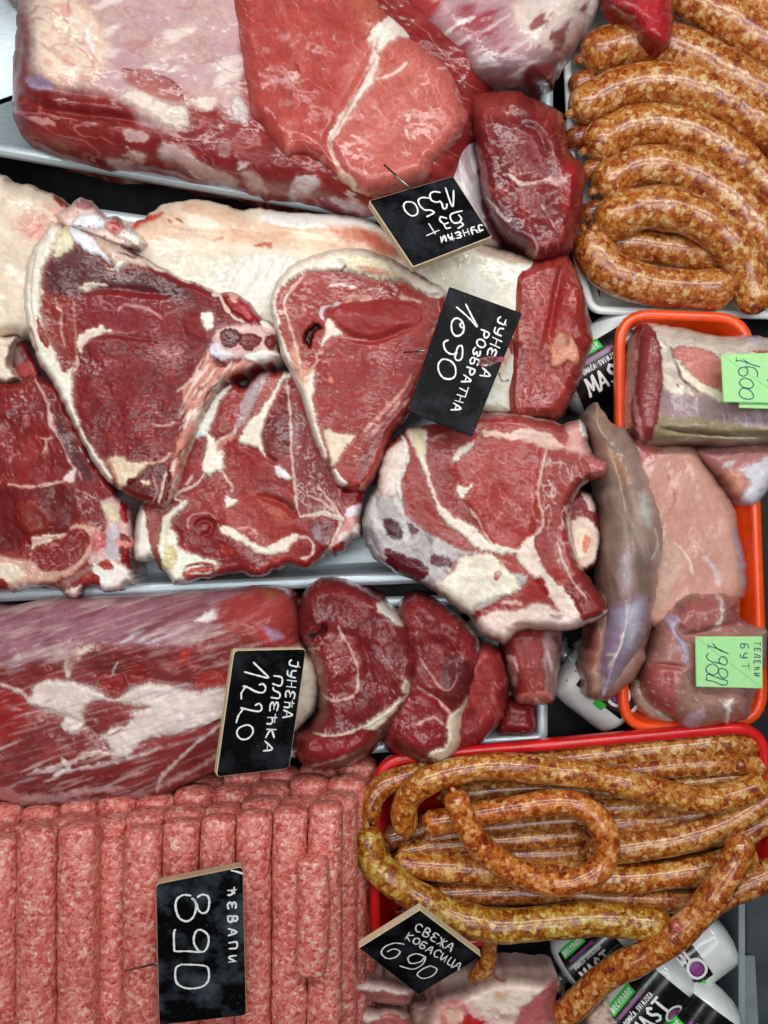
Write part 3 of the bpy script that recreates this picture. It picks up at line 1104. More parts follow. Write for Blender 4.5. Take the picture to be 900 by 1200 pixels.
meat('beef_chunk', 'dark red beef chunk with a single thin white vein, against the white sausage tray', 'beef',
     A([(440, 320), (520, 318), (600, 310), (680, 342), (760, 380), (790, 425), (800, 520), (858, 590), (852, 700), (842, 790), (800, 890), (690, 922), (620, 872), (545, 822), (502, 720), (480, 600), (460, 470)]),
     0.02, 0.078, (116, 40, 44), [
         P(A([(460, 330), (600, 310), (760, 380), (790, 430), (640, 420), (500, 400)]), (134, 54, 50), 8),
         P(A([(760, 600), (850, 560), (870, 700), (840, 800), (790, 760)]), (146, 36, 42), 7),
         Nz((92, 26, 34), 26, 0.05, 0.5, 80, 3, 0.7),
         P(A([(490, 660), (560, 720), (640, 800), (650, 880), (540, 830), (500, 740)]), (92, 52, 62), 7),
         L(A([(590, 612), (640, 648), (720, 632), (790, 640)]), 4.5, (226, 178, 170), 1.5, 0.0008, 'vein'),
         P(A([(730, 620), (790, 626), (780, 650), (740, 645)]), (214, 160, 152), 2),
         L(A([(505, 690), (540, 730), (580, 775), (600, 770)]), 3, (220, 196, 190), 1.2),
         L(A([(560, 430), (600, 470), (640, 440)]), 1.6, (86, 26, 34)),
         L(A([(520, 540), (530, 600), (560, 640)]), 1.6, (86, 26, 34)),
         L(A([(700, 400), (690, 470), (720, 540)]), 1.6, (86, 26, 34)),
         G(A([(620, 440), (690, 470), (720, 560)]), 5, 0.003),
         B(625, 160, 30, 26, 0, 0.006),
         L(A([(705, 720), (715, 740)]), 3, (226, 180, 170)), L(A([(670, 830), (690, 870), (680, 890)]), 2, (200, 140, 136)),
         L(A([(735, 770), (745, 800)]), 2, (210, 150, 146)), L(A([(600, 380), (580, 410)]), 2, (190, 120, 116)),
         Vn((190, 116, 112), 14, 0.05, 0.6, None, 60, 2), Vn((84, 24, 32), 20, 0.05, 0.5),
     ], R=20, edge=0.45, grain=(80, 3, 0.0006), lump=0.004)

meat('beef_scrap', 'small bright red beef end dropped over the uppermost coarse sausage', 'beef',
     [(708, -40), (714, 8), (730, 20), (745, 30), (752, 45), (770, 56), (784, 52), (791, 30), (789, 0), (790, -40)],
     0.055, 0.035, (150, 40, 50), [P([(740, 10), (790, 0), (790, 40), (775, 54), (756, 42)], (164, 36, 48), 5), L([(716, 6), (730, 16), (745, 20)], 3, (214, 150, 146)),
                                  Vn((206, 130, 124), 14, 0.05, 0.5)], R=20, edge=0.3)

meat('beef_chunk', 'bright red beef chunk with a pale fatty lobe, below the dark chunk', 'beef',
     [(600, 318), (620, 306), (640, 300), (662, 297), (674, 312), (682, 332), (690, 362), (695, 398), (689, 422), (678, 452), (664, 480), (652, 492), (632, 492), (596, 488), (592, 430), (596, 360)],
     0.02, 0.066, (146, 52, 50), [
         P([(646, 405), (652, 392), (662, 388), (674, 400), (680, 415), (676, 430), (664, 424), (652, 430), (644, 424)], (206, 130, 100), 3, 0.0015, 'fat_lobe'),
         P([(652, 392), (660, 388), (668, 394), (664, 404), (652, 404)], (176, 130, 96), 4),
         G([(662, 300), (656, 330), (650, 360), (642, 400)], 4, 0.006), G([(676, 396), (686, 418), (680, 440)], 4, 0.004),
         Vn((214, 134, 122), 15, 0.06, 0.65, None, 75, 2.5), Vn((100, 30, 34), 18, 0.06, 0.5), B(674, 350, 16, 40, 0, 0.006),
         L([(650, 440), (662, 455)], 2, (210, 140, 130)), Nz((168, 72, 66), 20, 0.1, 0.5, 75, 3, 0.7)],
     R=16, edge=0.45, grain=(80, 3, 0.0006), lump=0.003)

# --- fat slabs of the middle pan
meat('fat_slab', 'cream fat slab with orange-pink blotches behind the two upright rib steaks', 'fat',
     [(70, 262), (110, 252), (150, 258), (164, 256), (176, 247), (190, 238), (230, 232), (262, 238), (285, 244), (303, 241), (330, 246), (372, 248), (420, 252), (446, 264), (470, 285), (500, 305), (524, 335), (500, 370), (330, 410), (250, 400), (150, 340), (80, 310)],
     0.008, 0.055, (234, 216, 184), [
         P([(150, 262), (190, 246), (240, 238), (300, 262), (330, 262), (420, 268), (470, 296), (440, 300), (380, 290), (300, 292), (220, 276), (160, 290)], (232, 188, 148), 8),
         Nz((240, 226, 204), 24, 0.0, 0.5, 10, 3, 0.8), Nz((226, 164, 126), 20, 0.2, 0.6, 10, 3, 0.8, [(150, 255), (260, 240), (470, 270), (470, 300), (300, 300), (170, 300)]),
         P([(156, 262), (176, 250), (192, 250), (180, 258), (160, 266)], (206, 84, 66), 5),
         P([(306, 250), (330, 248), (372, 250), (420, 254), (440, 264), (420, 268), (340, 266), (312, 258)], (238, 240, 226), 3, 0.001),
         P([(298, 286), (318, 284), (316, 290), (302, 290)], (206, 100, 76), 3),
         L([(250, 280), (262, 278)], 4, (224, 140, 110)), L([(206, 256), (216, 262)], 2.4, (120, 40, 36)), L([(198, 258), (202, 262)], 2.4, (130, 44, 40)),
         P([(380, 262), (430, 268), (470, 296), (440, 292), (400, 280)], (214, 120, 90), 6, 0, None, 0.7),
         P([(420, 268), (452, 280), (470, 300), (440, 300)], (176, 60, 56), 6, 0, None, 0.6),
         P([(180, 300), (280, 300), (340, 300), (330, 360), (300, 380), (220, 330)], (222, 216, 194), 9),
         P([(262, 330), (290, 300), (330, 296), (352, 310), (320, 345), (310, 380), (290, 380)], (224, 224, 214), 8),
         Nz((196, 192, 176), 10, 0.15, 0.5, -60, 4, 0.55, [(262, 330), (290, 300), (340, 300), (320, 345), (310, 380), (290, 380)]),
         G([(296, 300), (280, 320), (270, 345)], 3, 0.003), G([(320, 300), (305, 330)], 3, 0.003), G([(176, 262), (220, 272), (290, 276)], 5, 0.002),
         L([(268, 258), (276, 268)], 2, (238, 208, 170)),
     ], R=26, edge=0.35, grain=(10, 4, 0.0004), lump=0.003, main='fat', grn=0.12, marb=0.15, mottle=0.06)

meat('fat_slab', 'broad cream fat slab with a pink flush beside the biggest rib steak', 'fat',
     [(-60, 190), (0, 203), (14, 212), (30, 214), (50, 222), (72, 232), (84, 246), (80, 275), (68, 310), (58, 350), (52, 390), (30, 396), (12, 394), (-60, 398)],
     0.008, 0.062, (230, 206, 176), [
         P([(20, 255), (60, 240), (78, 250), (66, 280), (40, 285), (20, 275)], (222, 162, 142), 10),
         L([(36, 280), (44, 268), (48, 262)], 3, (216, 120, 112)), Nz((238, 224, 204), 26, 0, 0.5, 20, 3, 0.7),
         L([(10, 222), (50, 244), (62, 252)], 2.5, (238, 216, 170)), P([(62, 228), (74, 232), (80, 244), (70, 240)], (150, 70, 66), 3),
         Nz((206, 176, 150), 18, 0.2, 0.6, 60, 2, 0.5)], R=22, edge=0.4, grain=(30, 3, 0.0004), lump=0.003, main='fat', grn=0.12, marb=0.15, mottle=0.07)

meat('fat_scrap', 'ragged cream fat scrap above the left rib steak, below the broad fat slab', 'fat',
     [(-60, 386), (0, 394), (20, 396), (14, 410), (12, 425), (18, 436), (25, 443), (16, 448), (0, 449), (-60, 452)],
     0.02, 0.045, (228, 204, 178), [Nz((200, 150, 136), 10, 0.1, 0.5, 60, 2, 0.7), Nz((244, 232, 216), 8, 0.1, 0.5)], R=8, edge=0.6, main='fat', grn=0.12, marb=0.15, ragged=2)
meat('beef_scrap', 'small dark red beef scrap beside the ragged fat scrap', 'beef',
     [(10, 400), (30, 398), (44, 420), (52, 440), (48, 458), (30, 452), (14, 440)], 0.01, 0.036, (110, 32, 38),
     [P([(12, 412), (24, 406), (28, 424), (18, 430)], (150, 120, 116), 5), P([(16, 432), (36, 424), (44, 440), (30, 446)], (168, 78, 72), 3)], R=12)

meat('fat_slab', 'white fat slab under the price board on the right of the middle pan', 'fat',
     [(476, 318), (492, 302), (520, 288), (556, 284), (580, 290), (606, 298), (628, 308), (623, 335), (619, 365), (613, 392), (610, 410), (618, 424), (612, 446), (603, 470), (600, 486), (560, 482), (500, 470), (470, 420)],
     0.02, 0.062, (226, 224, 202), [
         Nz((240, 240, 226), 20, 0.0, 0.5, 30, 2, 0.8), Nz((200, 202, 170), 14, 0.15, 0.5, 50, 2, 0.6), P([(556, 286), (600, 296), (626, 308), (600, 308), (566, 298)], (206, 176, 150), 4),
         P([(586, 404), (600, 396), (604, 410), (590, 432), (582, 440)], (226, 178, 142), 3), P([(594, 402), (602, 398), (600, 416)], (130, 50, 46), 2),
         L([(584, 438), (590, 446), (598, 444)], 1.5, (60, 20, 26)), Nz((178, 190, 196), 6, 0.45, 0.6, 0, 1, 0.6)],
     R=14, edge=0.55, grain=(30, 2, 0.0004), lump=0.0025, main='fat', grn=0.12, marb=0.15, mottle=0.06)

meat('rib_bone', 'knobbly white rib bone end with a red joint, above the biggest rib steak', 'bone',
     [(60, 252), (66, 246), (80, 240), (88, 233), (98, 232), (110, 238), (116, 246), (128, 252), (140, 254), (147, 262), (160, 268), (172, 280), (174, 290), (160, 296), (140, 294), (110, 284), (80, 272)],
     0.03, 0.05, (226, 190, 180), [
         P([(84, 262), (96, 252), (112, 251), (124, 256), (122, 270), (106, 270), (90, 266)], BONE, 3, 0.002, 'bone_end'),
         P([(122, 262), (132, 256), (142, 258), (144, 268), (138, 276), (126, 272)], (196, 130, 118), 3, 0.0016), P([(130, 262), (140, 262), (138, 272), (131, 271)], (164, 70, 66), 2.5),
         P([(140, 274), (152, 268), (166, 278), (172, 286), (164, 290), (150, 282)], (236, 228, 216), 2, 0.002), P([(86, 236), (104, 234), (112, 244), (96, 246)], (170, 110, 116), 4),
         P([(84, 267), (120, 279), (150, 290), (172, 294), (150, 296), (110, 286)], (84, 34, 34), 2, -0.002), P([(64, 248), (84, 244), (90, 252), (70, 258)], (224, 176, 166), 3),
         Nz((120, 40, 44), 6, 0.45, 0.6)], R=10, edge=0.4, main='cartilage', grn=0.12, marb=0.15, ragged=1.6)

# --- rib steak 1 (biggest)
meat('rib_steak', 'biggest rib steak with dark eye, thick white fat rim and red bone knuckle', 'steak',
     [(70, 262), (82, 264), (120, 277), (152, 292), (180, 308), (205, 322), (235, 333), (258, 343), (272, 342), (290, 352), (300, 366), (312, 375), (324, 384), (327, 400), (325, 411), (329, 417), (322, 424), (300, 430), (283, 437), (262, 450), (248, 468), (240, 482), (232, 502), (222, 527), (214, 548), (205, 577), (198, 592), (185, 595), (170, 590), (155, 585), (142, 576), (132, 568), (124, 562), (112, 547), (98, 521), (85, 496), (72, 469), (58, 443), (44, 424), (38, 404), (33, 390), (28, 352), (29, 325), (32, 308), (40, 290), (52, 272), (60, 260)],
     0.045, 0.046, (120, 34, 40), [
         # grain of the eye
         Vn((74, 14, 20), 9, 0.14, 0.75, [(92, 440), (110, 410), (180, 370), (235, 400), (235, 450), (205, 510), (176, 540), (130, 530), (100, 505)]),
         Nz((150, 52, 58), 7, 0.2, 0.6, 0, 1, 0.55, [(92, 440), (110, 410), (180, 370), (235, 400), (235, 450), (205, 510), (176, 540), (130, 530), (100, 505)]),
         Nz((148, 44, 48), 30, 0.1, 0.6, 40, 2, 0.5),
         P([(54, 312), (66, 298), (90, 288), (112, 302), (140, 320), (180, 316), (230, 350), (200, 350), (150, 340), (100, 345), (56, 345)], (86, 42, 48), 7),
         P([(48, 340), (60, 344), (86, 352), (90, 380), (90, 412), (80, 436), (62, 412), (52, 388)], (134, 52, 46), 4),
         P([(92, 352), (140, 340), (200, 352), (240, 380), (200, 380), (130, 384), (96, 390)], (122, 30, 38), 7),
         P([(200, 352), (250, 356), (268, 384), (250, 404), (236, 410), (222, 390), (205, 372)], (112, 44, 44), 6),
         P([(216, 372), (236, 366), (246, 384), (240, 398), (222, 392)], (118, 32, 34), 4, 0.0008),
         # fat rim on the left
         P([(74, 268), (66, 285), (58, 300), (51, 320), (48, 342), (48, 364), (54, 388), (62, 410), (76, 437), (87, 429), (88, 442), (86, 468), (92, 492), (100, 512), (112, 530), (124, 545), (130, 566), (120, 570), (98, 530), (60, 460), (20, 410), (18, 330), (30, 290), (50, 260)], (236, 222, 202), 2.2, 0.0022, 'fat_rim'),
         Nz((224, 190, 170), 12, 0.1, 0.5, 80, 3, 0.55, [(70, 262), (52, 320), (50, 400), (30, 410), (24, 330), (40, 290)]),
         L([(43, 300), (38, 330), (38, 360), (42, 385)], 2, (196, 170, 150), 1.2, -0.001),
         P([(44, 372), (52, 385), (58, 402), (56, 408), (48, 396)], (142, 52, 46), 1.8),
         L([(36, 384), (42, 398), (45, 412)], 3, (196, 96, 88), 2),
         P([(72, 268), (82, 266), (90, 280), (84, 292), (70, 300), (62, 300)], (226, 214, 168), 3, 0.001, 'fat_rim'),
         P([(76, 270), (84, 268), (88, 280), (80, 286)], (214, 204, 138), 3),
         # bone and fat along the upper edge
         P([(82, 265), (94, 268), (110, 280), (126, 298), (130, 308), (122, 302), (104, 296), (90, 284)], (222, 224, 234), 2, 0.002, 'bone'),
         L([(94, 268), (112, 280), (128, 300)], 3.4, (214, 130, 112)),
         P([(112, 280), (140, 288), (166, 302), (182, 310), (168, 311), (150, 312), (140, 318), (131, 306), (122, 292)], (206, 176, 152), 3, 0.0012, 'fat_rim'),
         P([(125, 313), (134, 314), (140, 306), (150, 308), (144, 314), (139, 321), (134, 318)], (238, 228, 212), 1.6, 0.002, 'fat_rim'),
         L([(140, 296), (156, 302), (160, 302)], 2.4, (110, 70, 66)),
         L([(84, 265), (120, 278), (152, 293), (182, 309), (206, 323), (240, 336)], 4, (70, 24, 28), 1.5, -0.001),
         L([(160, 306), (172, 306), (182, 313), (200, 318), (214, 326), (224, 331)], 4, (234, 206, 184), 1.4, 0.001),
         L([(220, 320), (236, 331), (250, 341), (258, 347)], 6.5, (238, 226, 214), 1.3, 0.0016, 'bone', 1, False),
         L([(258, 346), (264, 360), (274, 371), (286, 378)], 5, (232, 204, 186), 1.3, 0.001),
         P([(258, 338), (276, 343), (292, 353), (299, 368), (292, 378), (284, 372), (270, 362), (262, 350)], (146, 26, 36), 2.5, 0.0012, 'bone'),
         P([(268, 344), (280, 348), (278, 354), (270, 352)], (222, 150, 138), 1.6),
         P([(280, 358), (292, 360), (294, 372), (286, 372)], (176, 70, 86), 3),
         P([(306, 374), (316, 378), (321, 388), (312, 390), (307, 384)], (240, 230, 220), 1.5, 0.0012, 'bone'),
         P([(236, 366), (246, 368), (250, 380), (244, 386), (238, 378)], (230, 216, 204), 3),
         P([(252, 392), (262, 384), (300, 380), (326, 392), (326, 414), (290, 420), (262, 420), (250, 408)], (214, 166, 160), 3, 0.0008, 'bone'),
         P([(260, 388), (274, 386), (282, 394), (276, 406), (264, 408), (258, 398)], (88, 14, 22), 2, -0.001),
         P([(278, 394), (288, 390), (304, 393), (306, 402), (294, 410), (282, 407)], (104, 30, 36), 2, -0.001),
         P([(311, 394), (322, 392), (326, 404), (318, 412), (310, 404)], (100, 22, 28), 2, -0.001),
         P([(246, 408), (254, 400), (262, 410), (272, 416), (264, 422), (250, 418)], (216, 214, 230), 2.2, 0.001, 'bone'),
         P([(246, 424), (256, 421), (264, 426), (260, 432), (248, 430)], (96, 8, 18), 2, -0.0006),
         P([(288, 416), (308, 411), (329, 414), (327, 422), (304, 427), (290, 423)], (240, 236, 226), 1.8, 0.0018, 'bone'),
         # fatty rib side
         P([(244, 410), (256, 430), (286, 422), (300, 427), (268, 443), (248, 464), (236, 490), (224, 525), (212, 560), (200, 588), (188, 590), (196, 560), (206, 520), (218, 490), (214, 458), (232, 440)], (204, 128, 112), 3.5, 0.0008, 'rib_fat'),
         Nz((236, 206, 188), 7, 0.0, 0.35, -58, 5, 0.9, [(244, 410), (286, 422), (300, 427), (248, 464), (224, 525), (200, 588), (188, 590), (206, 520), (216, 470)]),
         Nz((120, 34, 36), 8, 0.22, 0.45, -60, 5, 0.8, [(240, 440), (256, 450), (224, 525), (200, 588), (188, 590), (206, 520), (216, 490)]),
         L([(245, 412), (240, 432), (222, 448), (208, 460)], 3, (228, 176, 160)),
         L([(178, 498), (196, 498), (206, 494)], 2.2, (214, 150, 134)),
         L([(258, 446), (244, 462), (238, 482), (228, 506), (222, 522), (216, 540)], 2.2, (60, 16, 20), 1.0, -0.002),
         L([(250, 462), (238, 485), (230, 505), (215, 545), (205, 570), (198, 588)], 4, (234, 204, 176), 1.2, 0.0012),
         # seams of fat
         P([(91, 408), (92, 396), (100, 388), (112, 384), (119, 380), (124, 386), (132, 389), (118, 392), (104, 398), (97, 408), (94, 415)], (224, 204, 186), 1.6, 0.0008, 'fat_seam'),
         L([(130, 389), (145, 390), (160, 388)], 2, (176, 110, 104)),
         P([(91, 336), (104, 332), (126, 333), (112, 337), (98, 340)], (216, 200, 178), 1.5, 0.001, 'fat_seam'),
         L([(139, 364), (144, 358), (160, 360), (174, 362), (190, 374)], 3, (206, 140, 136), 1.6),
         L([(64, 350), (68, 362), (73, 366), (71, 384), (76, 410)], 2.2, (206, 150, 138)), L([(86, 352), (88, 376), (89, 398), (90, 414)], 2, (190, 120, 112)),
         L([(90, 416), (91, 428), (86, 436)], 3, (216, 170, 156)), L([(190, 412), (198, 418), (216, 410)], 2.6, (206, 130, 122)),
         G([(90, 340), (130, 338), (200, 346)], 5, 0.003), G([(92, 410), (100, 396), (130, 392), (190, 400)], 3, 0.0012),
         # bottom
         P([(127, 537), (142, 534), (156, 541), (177, 542), (166, 554), (158, 564), (145, 571), (139, 574), (133, 558)], (222, 190, 150), 2.2, 0.0012, 'fat_seam'),
         P([(142, 556), (160, 554), (162, 560), (148, 566)], (232, 216, 166), 2), L([(126, 540), (134, 552), (136, 570)], 4, (204, 130, 84), 1.6),
         P([(148, 566), (166, 556), (180, 544), (200, 552), (196, 586), (180, 592), (160, 588)], (96, 28, 32), 3),
         L([(176, 543), (190, 540), (200, 530)], 4, (220, 160, 140)), P([(168, 564), (176, 561), (178, 566), (170, 569)], (236, 206, 170), 1.2, 0.001),
         L([(180, 556), (184, 575), (178, 588)], 2, (200, 130, 116)), L([(194, 552), (190, 575), (186, 590)], 3.4, (230, 190, 170)),
         B(160, 460, 70, 60, 0, 0.003),
     ], R=11, edge=0.72, warp=2.6, grn=1.0, grain=(0, 1, 0.0006), lump=0.002, ragged=1.4)

# --- rib steak 2 (under the ROZBRATNA board)
A = lambda p: zo(310, 280, 5, p)
meat('rib_steak', 'rosy rib steak with white fat rim, pinned under the longest price board', 'steak',
     [(316, 358), (320, 338), (332, 320), (350, 306), (375, 297), (400, 291), (430, 292), (456, 302), (480, 315), (505, 329), (524, 343), (522, 380), (512, 410), (500, 440), (480, 484), (460, 508), (448, 540), (436, 564), (424, 576), (398, 570), (388, 556), (380, 540), (368, 518), (352, 462), (333, 424), (324, 394), (318, 372)],
     0.05, 0.046, (152, 62, 58), [
         Nz((172, 82, 76), 14, 0.1, 0.6, 20, 2, 0.6), Vn((104, 30, 34), 12, 0.09, 0.55, [(385, 410), (500, 390), (500, 430), (440, 510), (390, 500), (370, 440)]),
         P(A([(330, 660), (480, 560), (900, 560), (880, 800), (600, 1150), (400, 1120), (300, 900), (290, 740)]), (142, 50, 50), 6),
         P(A([(360, 440), (480, 365), (700, 365), (900, 390), (900, 500), (760, 560), (640, 590), (500, 560), (420, 500)]), (146, 54, 54), 4, 0.001),
         P(A([(80, 340), (130, 280), (230, 210), (200, 260), (140, 340), (135, 430), (160, 540), (190, 640), (200, 740), (130, 640), (85, 500)]), (160, 78, 68), 3),
         # fat rim
         P(A([(75, 330), (130, 262), (240, 196), (330, 186), (450, 190), (560, 212), (680, 234), (830, 252), (960, 330), (1080, 300), (900, 100), (600, 10), (300, 40), (100, 120), (0, 300), (0, 460), (40, 600), (130, 780), (200, 960), (290, 1180), (350, 1320), (365, 1290), (335, 1180), (300, 1040), (290, 880), (290, 770), (200, 740), (140, 660), (98, 560), (78, 450)]), (236, 218, 198), 2.2, 0.002, 'fat_rim'),
         P(A([(170, 590), (200, 640), (225, 740), (280, 760), (240, 860), (190, 800), (160, 720)]), (218, 150, 124), 4),
         Nz((226, 178, 158), 12, 0.15, 0.5, -30, 4, 0.6, A([(60, 300), (300, 60), (500, 50), (700, 200), (450, 180), (220, 190), (90, 330)])),
         P(A([(440, 110), (560, 100), (700, 130), (760, 200), (820, 245), (700, 225), (560, 205), (480, 180)]), (234, 224, 176), 3, 0.001, 'fat_rim'),
         P(A([(550, 170), (680, 180), (740, 220), (620, 215), (560, 195)]), (222, 150, 118), 4),
         L(A([(440, 192), (470, 175), (475, 165)]), 2.4, (40, 30, 22), 1, -0.0006),
         L(A([(760, 140), (850, 220), (960, 330), (1060, 330)]), 4, (232, 206, 196)), L(A([(820, 160), (900, 210), (1000, 260)]), 5, (130, 30, 36)),
         # lines
         L(A([(240, 205), (165, 285), (125, 345), (120, 410), (145, 510), (175, 600), (195, 690), (222, 800)]), 3.2, (230, 176, 154), 1.2, 0.0006, 'fat_seam'),
         L(A([(80, 425), (115, 440)]), 3, (226, 170, 150)),
         P(A([(330, 600), (325, 620), (350, 560), (360, 490), (390, 480), (430, 530), (455, 555), (400, 575), (360, 600), (335, 630)]), (236, 212, 192), 1.8, 0.001, 'fat_seam'),
         L(A([(345, 480), (330, 445), (345, 410), (400, 385), (455, 365)]), 3.6, (206, 196, 206), 1.3, 0.0008),
         L(A([(460, 350), (540, 340), (630, 350)]), 5, (230, 170, 150), 2), L(A([(380, 280), (450, 268), (530, 285)]), 3.4, (228, 184, 172)), L(A([(610, 292), (690, 292)]), 2, (224, 180, 170)),
         L(A([(790, 340), (850, 350), (920, 370)]), 5, (228, 168, 150), 2),
         L(A([(450, 570), (520, 585), (600, 588)]), 2.4, (206, 140, 130)),
         P(A([(230, 560), (250, 520), (300, 490), (335, 520), (300, 540), (275, 600), (270, 640), (240, 600)]), (52, 8, 12), 2.2, -0.005),
         L(A([(345, 660), (305, 680), (310, 720), (285, 745)]), 3, (228, 184, 166)), L(A([(225, 375), (240, 425)]), 3, (214, 150, 134)), L(A([(260, 395), (295, 405)]), 3, (214, 150, 134)),
         G(A([(360, 430), (460, 370), (640, 355)]), 3, 0.003), G(A([(430, 540), (560, 585), (660, 588), (780, 545), (900, 500)]), 4, 0.0035), B(440, 375, 40, 14, 8, 0.003),
         P(A([(375, 800), (405, 820), (410, 845), (380, 840)]), (216, 120, 100), 2),
         Nz((214, 160, 146), 5, 0.45, 0.65, 0, 1, 0.6, A([(290, 640), (900, 560), (870, 800), (500, 1150), (320, 1000)])),
         # bottom right
         L(A([(860, 800), (800, 900), (700, 1010), (620, 1090), (560, 1160)]), 4, (220, 150, 134), 2), P(A([(900, 800), (850, 1020), (690, 1180), (600, 1400), (540, 1480), (580, 1180), (740, 1000)]), (128, 44, 44), 4),
         Nz((214, 150, 136), 8, 0.2, 0.45, -55, 5, 0.7, A([(900, 800), (850, 1020), (690, 1180), (600, 1400), (540, 1480), (580, 1180), (740, 1000)])),
         P(A([(345, 1120), (430, 1140), (525, 1160), (480, 1220), (420, 1310), (390, 1330), (370, 1250)]), (230, 204, 168), 2, 0.001, 'fat_seam'),
         P(A([(390, 1360), (420, 1340), (440, 1390), (480, 1440), (430, 1450), (405, 1420)]), (236, 220, 206), 1.8, 0.001),
     ], R=11, edge=0.72, warp=2.2, grain=(20, 2, 0.0005), lump=0.002, ragged=1.2)

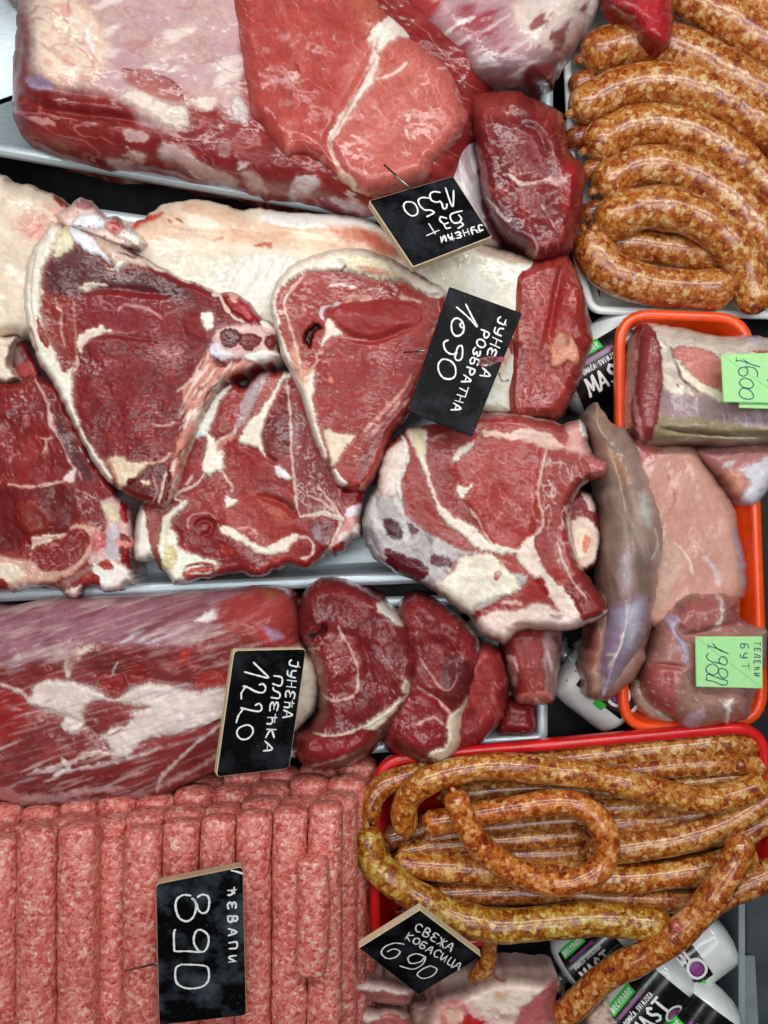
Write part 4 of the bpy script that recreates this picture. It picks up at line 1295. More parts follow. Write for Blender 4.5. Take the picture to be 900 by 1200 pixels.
# --- rib steak 3 (lower middle)
meat('rib_steak', 'marbled rib steak with curled lean, white fat streaks and yellow fat tip', 'steak',
     [(158, 655), (156, 640), (158, 615), (161, 598), (166, 580), (178, 552), (190, 528), (206, 502), (236, 468), (252, 457), (270, 448), (286, 451), (291, 444), (304, 436), (318, 433), (332, 434), (352, 436), (376, 465), (394, 520), (402, 552), (404, 568), (412, 568), (427, 572), (424, 596), (423, 622), (416, 631), (408, 637), (404, 646), (392, 651), (384, 650), (376, 656), (368, 663), (360, 668), (348, 665), (334, 664), (318, 672), (300, 677), (276, 672), (250, 677), (218, 684), (206, 685), (196, 676), (188, 666), (180, 655), (170, 658)],
     0.010, 0.062, (138, 46, 46), [
         Nz((158, 66, 62), 18, 0.1, 0.6, 0, 2, 0.6), Vn((90, 24, 28), 13, 0.08, 0.6),
         P([(222, 580), (260, 562), (274, 585), (262, 606), (226, 602), (212, 590)], (148, 62, 56), 4), Nz((186, 96, 88), 4, 0.3, 0.6, 0, 1, 0.7, [(222, 580), (260, 562), (330, 580), (340, 620), (300, 640), (226, 602)]),
         P([(268, 590), (300, 574), (330, 590), (345, 612), (340, 628), (312, 640), (290, 630), (262, 612)], (156, 62, 56), 4, 0.0006),
         P([(318, 594), (332, 600), (330, 610), (318, 606)], (176, 84, 60), 3),
         P([(205, 610), (224, 600), (256, 606), (258, 624), (290, 640), (318, 654), (280, 668), (240, 656), (214, 632)], (124, 36, 38), 4),
         P([(258, 640), (274, 642), (268, 650), (258, 648)], (158, 52, 46), 2.5),
         P([(245, 505), (270, 470), (286, 454), (290, 470), (280, 500), (262, 508)], (142, 52, 50), 3),
         P([(305, 500), (322, 470), (340, 460), (346, 500), (340, 530), (318, 540), (308, 525)], (112, 34, 36), 4), Vn((60, 14, 18), 9, 0.1, 0.7, [(305, 500), (340, 460), (346, 530), (318, 540)]),
         P([(344, 470), (360, 500), (376, 550), (396, 580), (390, 600), (350, 600), (346, 550)], (128, 58, 60), 4), Vn((216, 176, 170), 7, 0.16, 0.75, [(344, 470), (360, 500), (376, 550), (396, 580), (396, 604), (350, 602), (346, 550)]),
         P([(276, 500), (288, 460), (300, 442), (314, 436), (309, 454), (298, 470), (293, 486), (284, 498)], (168, 138, 142), 3),
         P([(300, 476), (312, 446), (326, 438), (318, 462), (306, 478), (300, 486)], (162, 78, 70), 2.5),
         # fat
         P([(161, 597), (170, 600), (174, 618), (178, 640), (180, 655), (168, 658), (156, 645)], (230, 218, 204), 2, 0.0015, 'fat_rim'),
         P([(172, 600), (196, 592), (200, 600), (190, 620), (187, 645), (192, 665), (180, 650), (174, 620)], (146, 72, 64), 2.5),
         P([(216, 586), (219, 592), (206, 604), (201, 620), (208, 626), (211, 640), (224, 650), (252, 658), (250, 664), (232, 662), (216, 668), (216, 683), (200, 680), (192, 668), (186, 645), (188, 620), (198, 600)], (238, 230, 208), 2, 0.002, 'fat_rim'),
         P([(197, 640), (207, 640), (210, 652), (203, 666), (192, 664), (192, 654)], (206, 188, 104), 2.5), L([(199, 600), (195, 625), (196, 645)], 4, (218, 206, 140)),
         P([(218, 664), (240, 658), (252, 664), (240, 674), (222, 680), (214, 676)], (170, 74, 62), 2.5), Nz((236, 220, 204), 5, 0.05, 0.3, -10, 4, 0.9, [(210, 662), (252, 660), (240, 678), (210, 684)]),
         P([(226, 513), (246, 474), (256, 461), (270, 449), (270, 455), (257, 472), (251, 490), (244, 508), (236, 512)], (234, 230, 214), 1.8, 0.0015, 'fat_seam'),
         P([(242, 508), (252, 515), (260, 527), (262, 551), (254, 552), (246, 557), (238, 554), (236, 546), (242, 528)], (236, 226, 206), 2, 0.0012, 'fat_seam'),
         L([(275, 496), (274, 508), (260, 514), (252, 522)], 4, (220, 186, 178), 1.6), L([(276, 512), (262, 518), (254, 528)], 5, (206, 120, 96), 2),
         L([(261, 550), (266, 562), (272, 570), (271, 576)], 2.8, (226, 180, 164)), L([(240, 553), (230, 568), (210, 576), (205, 583), (212, 588), (218, 592)], 3.6, (226, 190, 176), 1.3, 0.0008),
         L([(226, 556), (222, 564), (218, 568)], 3, (222, 170, 160)),
         P([(291, 494), (304, 484), (307, 476), (318, 462), (326, 445), (335, 435), (342, 440), (330, 450), (322, 466), (314, 484), (308, 498), (305, 512), (308, 524), (311, 534), (300, 525), (288, 521), (280, 516), (285, 506)], (234, 220, 196), 2, 0.0014, 'fat_seam'),
         L([(335, 440), (339, 470), (341, 510), (343, 545), (348, 590)], 2.6, (222, 180, 170)),
         P([(321, 546), (330, 546), (341, 558), (338, 562), (326, 558)], (220, 214, 218), 2, 0.001),
         P([(265, 581), (277, 587), (266, 596), (264, 590)], (236, 214, 202), 1.6, 0.001), L([(265, 580), (262, 574), (274, 572)], 1.6, (110, 40, 40)),
         P([(256, 617), (276, 621), (292, 633), (310, 641), (326, 634), (346, 626), (352, 630), (340, 638), (336, 646), (320, 651), (300, 648), (288, 639), (270, 630), (258, 624)], (236, 214, 194), 1.8, 0.0012, 'fat_seam'),
         L([(346, 630), (360, 630), (368, 640), (364, 652), (352, 654)], 3.4, (228, 190, 176)), L([(278, 619), (294, 618), (302, 626)], 1.8, (220, 160, 150)),
         L([(222, 620), (221, 608), (230, 602), (244, 602), (254, 608)], 2, (214, 140, 130)), G([(228, 620), (236, 610), (248, 614), (244, 626), (234, 626)], 3, 0.003),
         L([(352, 606), (372, 602), (390, 604), (402, 608)], 6, (228, 196, 180), 2, 0.001, 'fat_seam'), L([(402, 606), (394, 628), (384, 646), (362, 667)], 5, (232, 204, 190), 1.6, 0.001, 'fat_seam'),
         L([(352, 606), (346, 585), (352, 575)], 3, (220, 170, 160)), L([(400, 605), (385, 585), (372, 568)], 3, (226, 180, 170)), L([(400, 608), (380, 590), (360, 580)], 2.4, (220, 170, 160)),
         P([(360, 612), (384, 610), (392, 616), (386, 632), (376, 642), (366, 630)], (110, 40, 42), 3), P([(364, 618), (374, 616), (376, 630), (368, 632)], (140, 116, 124), 3),
         # bone
         P([(396, 574), (412, 569), (428, 572), (425, 622), (408, 638), (398, 650), (384, 651), (394, 630), (404, 606), (400, 588)], (216, 150, 146), 2, 0.0018, 'bone'),
         P([(399, 574), (412, 571), (417, 580), (412, 596), (402, 590)], (132, 20, 30), 2), P([(416, 576), (426, 575), (424, 590), (416, 594)], (140, 30, 38), 1.8),
         P([(404, 598), (420, 590), (424, 600), (414, 606), (406, 606)], (216, 208, 220), 2), P([(396, 630), (406, 622), (408, 632), (400, 644)], (222, 196, 186), 2), P([(390, 640), (406, 634), (400, 650), (388, 650)], (142, 42, 42), 2.2),
         P([(412, 620), (424, 614), (422, 624), (414, 632)], (232, 222, 214), 1.6),
         L([(318, 673), (334, 665), (350, 667), (360, 669)], 4, (232, 200, 188), 1.2), G([(300, 580), (330, 590), (348, 606)], 4, 0.004), L([(302, 574), (330, 582), (346, 596)], 5, (110, 60, 58), 2),
         G([(282, 520), (300, 530), (330, 545)], 4, 0.002),
     ], R=10, edge=0.66, warp=2.2, grain=(0, 1, 0.0006), lump=0.0025, ragged=1.6)

# --- rib steak 4 (left edge)
meat('rib_steak', 'rib steak with chopped white and red bone end, below the ragged fat scrap', 'steak',
     [(-60, 440), (0, 447), (22, 446), (40, 440), (66, 450), (82, 478), (96, 505), (108, 532), (122, 552), (132, 568), (138, 578), (144, 585), (150, 588), (155, 605), (156, 625), (160, 638), (155, 655), (158, 672), (157, 684), (148, 686), (140, 693), (125, 694), (112, 688), (100, 690), (90, 702), (80, 700), (70, 692), (40, 688), (20, 694), (0, 692), (-60, 695)],
     0.008, 0.055, (124, 36, 40), [
         Vn((78, 18, 22), 13, 0.09, 0.6), Nz((158, 66, 66), 6, 0.25, 0.6, 60, 3, 0.5), Nz((146, 46, 48), 24, 0.1, 0.5, 0, 2, 0.6),
         P([(0, 572), (40, 574), (80, 570), (90, 600), (76, 625), (40, 634), (0, 648), (-60, 650), (-60, 570)], (102, 28, 32), 5),
         P([(20, 590), (40, 584), (58, 600), (60, 620), (40, 630), (24, 616)], (124, 44, 38), 5, 0.002),
         L([(42, 444), (52, 466), (58, 486), (62, 500), (74, 518), (82, 540), (87, 554), (80, 562), (60, 567), (32, 571), (10, 568)], 4.6, (222, 164, 154), 1.6, 0.001, 'fat_seam'),
         P([(76, 560), (86, 548), (89, 558), (84, 566)], (228, 196, 188), 2), P([(56, 484), (62, 486), (64, 500), (60, 500)], (226, 180, 172), 2),
         L([(46, 513), (54, 515), (62, 512)], 2.4, (216, 160, 154)), L([(54, 515), (54, 524), (49, 532)], 2.4, (216, 160, 154)), L([(12, 542), (15, 533), (24, 532)], 3, (190, 110, 106)), L([(32, 486), (30, 500)], 4, (170, 96, 96), 3),
         P([(86, 560), (92, 548), (104, 560), (116, 580), (122, 605), (116, 620), (100, 612), (90, 590)], (120, 44, 48), 3), Vn((206, 160, 160), 7, 0.14, 0.75, [(86, 560), (92, 548), (104, 560), (116, 580), (122, 605), (116, 620), (100, 612), (90, 590)], 70, 2),
         P([(62, 462), (76, 500), (92, 530), (112, 560), (100, 562), (84, 540), (70, 510)], (90, 46, 50), 3), Nz((190, 150, 146), 6, 0.2, 0.5, 60, 4, 0.7, [(62, 462), (76, 500), (92, 530), (112, 560), (100, 562), (84, 540), (70, 510)]),
         P([(38, 634), (42, 630), (60, 628), (78, 624), (60, 634), (44, 640), (36, 644)], (222, 186, 162), 1.8, 0.001), G([(30, 640), (60, 632), (84, 622)], 4, 0.003), P([(24, 628), (36, 630), (36, 642), (26, 640)], (120, 6, 18), 3),
         # rib band
         P([(-60, 650), (0, 652), (36, 656), (70, 640), (84, 616), (112, 618), (118, 640), (104, 655), (84, 672), (60, 682), (30, 690), (-60, 694)], (214, 158, 138), 3, 0.0012, 'rib_fat'),
         P([(38, 652), (60, 640), (80, 622), (98, 620), (108, 630), (100, 648), (84, 664), (60, 670), (44, 664)], (128, 46, 48), 3), Vn((206, 140, 132), 9, 0.12, 0.7, [(38, 652), (80, 622), (108, 630), (84, 664), (44, 664)], -20, 2),
         P([(-60, 660), (0, 658), (24, 664), (30, 676), (10, 684), (-60, 686)], (228, 202, 176), 3, 0.001), P([(-2, 678), (8, 680), (10, 690), (-2, 690)], (142, 44, 42), 2), P([(20, 686), (40, 685), (42, 690), (22, 692)], (240, 230, 220), 1.6, 0.001),
         P([(44, 684), (66, 684), (94, 668), (106, 662), (108, 668), (88, 682), (74, 692), (60, 690)], (150, 100, 98), 2.4),
         # bone end
         P([(118, 588), (132, 584), (150, 588), (158, 630), (156, 655), (140, 660), (116, 662), (104, 660), (112, 640), (124, 620)], (216, 166, 160), 3, 0.0015, 'bone'),
         P([(122, 594), (132, 588), (142, 604), (138, 612), (126, 606)], (226, 206, 160), 3), P([(141, 590), (149, 590), (152, 610), (145, 610)], (142, 22, 30), 2), P([(140, 626), (154, 630), (154, 645), (155, 668), (144, 664), (140, 645)], (120, 18, 26), 2, -0.0006),
         P([(128, 620), (137, 616), (140, 640), (138, 656), (126, 650)], (196, 186, 198), 3), P([(112, 620), (126, 624), (124, 640), (112, 648), (108, 636)], (204, 110, 108), 3), P([(138, 632), (154, 636), (154, 641), (139, 640)], (220, 140, 126), 1.5),
         P([(108, 664), (122, 656), (140, 660), (158, 672), (158, 684), (142, 692), (124, 694), (112, 688)], (236, 222, 212), 2.2, 0.0016, 'bone'),
         P([(96, 680), (100, 674), (114, 672), (118, 690), (108, 690)], (146, 50, 46), 2.2), P([(116, 660), (128, 656), (134, 664), (122, 668)], (170, 76, 66), 2.2),
         P([(74, 694), (86, 688), (96, 686), (94, 698), (84, 703)], (224, 196, 184), 2, 0.0014, 'bone'), L([(48, 686), (64, 692), (80, 701)], 3, (120, 20, 30)),
     ], R=10, edge=0.66, warp=2.4, grain=(60, 2, 0.0006), lump=0.0025, ragged=1.8)

meat('fat_scrap', 'thin curl of dried fat in the gap between two rib steaks', 'fat',
     [(90, 520), (96, 524), (103, 534), (108, 540), (108, 548), (120, 548), (112, 554), (102, 546), (98, 536), (92, 530)], 0.02, 0.045, (196, 170, 146), [], R=4, edge=0.6, main='fat', grn=0.12, marb=0.15, step=1.0)
meat('beef_flap', 'narrow dark membrane flap wedged behind the fat rim of the biggest steak', 'beef',
     [(52, 440), (64, 452), (80, 490), (96, 520), (118, 552), (134, 572), (136, 590), (120, 584), (100, 560), (84, 530), (66, 490), (54, 460)], 0.012, 0.05, (94, 52, 52), [Nz((170, 140, 132), 8, 0.1, 0.5, 62, 5, 0.7), Nz((50, 20, 24), 10, 0.2, 0.5, 62, 4, 0.7)], R=10, edge=0.4, main='membrane', grn=0.12, marb=0.15)

# --- rib roast
A = lambda p: zo(400, 460, 2.647, p)
meat('rib_roast', 'thick rib roast with grey membrane side and curved rib bone, right of the marbled steak', 'roast',
     A([(190, 120), (215, 105), (300, 95), (380, 70), (440, 60), (540, 65), (620, 80), (690, 95), (742, 84), (762, 130), (780, 190), (826, 212), (830, 245), (808, 272), (772, 276), (745, 296), (716, 350), (712, 400), (724, 470), (742, 530), (790, 610), (825, 660), (822, 692), (750, 726), (700, 741), (620, 738), (560, 736), (510, 780), (460, 765), (420, 735), (400, 700), (330, 650), (260, 600), (150, 550), (90, 500), (65, 430), (75, 350), (108, 285), (113, 230), (138, 162)]),
     0.03, 0.068, (156, 58, 54), [
         Vn((112, 34, 36), 14, 0.07, 0.5), Nz((178, 84, 76), 16, 0.1, 0.6, 20, 3, 0.6), Nz((206, 140, 128), 6, 0.4, 0.6, 20, 3, 0.6),
         P(A([(350, 220), (420, 130), (540, 140), (620, 190), (615, 260), (600, 400), (540, 490), (470, 470), (400, 360)]), (158, 58, 52), 5, 0.0008), Vn((214, 140, 124), 18, 0.05, 0.55, A([(350, 220), (420, 130), (620, 190), (600, 400), (540, 490), (470, 470)]), 50, 2.5),
         P(A([(200, 150), (250, 230), (280, 310), (330, 380), (420, 440), (430, 490), (380, 500), (280, 450), (200, 380), (175, 290), (200, 220)]), (148, 62, 56), 3.5),
         P(A([(270, 120), (340, 110), (345, 210), (370, 300), (420, 370), (430, 420), (340, 370), (290, 290), (265, 190)]), (136, 50, 46), 3.5),
         # membrane side
         P(A([(100, 290), (130, 320), (180, 320), (200, 380), (260, 430), (350, 480), (430, 495), (380, 510), (330, 560), (560, 560), (550, 610), (430, 680), (410, 720), (380, 710), (250, 640), (60, 560), (30, 400)]), (176, 166, 166), 3, 0.0006, 'membrane'),
         Nz((120, 106, 116), 20, 0.05, 0.5, 60, 3, 0.8, A([(80, 300), (180, 330), (260, 430), (350, 490), (330, 560), (250, 600), (60, 530)])), Nz((214, 208, 200), 14, 0.15, 0.5, 70, 3, 0.7, A([(60, 300), (180, 330), (350, 490), (300, 620), (60, 530)])),
         P(A([(130, 400), (160, 390), (190, 430), (180, 460), (140, 440)]), (70, 22, 38), 3.5), P(A([(135, 480), (180, 500), (260, 530), (275, 560), (250, 585), (180, 560), (140, 520)]), (84, 16, 34), 3), P(A([(290, 500), (340, 520), (330, 540), (280, 530)]), (96, 50, 66), 3.5), P(A([(200, 400), (240, 430), (220, 440)]), (84, 40, 54), 3),
         P(A([(340, 560), (380, 510), (450, 500), (500, 530), (552, 590), (540, 620), (480, 640), (420, 660), (400, 690), (330, 640), (290, 600)]), (234, 220, 196), 3, 0.0014, 'fat_patch'), P(A([(475, 560), (498, 555), (490, 580), (475, 585)]), (176, 80, 60), 2),
         Nz((216, 190, 160), 14, 0.2, 0.5, 30, 2, 0.6, A([(340, 560), (450, 500), (552, 590), (420, 660)])),
         P(A([(115, 240), (140, 180), (190, 150), (205, 190), (190, 240), (182, 310), (150, 320), (115, 300)]), (226, 198, 186), 3, 0.0014, 'fat_patch'),
         L(A([(185, 130), (205, 180), (192, 240), (178, 290), (185, 330)]), 5, (238, 228, 220), 1.4, 0.0012, 'fat_seam'),
         P(A([(200, 112), (240, 110), (270, 130), (262, 180), (275, 250), (300, 330), (340, 380), (400, 410), (440, 450), (470, 470), (540, 490), (530, 505), (440, 490), (370, 440), (320, 400), (285, 330), (262, 260), (235, 190), (205, 130)]), (234, 212, 196), 2, 0.0014, 'fat_seam'),
         P(A([(222, 125), (252, 130), (256, 175), (240, 185)]), (222, 208, 150), 2.5),
         P(A([(345, 214), (360, 180), (410, 148), (395, 185), (360, 212)]), (232, 208, 192), 1.8, 0.0008, 'fat_seam'), P(A([(360, 285), (385, 295), (408, 285), (385, 310), (375, 330), (362, 310)]), (236, 214, 200), 1.5, 0.0008), L(A([(400, 360), (425, 395), (440, 430), (465, 470)]), 2.6, (226, 176, 160)),
         # right side
         P(A([(545, 495), (590, 440), (602, 480), (620, 540), (680, 600), (730, 650), (742, 700), (700, 690), (640, 630), (560, 530)]), (230, 204, 186), 2.2, 0.001, 'fat_seam'),
         P(A([(600, 430), (640, 420), (660, 500), (640, 560), (610, 510)]), (146, 60, 54), 3), L(A([(632, 180), (620, 260), (608, 330), (628, 400), (598, 445)]), 4, (226, 180, 166), 1.8, 0.0006),
         P(A([(640, 190), (740, 200), (750, 260), (715, 330), (705, 400), (730, 530), (690, 560), (640, 440), (620, 330)]), (148, 62, 58), 3.5), Vn((222, 178, 168), 10, 0.13, 0.75, A([(640, 190), (740, 200), (750, 260), (715, 330), (705, 400), (730, 530), (690, 560), (640, 440), (620, 330)]), 80, 2.2),
         L(A([(760, 275), (728, 310), (712, 360), (706, 420), (724, 490), (745, 545)]), 4, (232, 206, 196), 1.4, 0.001, 'bone', 1, False),
         P(A([(690, 600), (740, 560), (800, 640), (822, 680), (740, 720), (736, 680)]), (128, 44, 46), 3), L(A([(670, 470), (700, 560), (760, 640)]), 3, (220, 166, 156)), L(A([(735, 722), (790, 700), (826, 672)]), 4, (232, 206, 196)),
         P(A([(420, 680), (540, 640), (610, 570), (640, 620), (620, 660), (560, 660), (480, 690), (420, 715)]), (146, 46, 44), 3), L(A([(500, 655), (540, 650), (560, 660)]), 4, (226, 170, 156), 2),
         P(A([(410, 730), (450, 690), (560, 670), (620, 650), (680, 680), (742, 700), (740, 735), (560, 745), (500, 790)]), (226, 190, 176), 3, 0.001, 'fat_patch'), Nz((172, 96, 88), 9, 0.15, 0.5, 0, 3, 0.6, A([(410, 730), (560, 670), (680, 680), (560, 745), (500, 790)])), P(A([(650, 690), (690, 690), (680, 705), (660, 705)]), (150, 120, 122), 3),
         # top
         P(A([(440, 115), (520, 125), (570, 112), (640, 130), (690, 175), (640, 180), (560, 150), (450, 135)]), (226, 176, 160), 3, 0.0008), P(A([(570, 70), (680, 100), (700, 150), (640, 130), (560, 100)]), (150, 70, 66), 3), L(A([(430, 62), (540, 68), (630, 84), (690, 98)]), 3, (228, 198, 176)),
         P(A([(690, 100), (742, 84), (764, 140), (784, 195), (740, 200), (690, 180), (700, 140)]), (214, 150, 142), 2.6, 0.001, 'bone'), P(A([(736, 86), (754, 90), (760, 130), (744, 140)]), (240, 230, 222), 1.5, 0.0012), P(A([(762, 196), (826, 222), (820, 256), (780, 262), (758, 230)]), (190, 104, 104), 2, 0.0008, 'bone'), Nz((226, 160, 158), 4, 0.1, 0.4, 0, 1, 0.6, A([(690, 100), (764, 140), (826, 222), (780, 262), (740, 200)])),
     ], R=13, edge=0.55, warp=2.4, grain=(30, 2, 0.0005), lump=0.002, ragged=1.5, tilt=(0.06, -0.02))

meat('marrow_bone', 'round marrow bone slice with cream centre, tucked behind the rib roast', 'bone',
     [(655, 600), (668, 580), (682, 574), (697, 583), (703, 605), (706, 630), (703, 655), (692, 668), (672, 672), (655, 650)],
     0.01, 0.055, (120, 40, 44), [
         P([(662, 632), (668, 610), (680, 604), (694, 609), (701, 625), (701, 645), (694, 660), (682, 666), (668, 655)], (222, 188, 170), 2, 0.003, 'bone_ring'),
         P([(668, 634), (676, 620), (688, 620), (693, 634), (688, 650), (676, 654)], (240, 212, 176), 3, 0.0006, 'marrow'), P([(686, 626), (692, 634), (686, 648), (682, 640)], (222, 130, 90), 3),
         P([(684, 578), (694, 584), (696, 596), (688, 598)], (226, 190, 180), 2)], R=9, edge=0.5, ragged=0.6)

# --- lower pan: shank and rolled cuts
A = lambda p: zo(0, 660, 2.5, p)
meat('beef_shank', 'big beef shank with lilac silverskin and broad white tendon, above the minced rolls', 'beef',
     [(-60, 716), (0, 713), (50, 703), (120, 700), (200, 695), (270, 690), (305, 687), (332, 690), (346, 702), (353, 722), (354, 750), (360, 766), (370, 778), (374, 800), (369, 830), (352, 852), (330, 872), (296, 890), (260, 902), (220, 921), (180, 936), (120, 944), (60, 948), (20, 946), (0, 939), (-60, 930)],
     0.018, 0.078, (126, 56, 57), [
         Nz((166, 84, 84), 26, 0.0, 0.5, 165, 4, 0.7), Nz((112, 34, 40), 24, 0.15, 0.6, 160, 3, 0.6),
         P(A([(-60, 140), (100, 110), (300, 95), (520, 85), (700, 70), (780, 80), (640, 170), (560, 240), (420, 240), (300, 240), (160, 280), (0, 290), (-60, 290)]), (156, 104, 118), 8, 0, 'silverskin'),
         Nz((196, 160, 156), 12, 0.0, 0.45, 162, 7, 0.8, A([(-60, 130), (300, 90), (760, 70), (700, 220), (420, 240), (160, 290), (-60, 300)])), Nz((112, 60, 74), 14, 0.15, 0.5, 158, 6, 0.7, A([(100, 110), (520, 85), (640, 170), (420, 260), (160, 280)])),
         Nz((206, 190, 206), 10, 0.3, 0.55, 160, 5, 0.7, A([(-60, 220), (160, 230), (420, 200), (600, 180), (420, 250), (100, 300), (-60, 290)])),
         P(A([(580, 160), (640, 130), (720, 110), (660, 140), (620, 170)]), (222, 206, 202), 2), L(A([(570, 170), (620, 150), (700, 118)]), 3, (230, 218, 214)),
         P(A([(190, 330), (210, 260), (270, 235), (280, 245), (230, 290), (210, 330)]), (222, 186, 168), 2.5, 0.0012, 'tendon'),
         P(A([(200, 290), (230, 250), (260, 330), (230, 350)]), (140, 76, 90), 6, 0, None, 0.7),
         P(A([(280, 330), (340, 320), (370, 350), (350, 380), (300, 360)]), (134, 42, 42), 3, -0.0015), P(A([(380, 290), (430, 300), (420, 350), (370, 340)]), (140, 48, 48), 3, -0.0015), P(A([(530, 255), (552, 250), (550, 285), (530, 290)]), (176, 60, 54), 2), P(A([(580, 330), (640, 310), (670, 350), (620, 370), (580, 365)]), (162, 62, 58), 3, -0.001), L(A([(325, 330), (350, 285)]), 2, (226, 206, 206)),
         P(A([(85, 390), (120, 350), (160, 340), (230, 350), (300, 382), (340, 400), (400, 360), (480, 356), (560, 380), (680, 365), (680, 440), (640, 462), (560, 490), (470, 505), (420, 520), (380, 560), (330, 572), (320, 540), (290, 510), (380, 460), (380, 440), (440, 420), (360, 412), (290, 400), (240, 440), (245, 470), (210, 500), (180, 480), (180, 455), (120, 430), (80, 410)]), (228, 210, 200), 4.5, 0.0016, 'tendon', 0.9),
         Nz((200, 178, 182), 12, 0.1, 0.5, 165, 5, 0.65, A([(380, 360), (680, 365), (680, 440), (470, 505), (330, 560), (380, 460)])), Nz((146, 60, 62), 9, 0.32, 0.5, 160, 6, 0.7, A([(380, 440), (640, 450), (400, 560), (300, 520)])),
         L(A([(0, 350), (50, 370), (90, 400)]), 5, (222, 184, 176), 2), P(A([(-60, 360), (30, 370), (80, 420), (60, 500), (-60, 520)]), (146, 46, 48), 7),
         L(A([(80, 620), (160, 600), (260, 560), (330, 560)]), 6, (222, 186, 180), 2, 0.001), L(A([(130, 640), (200, 610), (300, 590), (420, 560), (520, 530)]), 5, (218, 180, 176), 2, 0.001, 'tendon'), L(A([(180, 570), (200, 600), (160, 620)]), 5, (226, 206, 196)),
         L(A([(0, 680), (120, 690), (260, 670), (360, 660)]), 8, (214, 166, 166), 4), L(A([(100, 690), (300, 700), (440, 680)]), 6, (176, 150, 164), 4), L(A([(460, 660), (560, 610), (640, 560), (670, 500)]), 6, (206, 166, 166), 3), L(A([(360, 600), (470, 550), (560, 500), (640, 470)]), 5, (150, 44, 42), 2.5),
         L(A([(460, 670), (480, 620), (560, 540), (650, 470)]), 4, (224, 190, 186), 2),
         Nz((214, 176, 172), 9, 0.25, 0.5, 158, 8, 0.6, A([(-60, 520), (300, 520), (650, 480), (560, 620), (300, 700), (-60, 700)])), P(A([(-60, 660), (30, 660), (60, 700), (-60, 720)]), (206, 130, 130), 4),
         Nz((206, 168, 164), 4, 0.12, 0.5, 163, 14, 0.34), Nz((92, 34, 40), 5, 0.2, 0.55, 161, 12, 0.3), Nz((190, 176, 196), 7, 0.3, 0.6, 162, 9, 0.55, A([(-60, 560), (300, 620), (560, 600), (440, 690), (-60, 720)])),
         P(A([(820, 240), (880, 240), (935, 300), (935, 420), (880, 480), (830, 520), (800, 400)]), (226, 216, 190), 3, 0.001, 'tendon'), Nz((190, 190, 180), 8, 0.2, 0.5, 100, 4, 0.6, A([(820, 240), (935, 300), (935, 420), (830, 520)])),
         P(A([(640, 120), (760, 70), (840, 90), (880, 200), (860, 250), (740, 230), (660, 200)]), (152, 64, 64), 7), Nz((186, 112, 112), 14, 0.1, 0.5, 150, 4, 0.6, A([(640, 120), (840, 90), (860, 250), (660, 200)])),
         P(A([(760, 70), (810, 80), (800, 100), (770, 90)]), (140, 110, 60), 5, 0, None, 0.6), P(A([(750, 210), (790, 195), (810, 220), (780, 235)]), (170, 62, 58), 3), P(A([(770, 190), (830, 210), (800, 225)]), (176, 150, 186), 4, 0, None, 0.7),
         G(A([(220, 300), (330, 320), (520, 350), (660, 360)]), 6, 0.003), G(A([(80, 420), (240, 470), (330, 560)]), 5, 0.003), G(A([(560, 240), (620, 180), (700, 130)]), 5, 0.002), B(120, 760, 120, 26, -6, 0.006),
     ], R=64, edge=0.42, grain=(162, 7, 0.0008), lump=0.003, ragged=0.8)

A = lambda p: zo(320, 660, 2.5, p)
meat('rolled_beef', 'large rolled dark beef cut with marbled core, right of the shank', 'beef',
     A([(82, 100), (105, 62), (140, 46), (190, 45), (250, 65), (320, 100), (380, 160), (420, 230), (436, 300), (424, 360), (385, 440), (335, 510), (270, 570), (200, 602), (130, 606), (75, 580), (58, 540), (70, 500), (110, 470), (132, 400), (122, 320), (100, 255), (76, 222), (72, 150)]),
     0.008, 0.085, (112, 36, 42), [
         Vn((74, 18, 26), 20, 0.06, 0.5), Nz((138, 60, 62), 22, 0.1, 0.6, 60, 2, 0.6), Nz((168, 110, 108), 3.5, 0.45, 0.65, 0, 1, 0.5),
         P(A([(120, 220), (190, 205), (240, 230), (260, 320), (240, 390), (190, 412), (140, 390), (110, 300)]), (128, 46, 48), 4), Vn((216, 156, 148), 11, 0.10, 0.8, A([(110, 230), (190, 205), (235, 230), (250, 330), (230, 390), (190, 412), (140, 390), (110, 300)])),
         L(A([(200, 205), (225, 250), (245, 300), (250, 350), (235, 390), (180, 405), (140, 380)]), 3, (222, 170, 158), 1.3), L(A([(190, 180), (200, 210)]), 3, (220, 180, 170)),
         G(A([(90, 222), (130, 215), (150, 195), (145, 175)]), 3.5, 0.010), P(A([(95, 212), (140, 200), (148, 188), (150, 205), (110, 222)]), (44, 10, 16), 2),
         B(372, 712, 22, 26, 0, 0.006),
         P(A([(300, 115), (330, 105), (375, 150), (388, 180), (360, 180), (320, 150)]), (206, 194, 180), 3, 0.0014, 'fat_patch'), P(A([(380, 340), (402, 350), (405, 372), (380, 376)]), (226, 196, 170), 2, 0.001),
         L(A([(118, 500), (180, 505), (260, 482), (340, 430), (395, 385), (420, 355)]), 5, (226, 194, 166), 1.5, 0.0012, 'fat_seam'), P(A([(260, 480), (340, 425), (390, 395), (350, 440), (300, 490)]), (226, 206, 176), 2.5, 0.001),
         P(A([(330, 470), (385, 400), (420, 370), (390, 440), (330, 520), (250, 585), (150, 606), (120, 600), (220, 560)]), (104, 74, 68), 5, 0, 'membrane'), P(A([(70, 500), (180, 510), (260, 490), (300, 500), (240, 550), (150, 580), (70, 570)]), (132, 40, 46), 4),
         L(A([(110, 595), (160, 585), (220, 560)]), 3, (200, 150, 140)), Nz((206, 170, 160), 7, 0.4, 0.6, -35, 4, 0.6, A([(330, 470), (420, 370), (330, 520), (150, 606)])),
         G(A([(150, 200), (220, 210), (270, 260), (280, 350), (250, 420)]), 5, 0.002),
     ], R=20, edge=0.5, grain=(60, 2, 0.0009), lump=0.005)
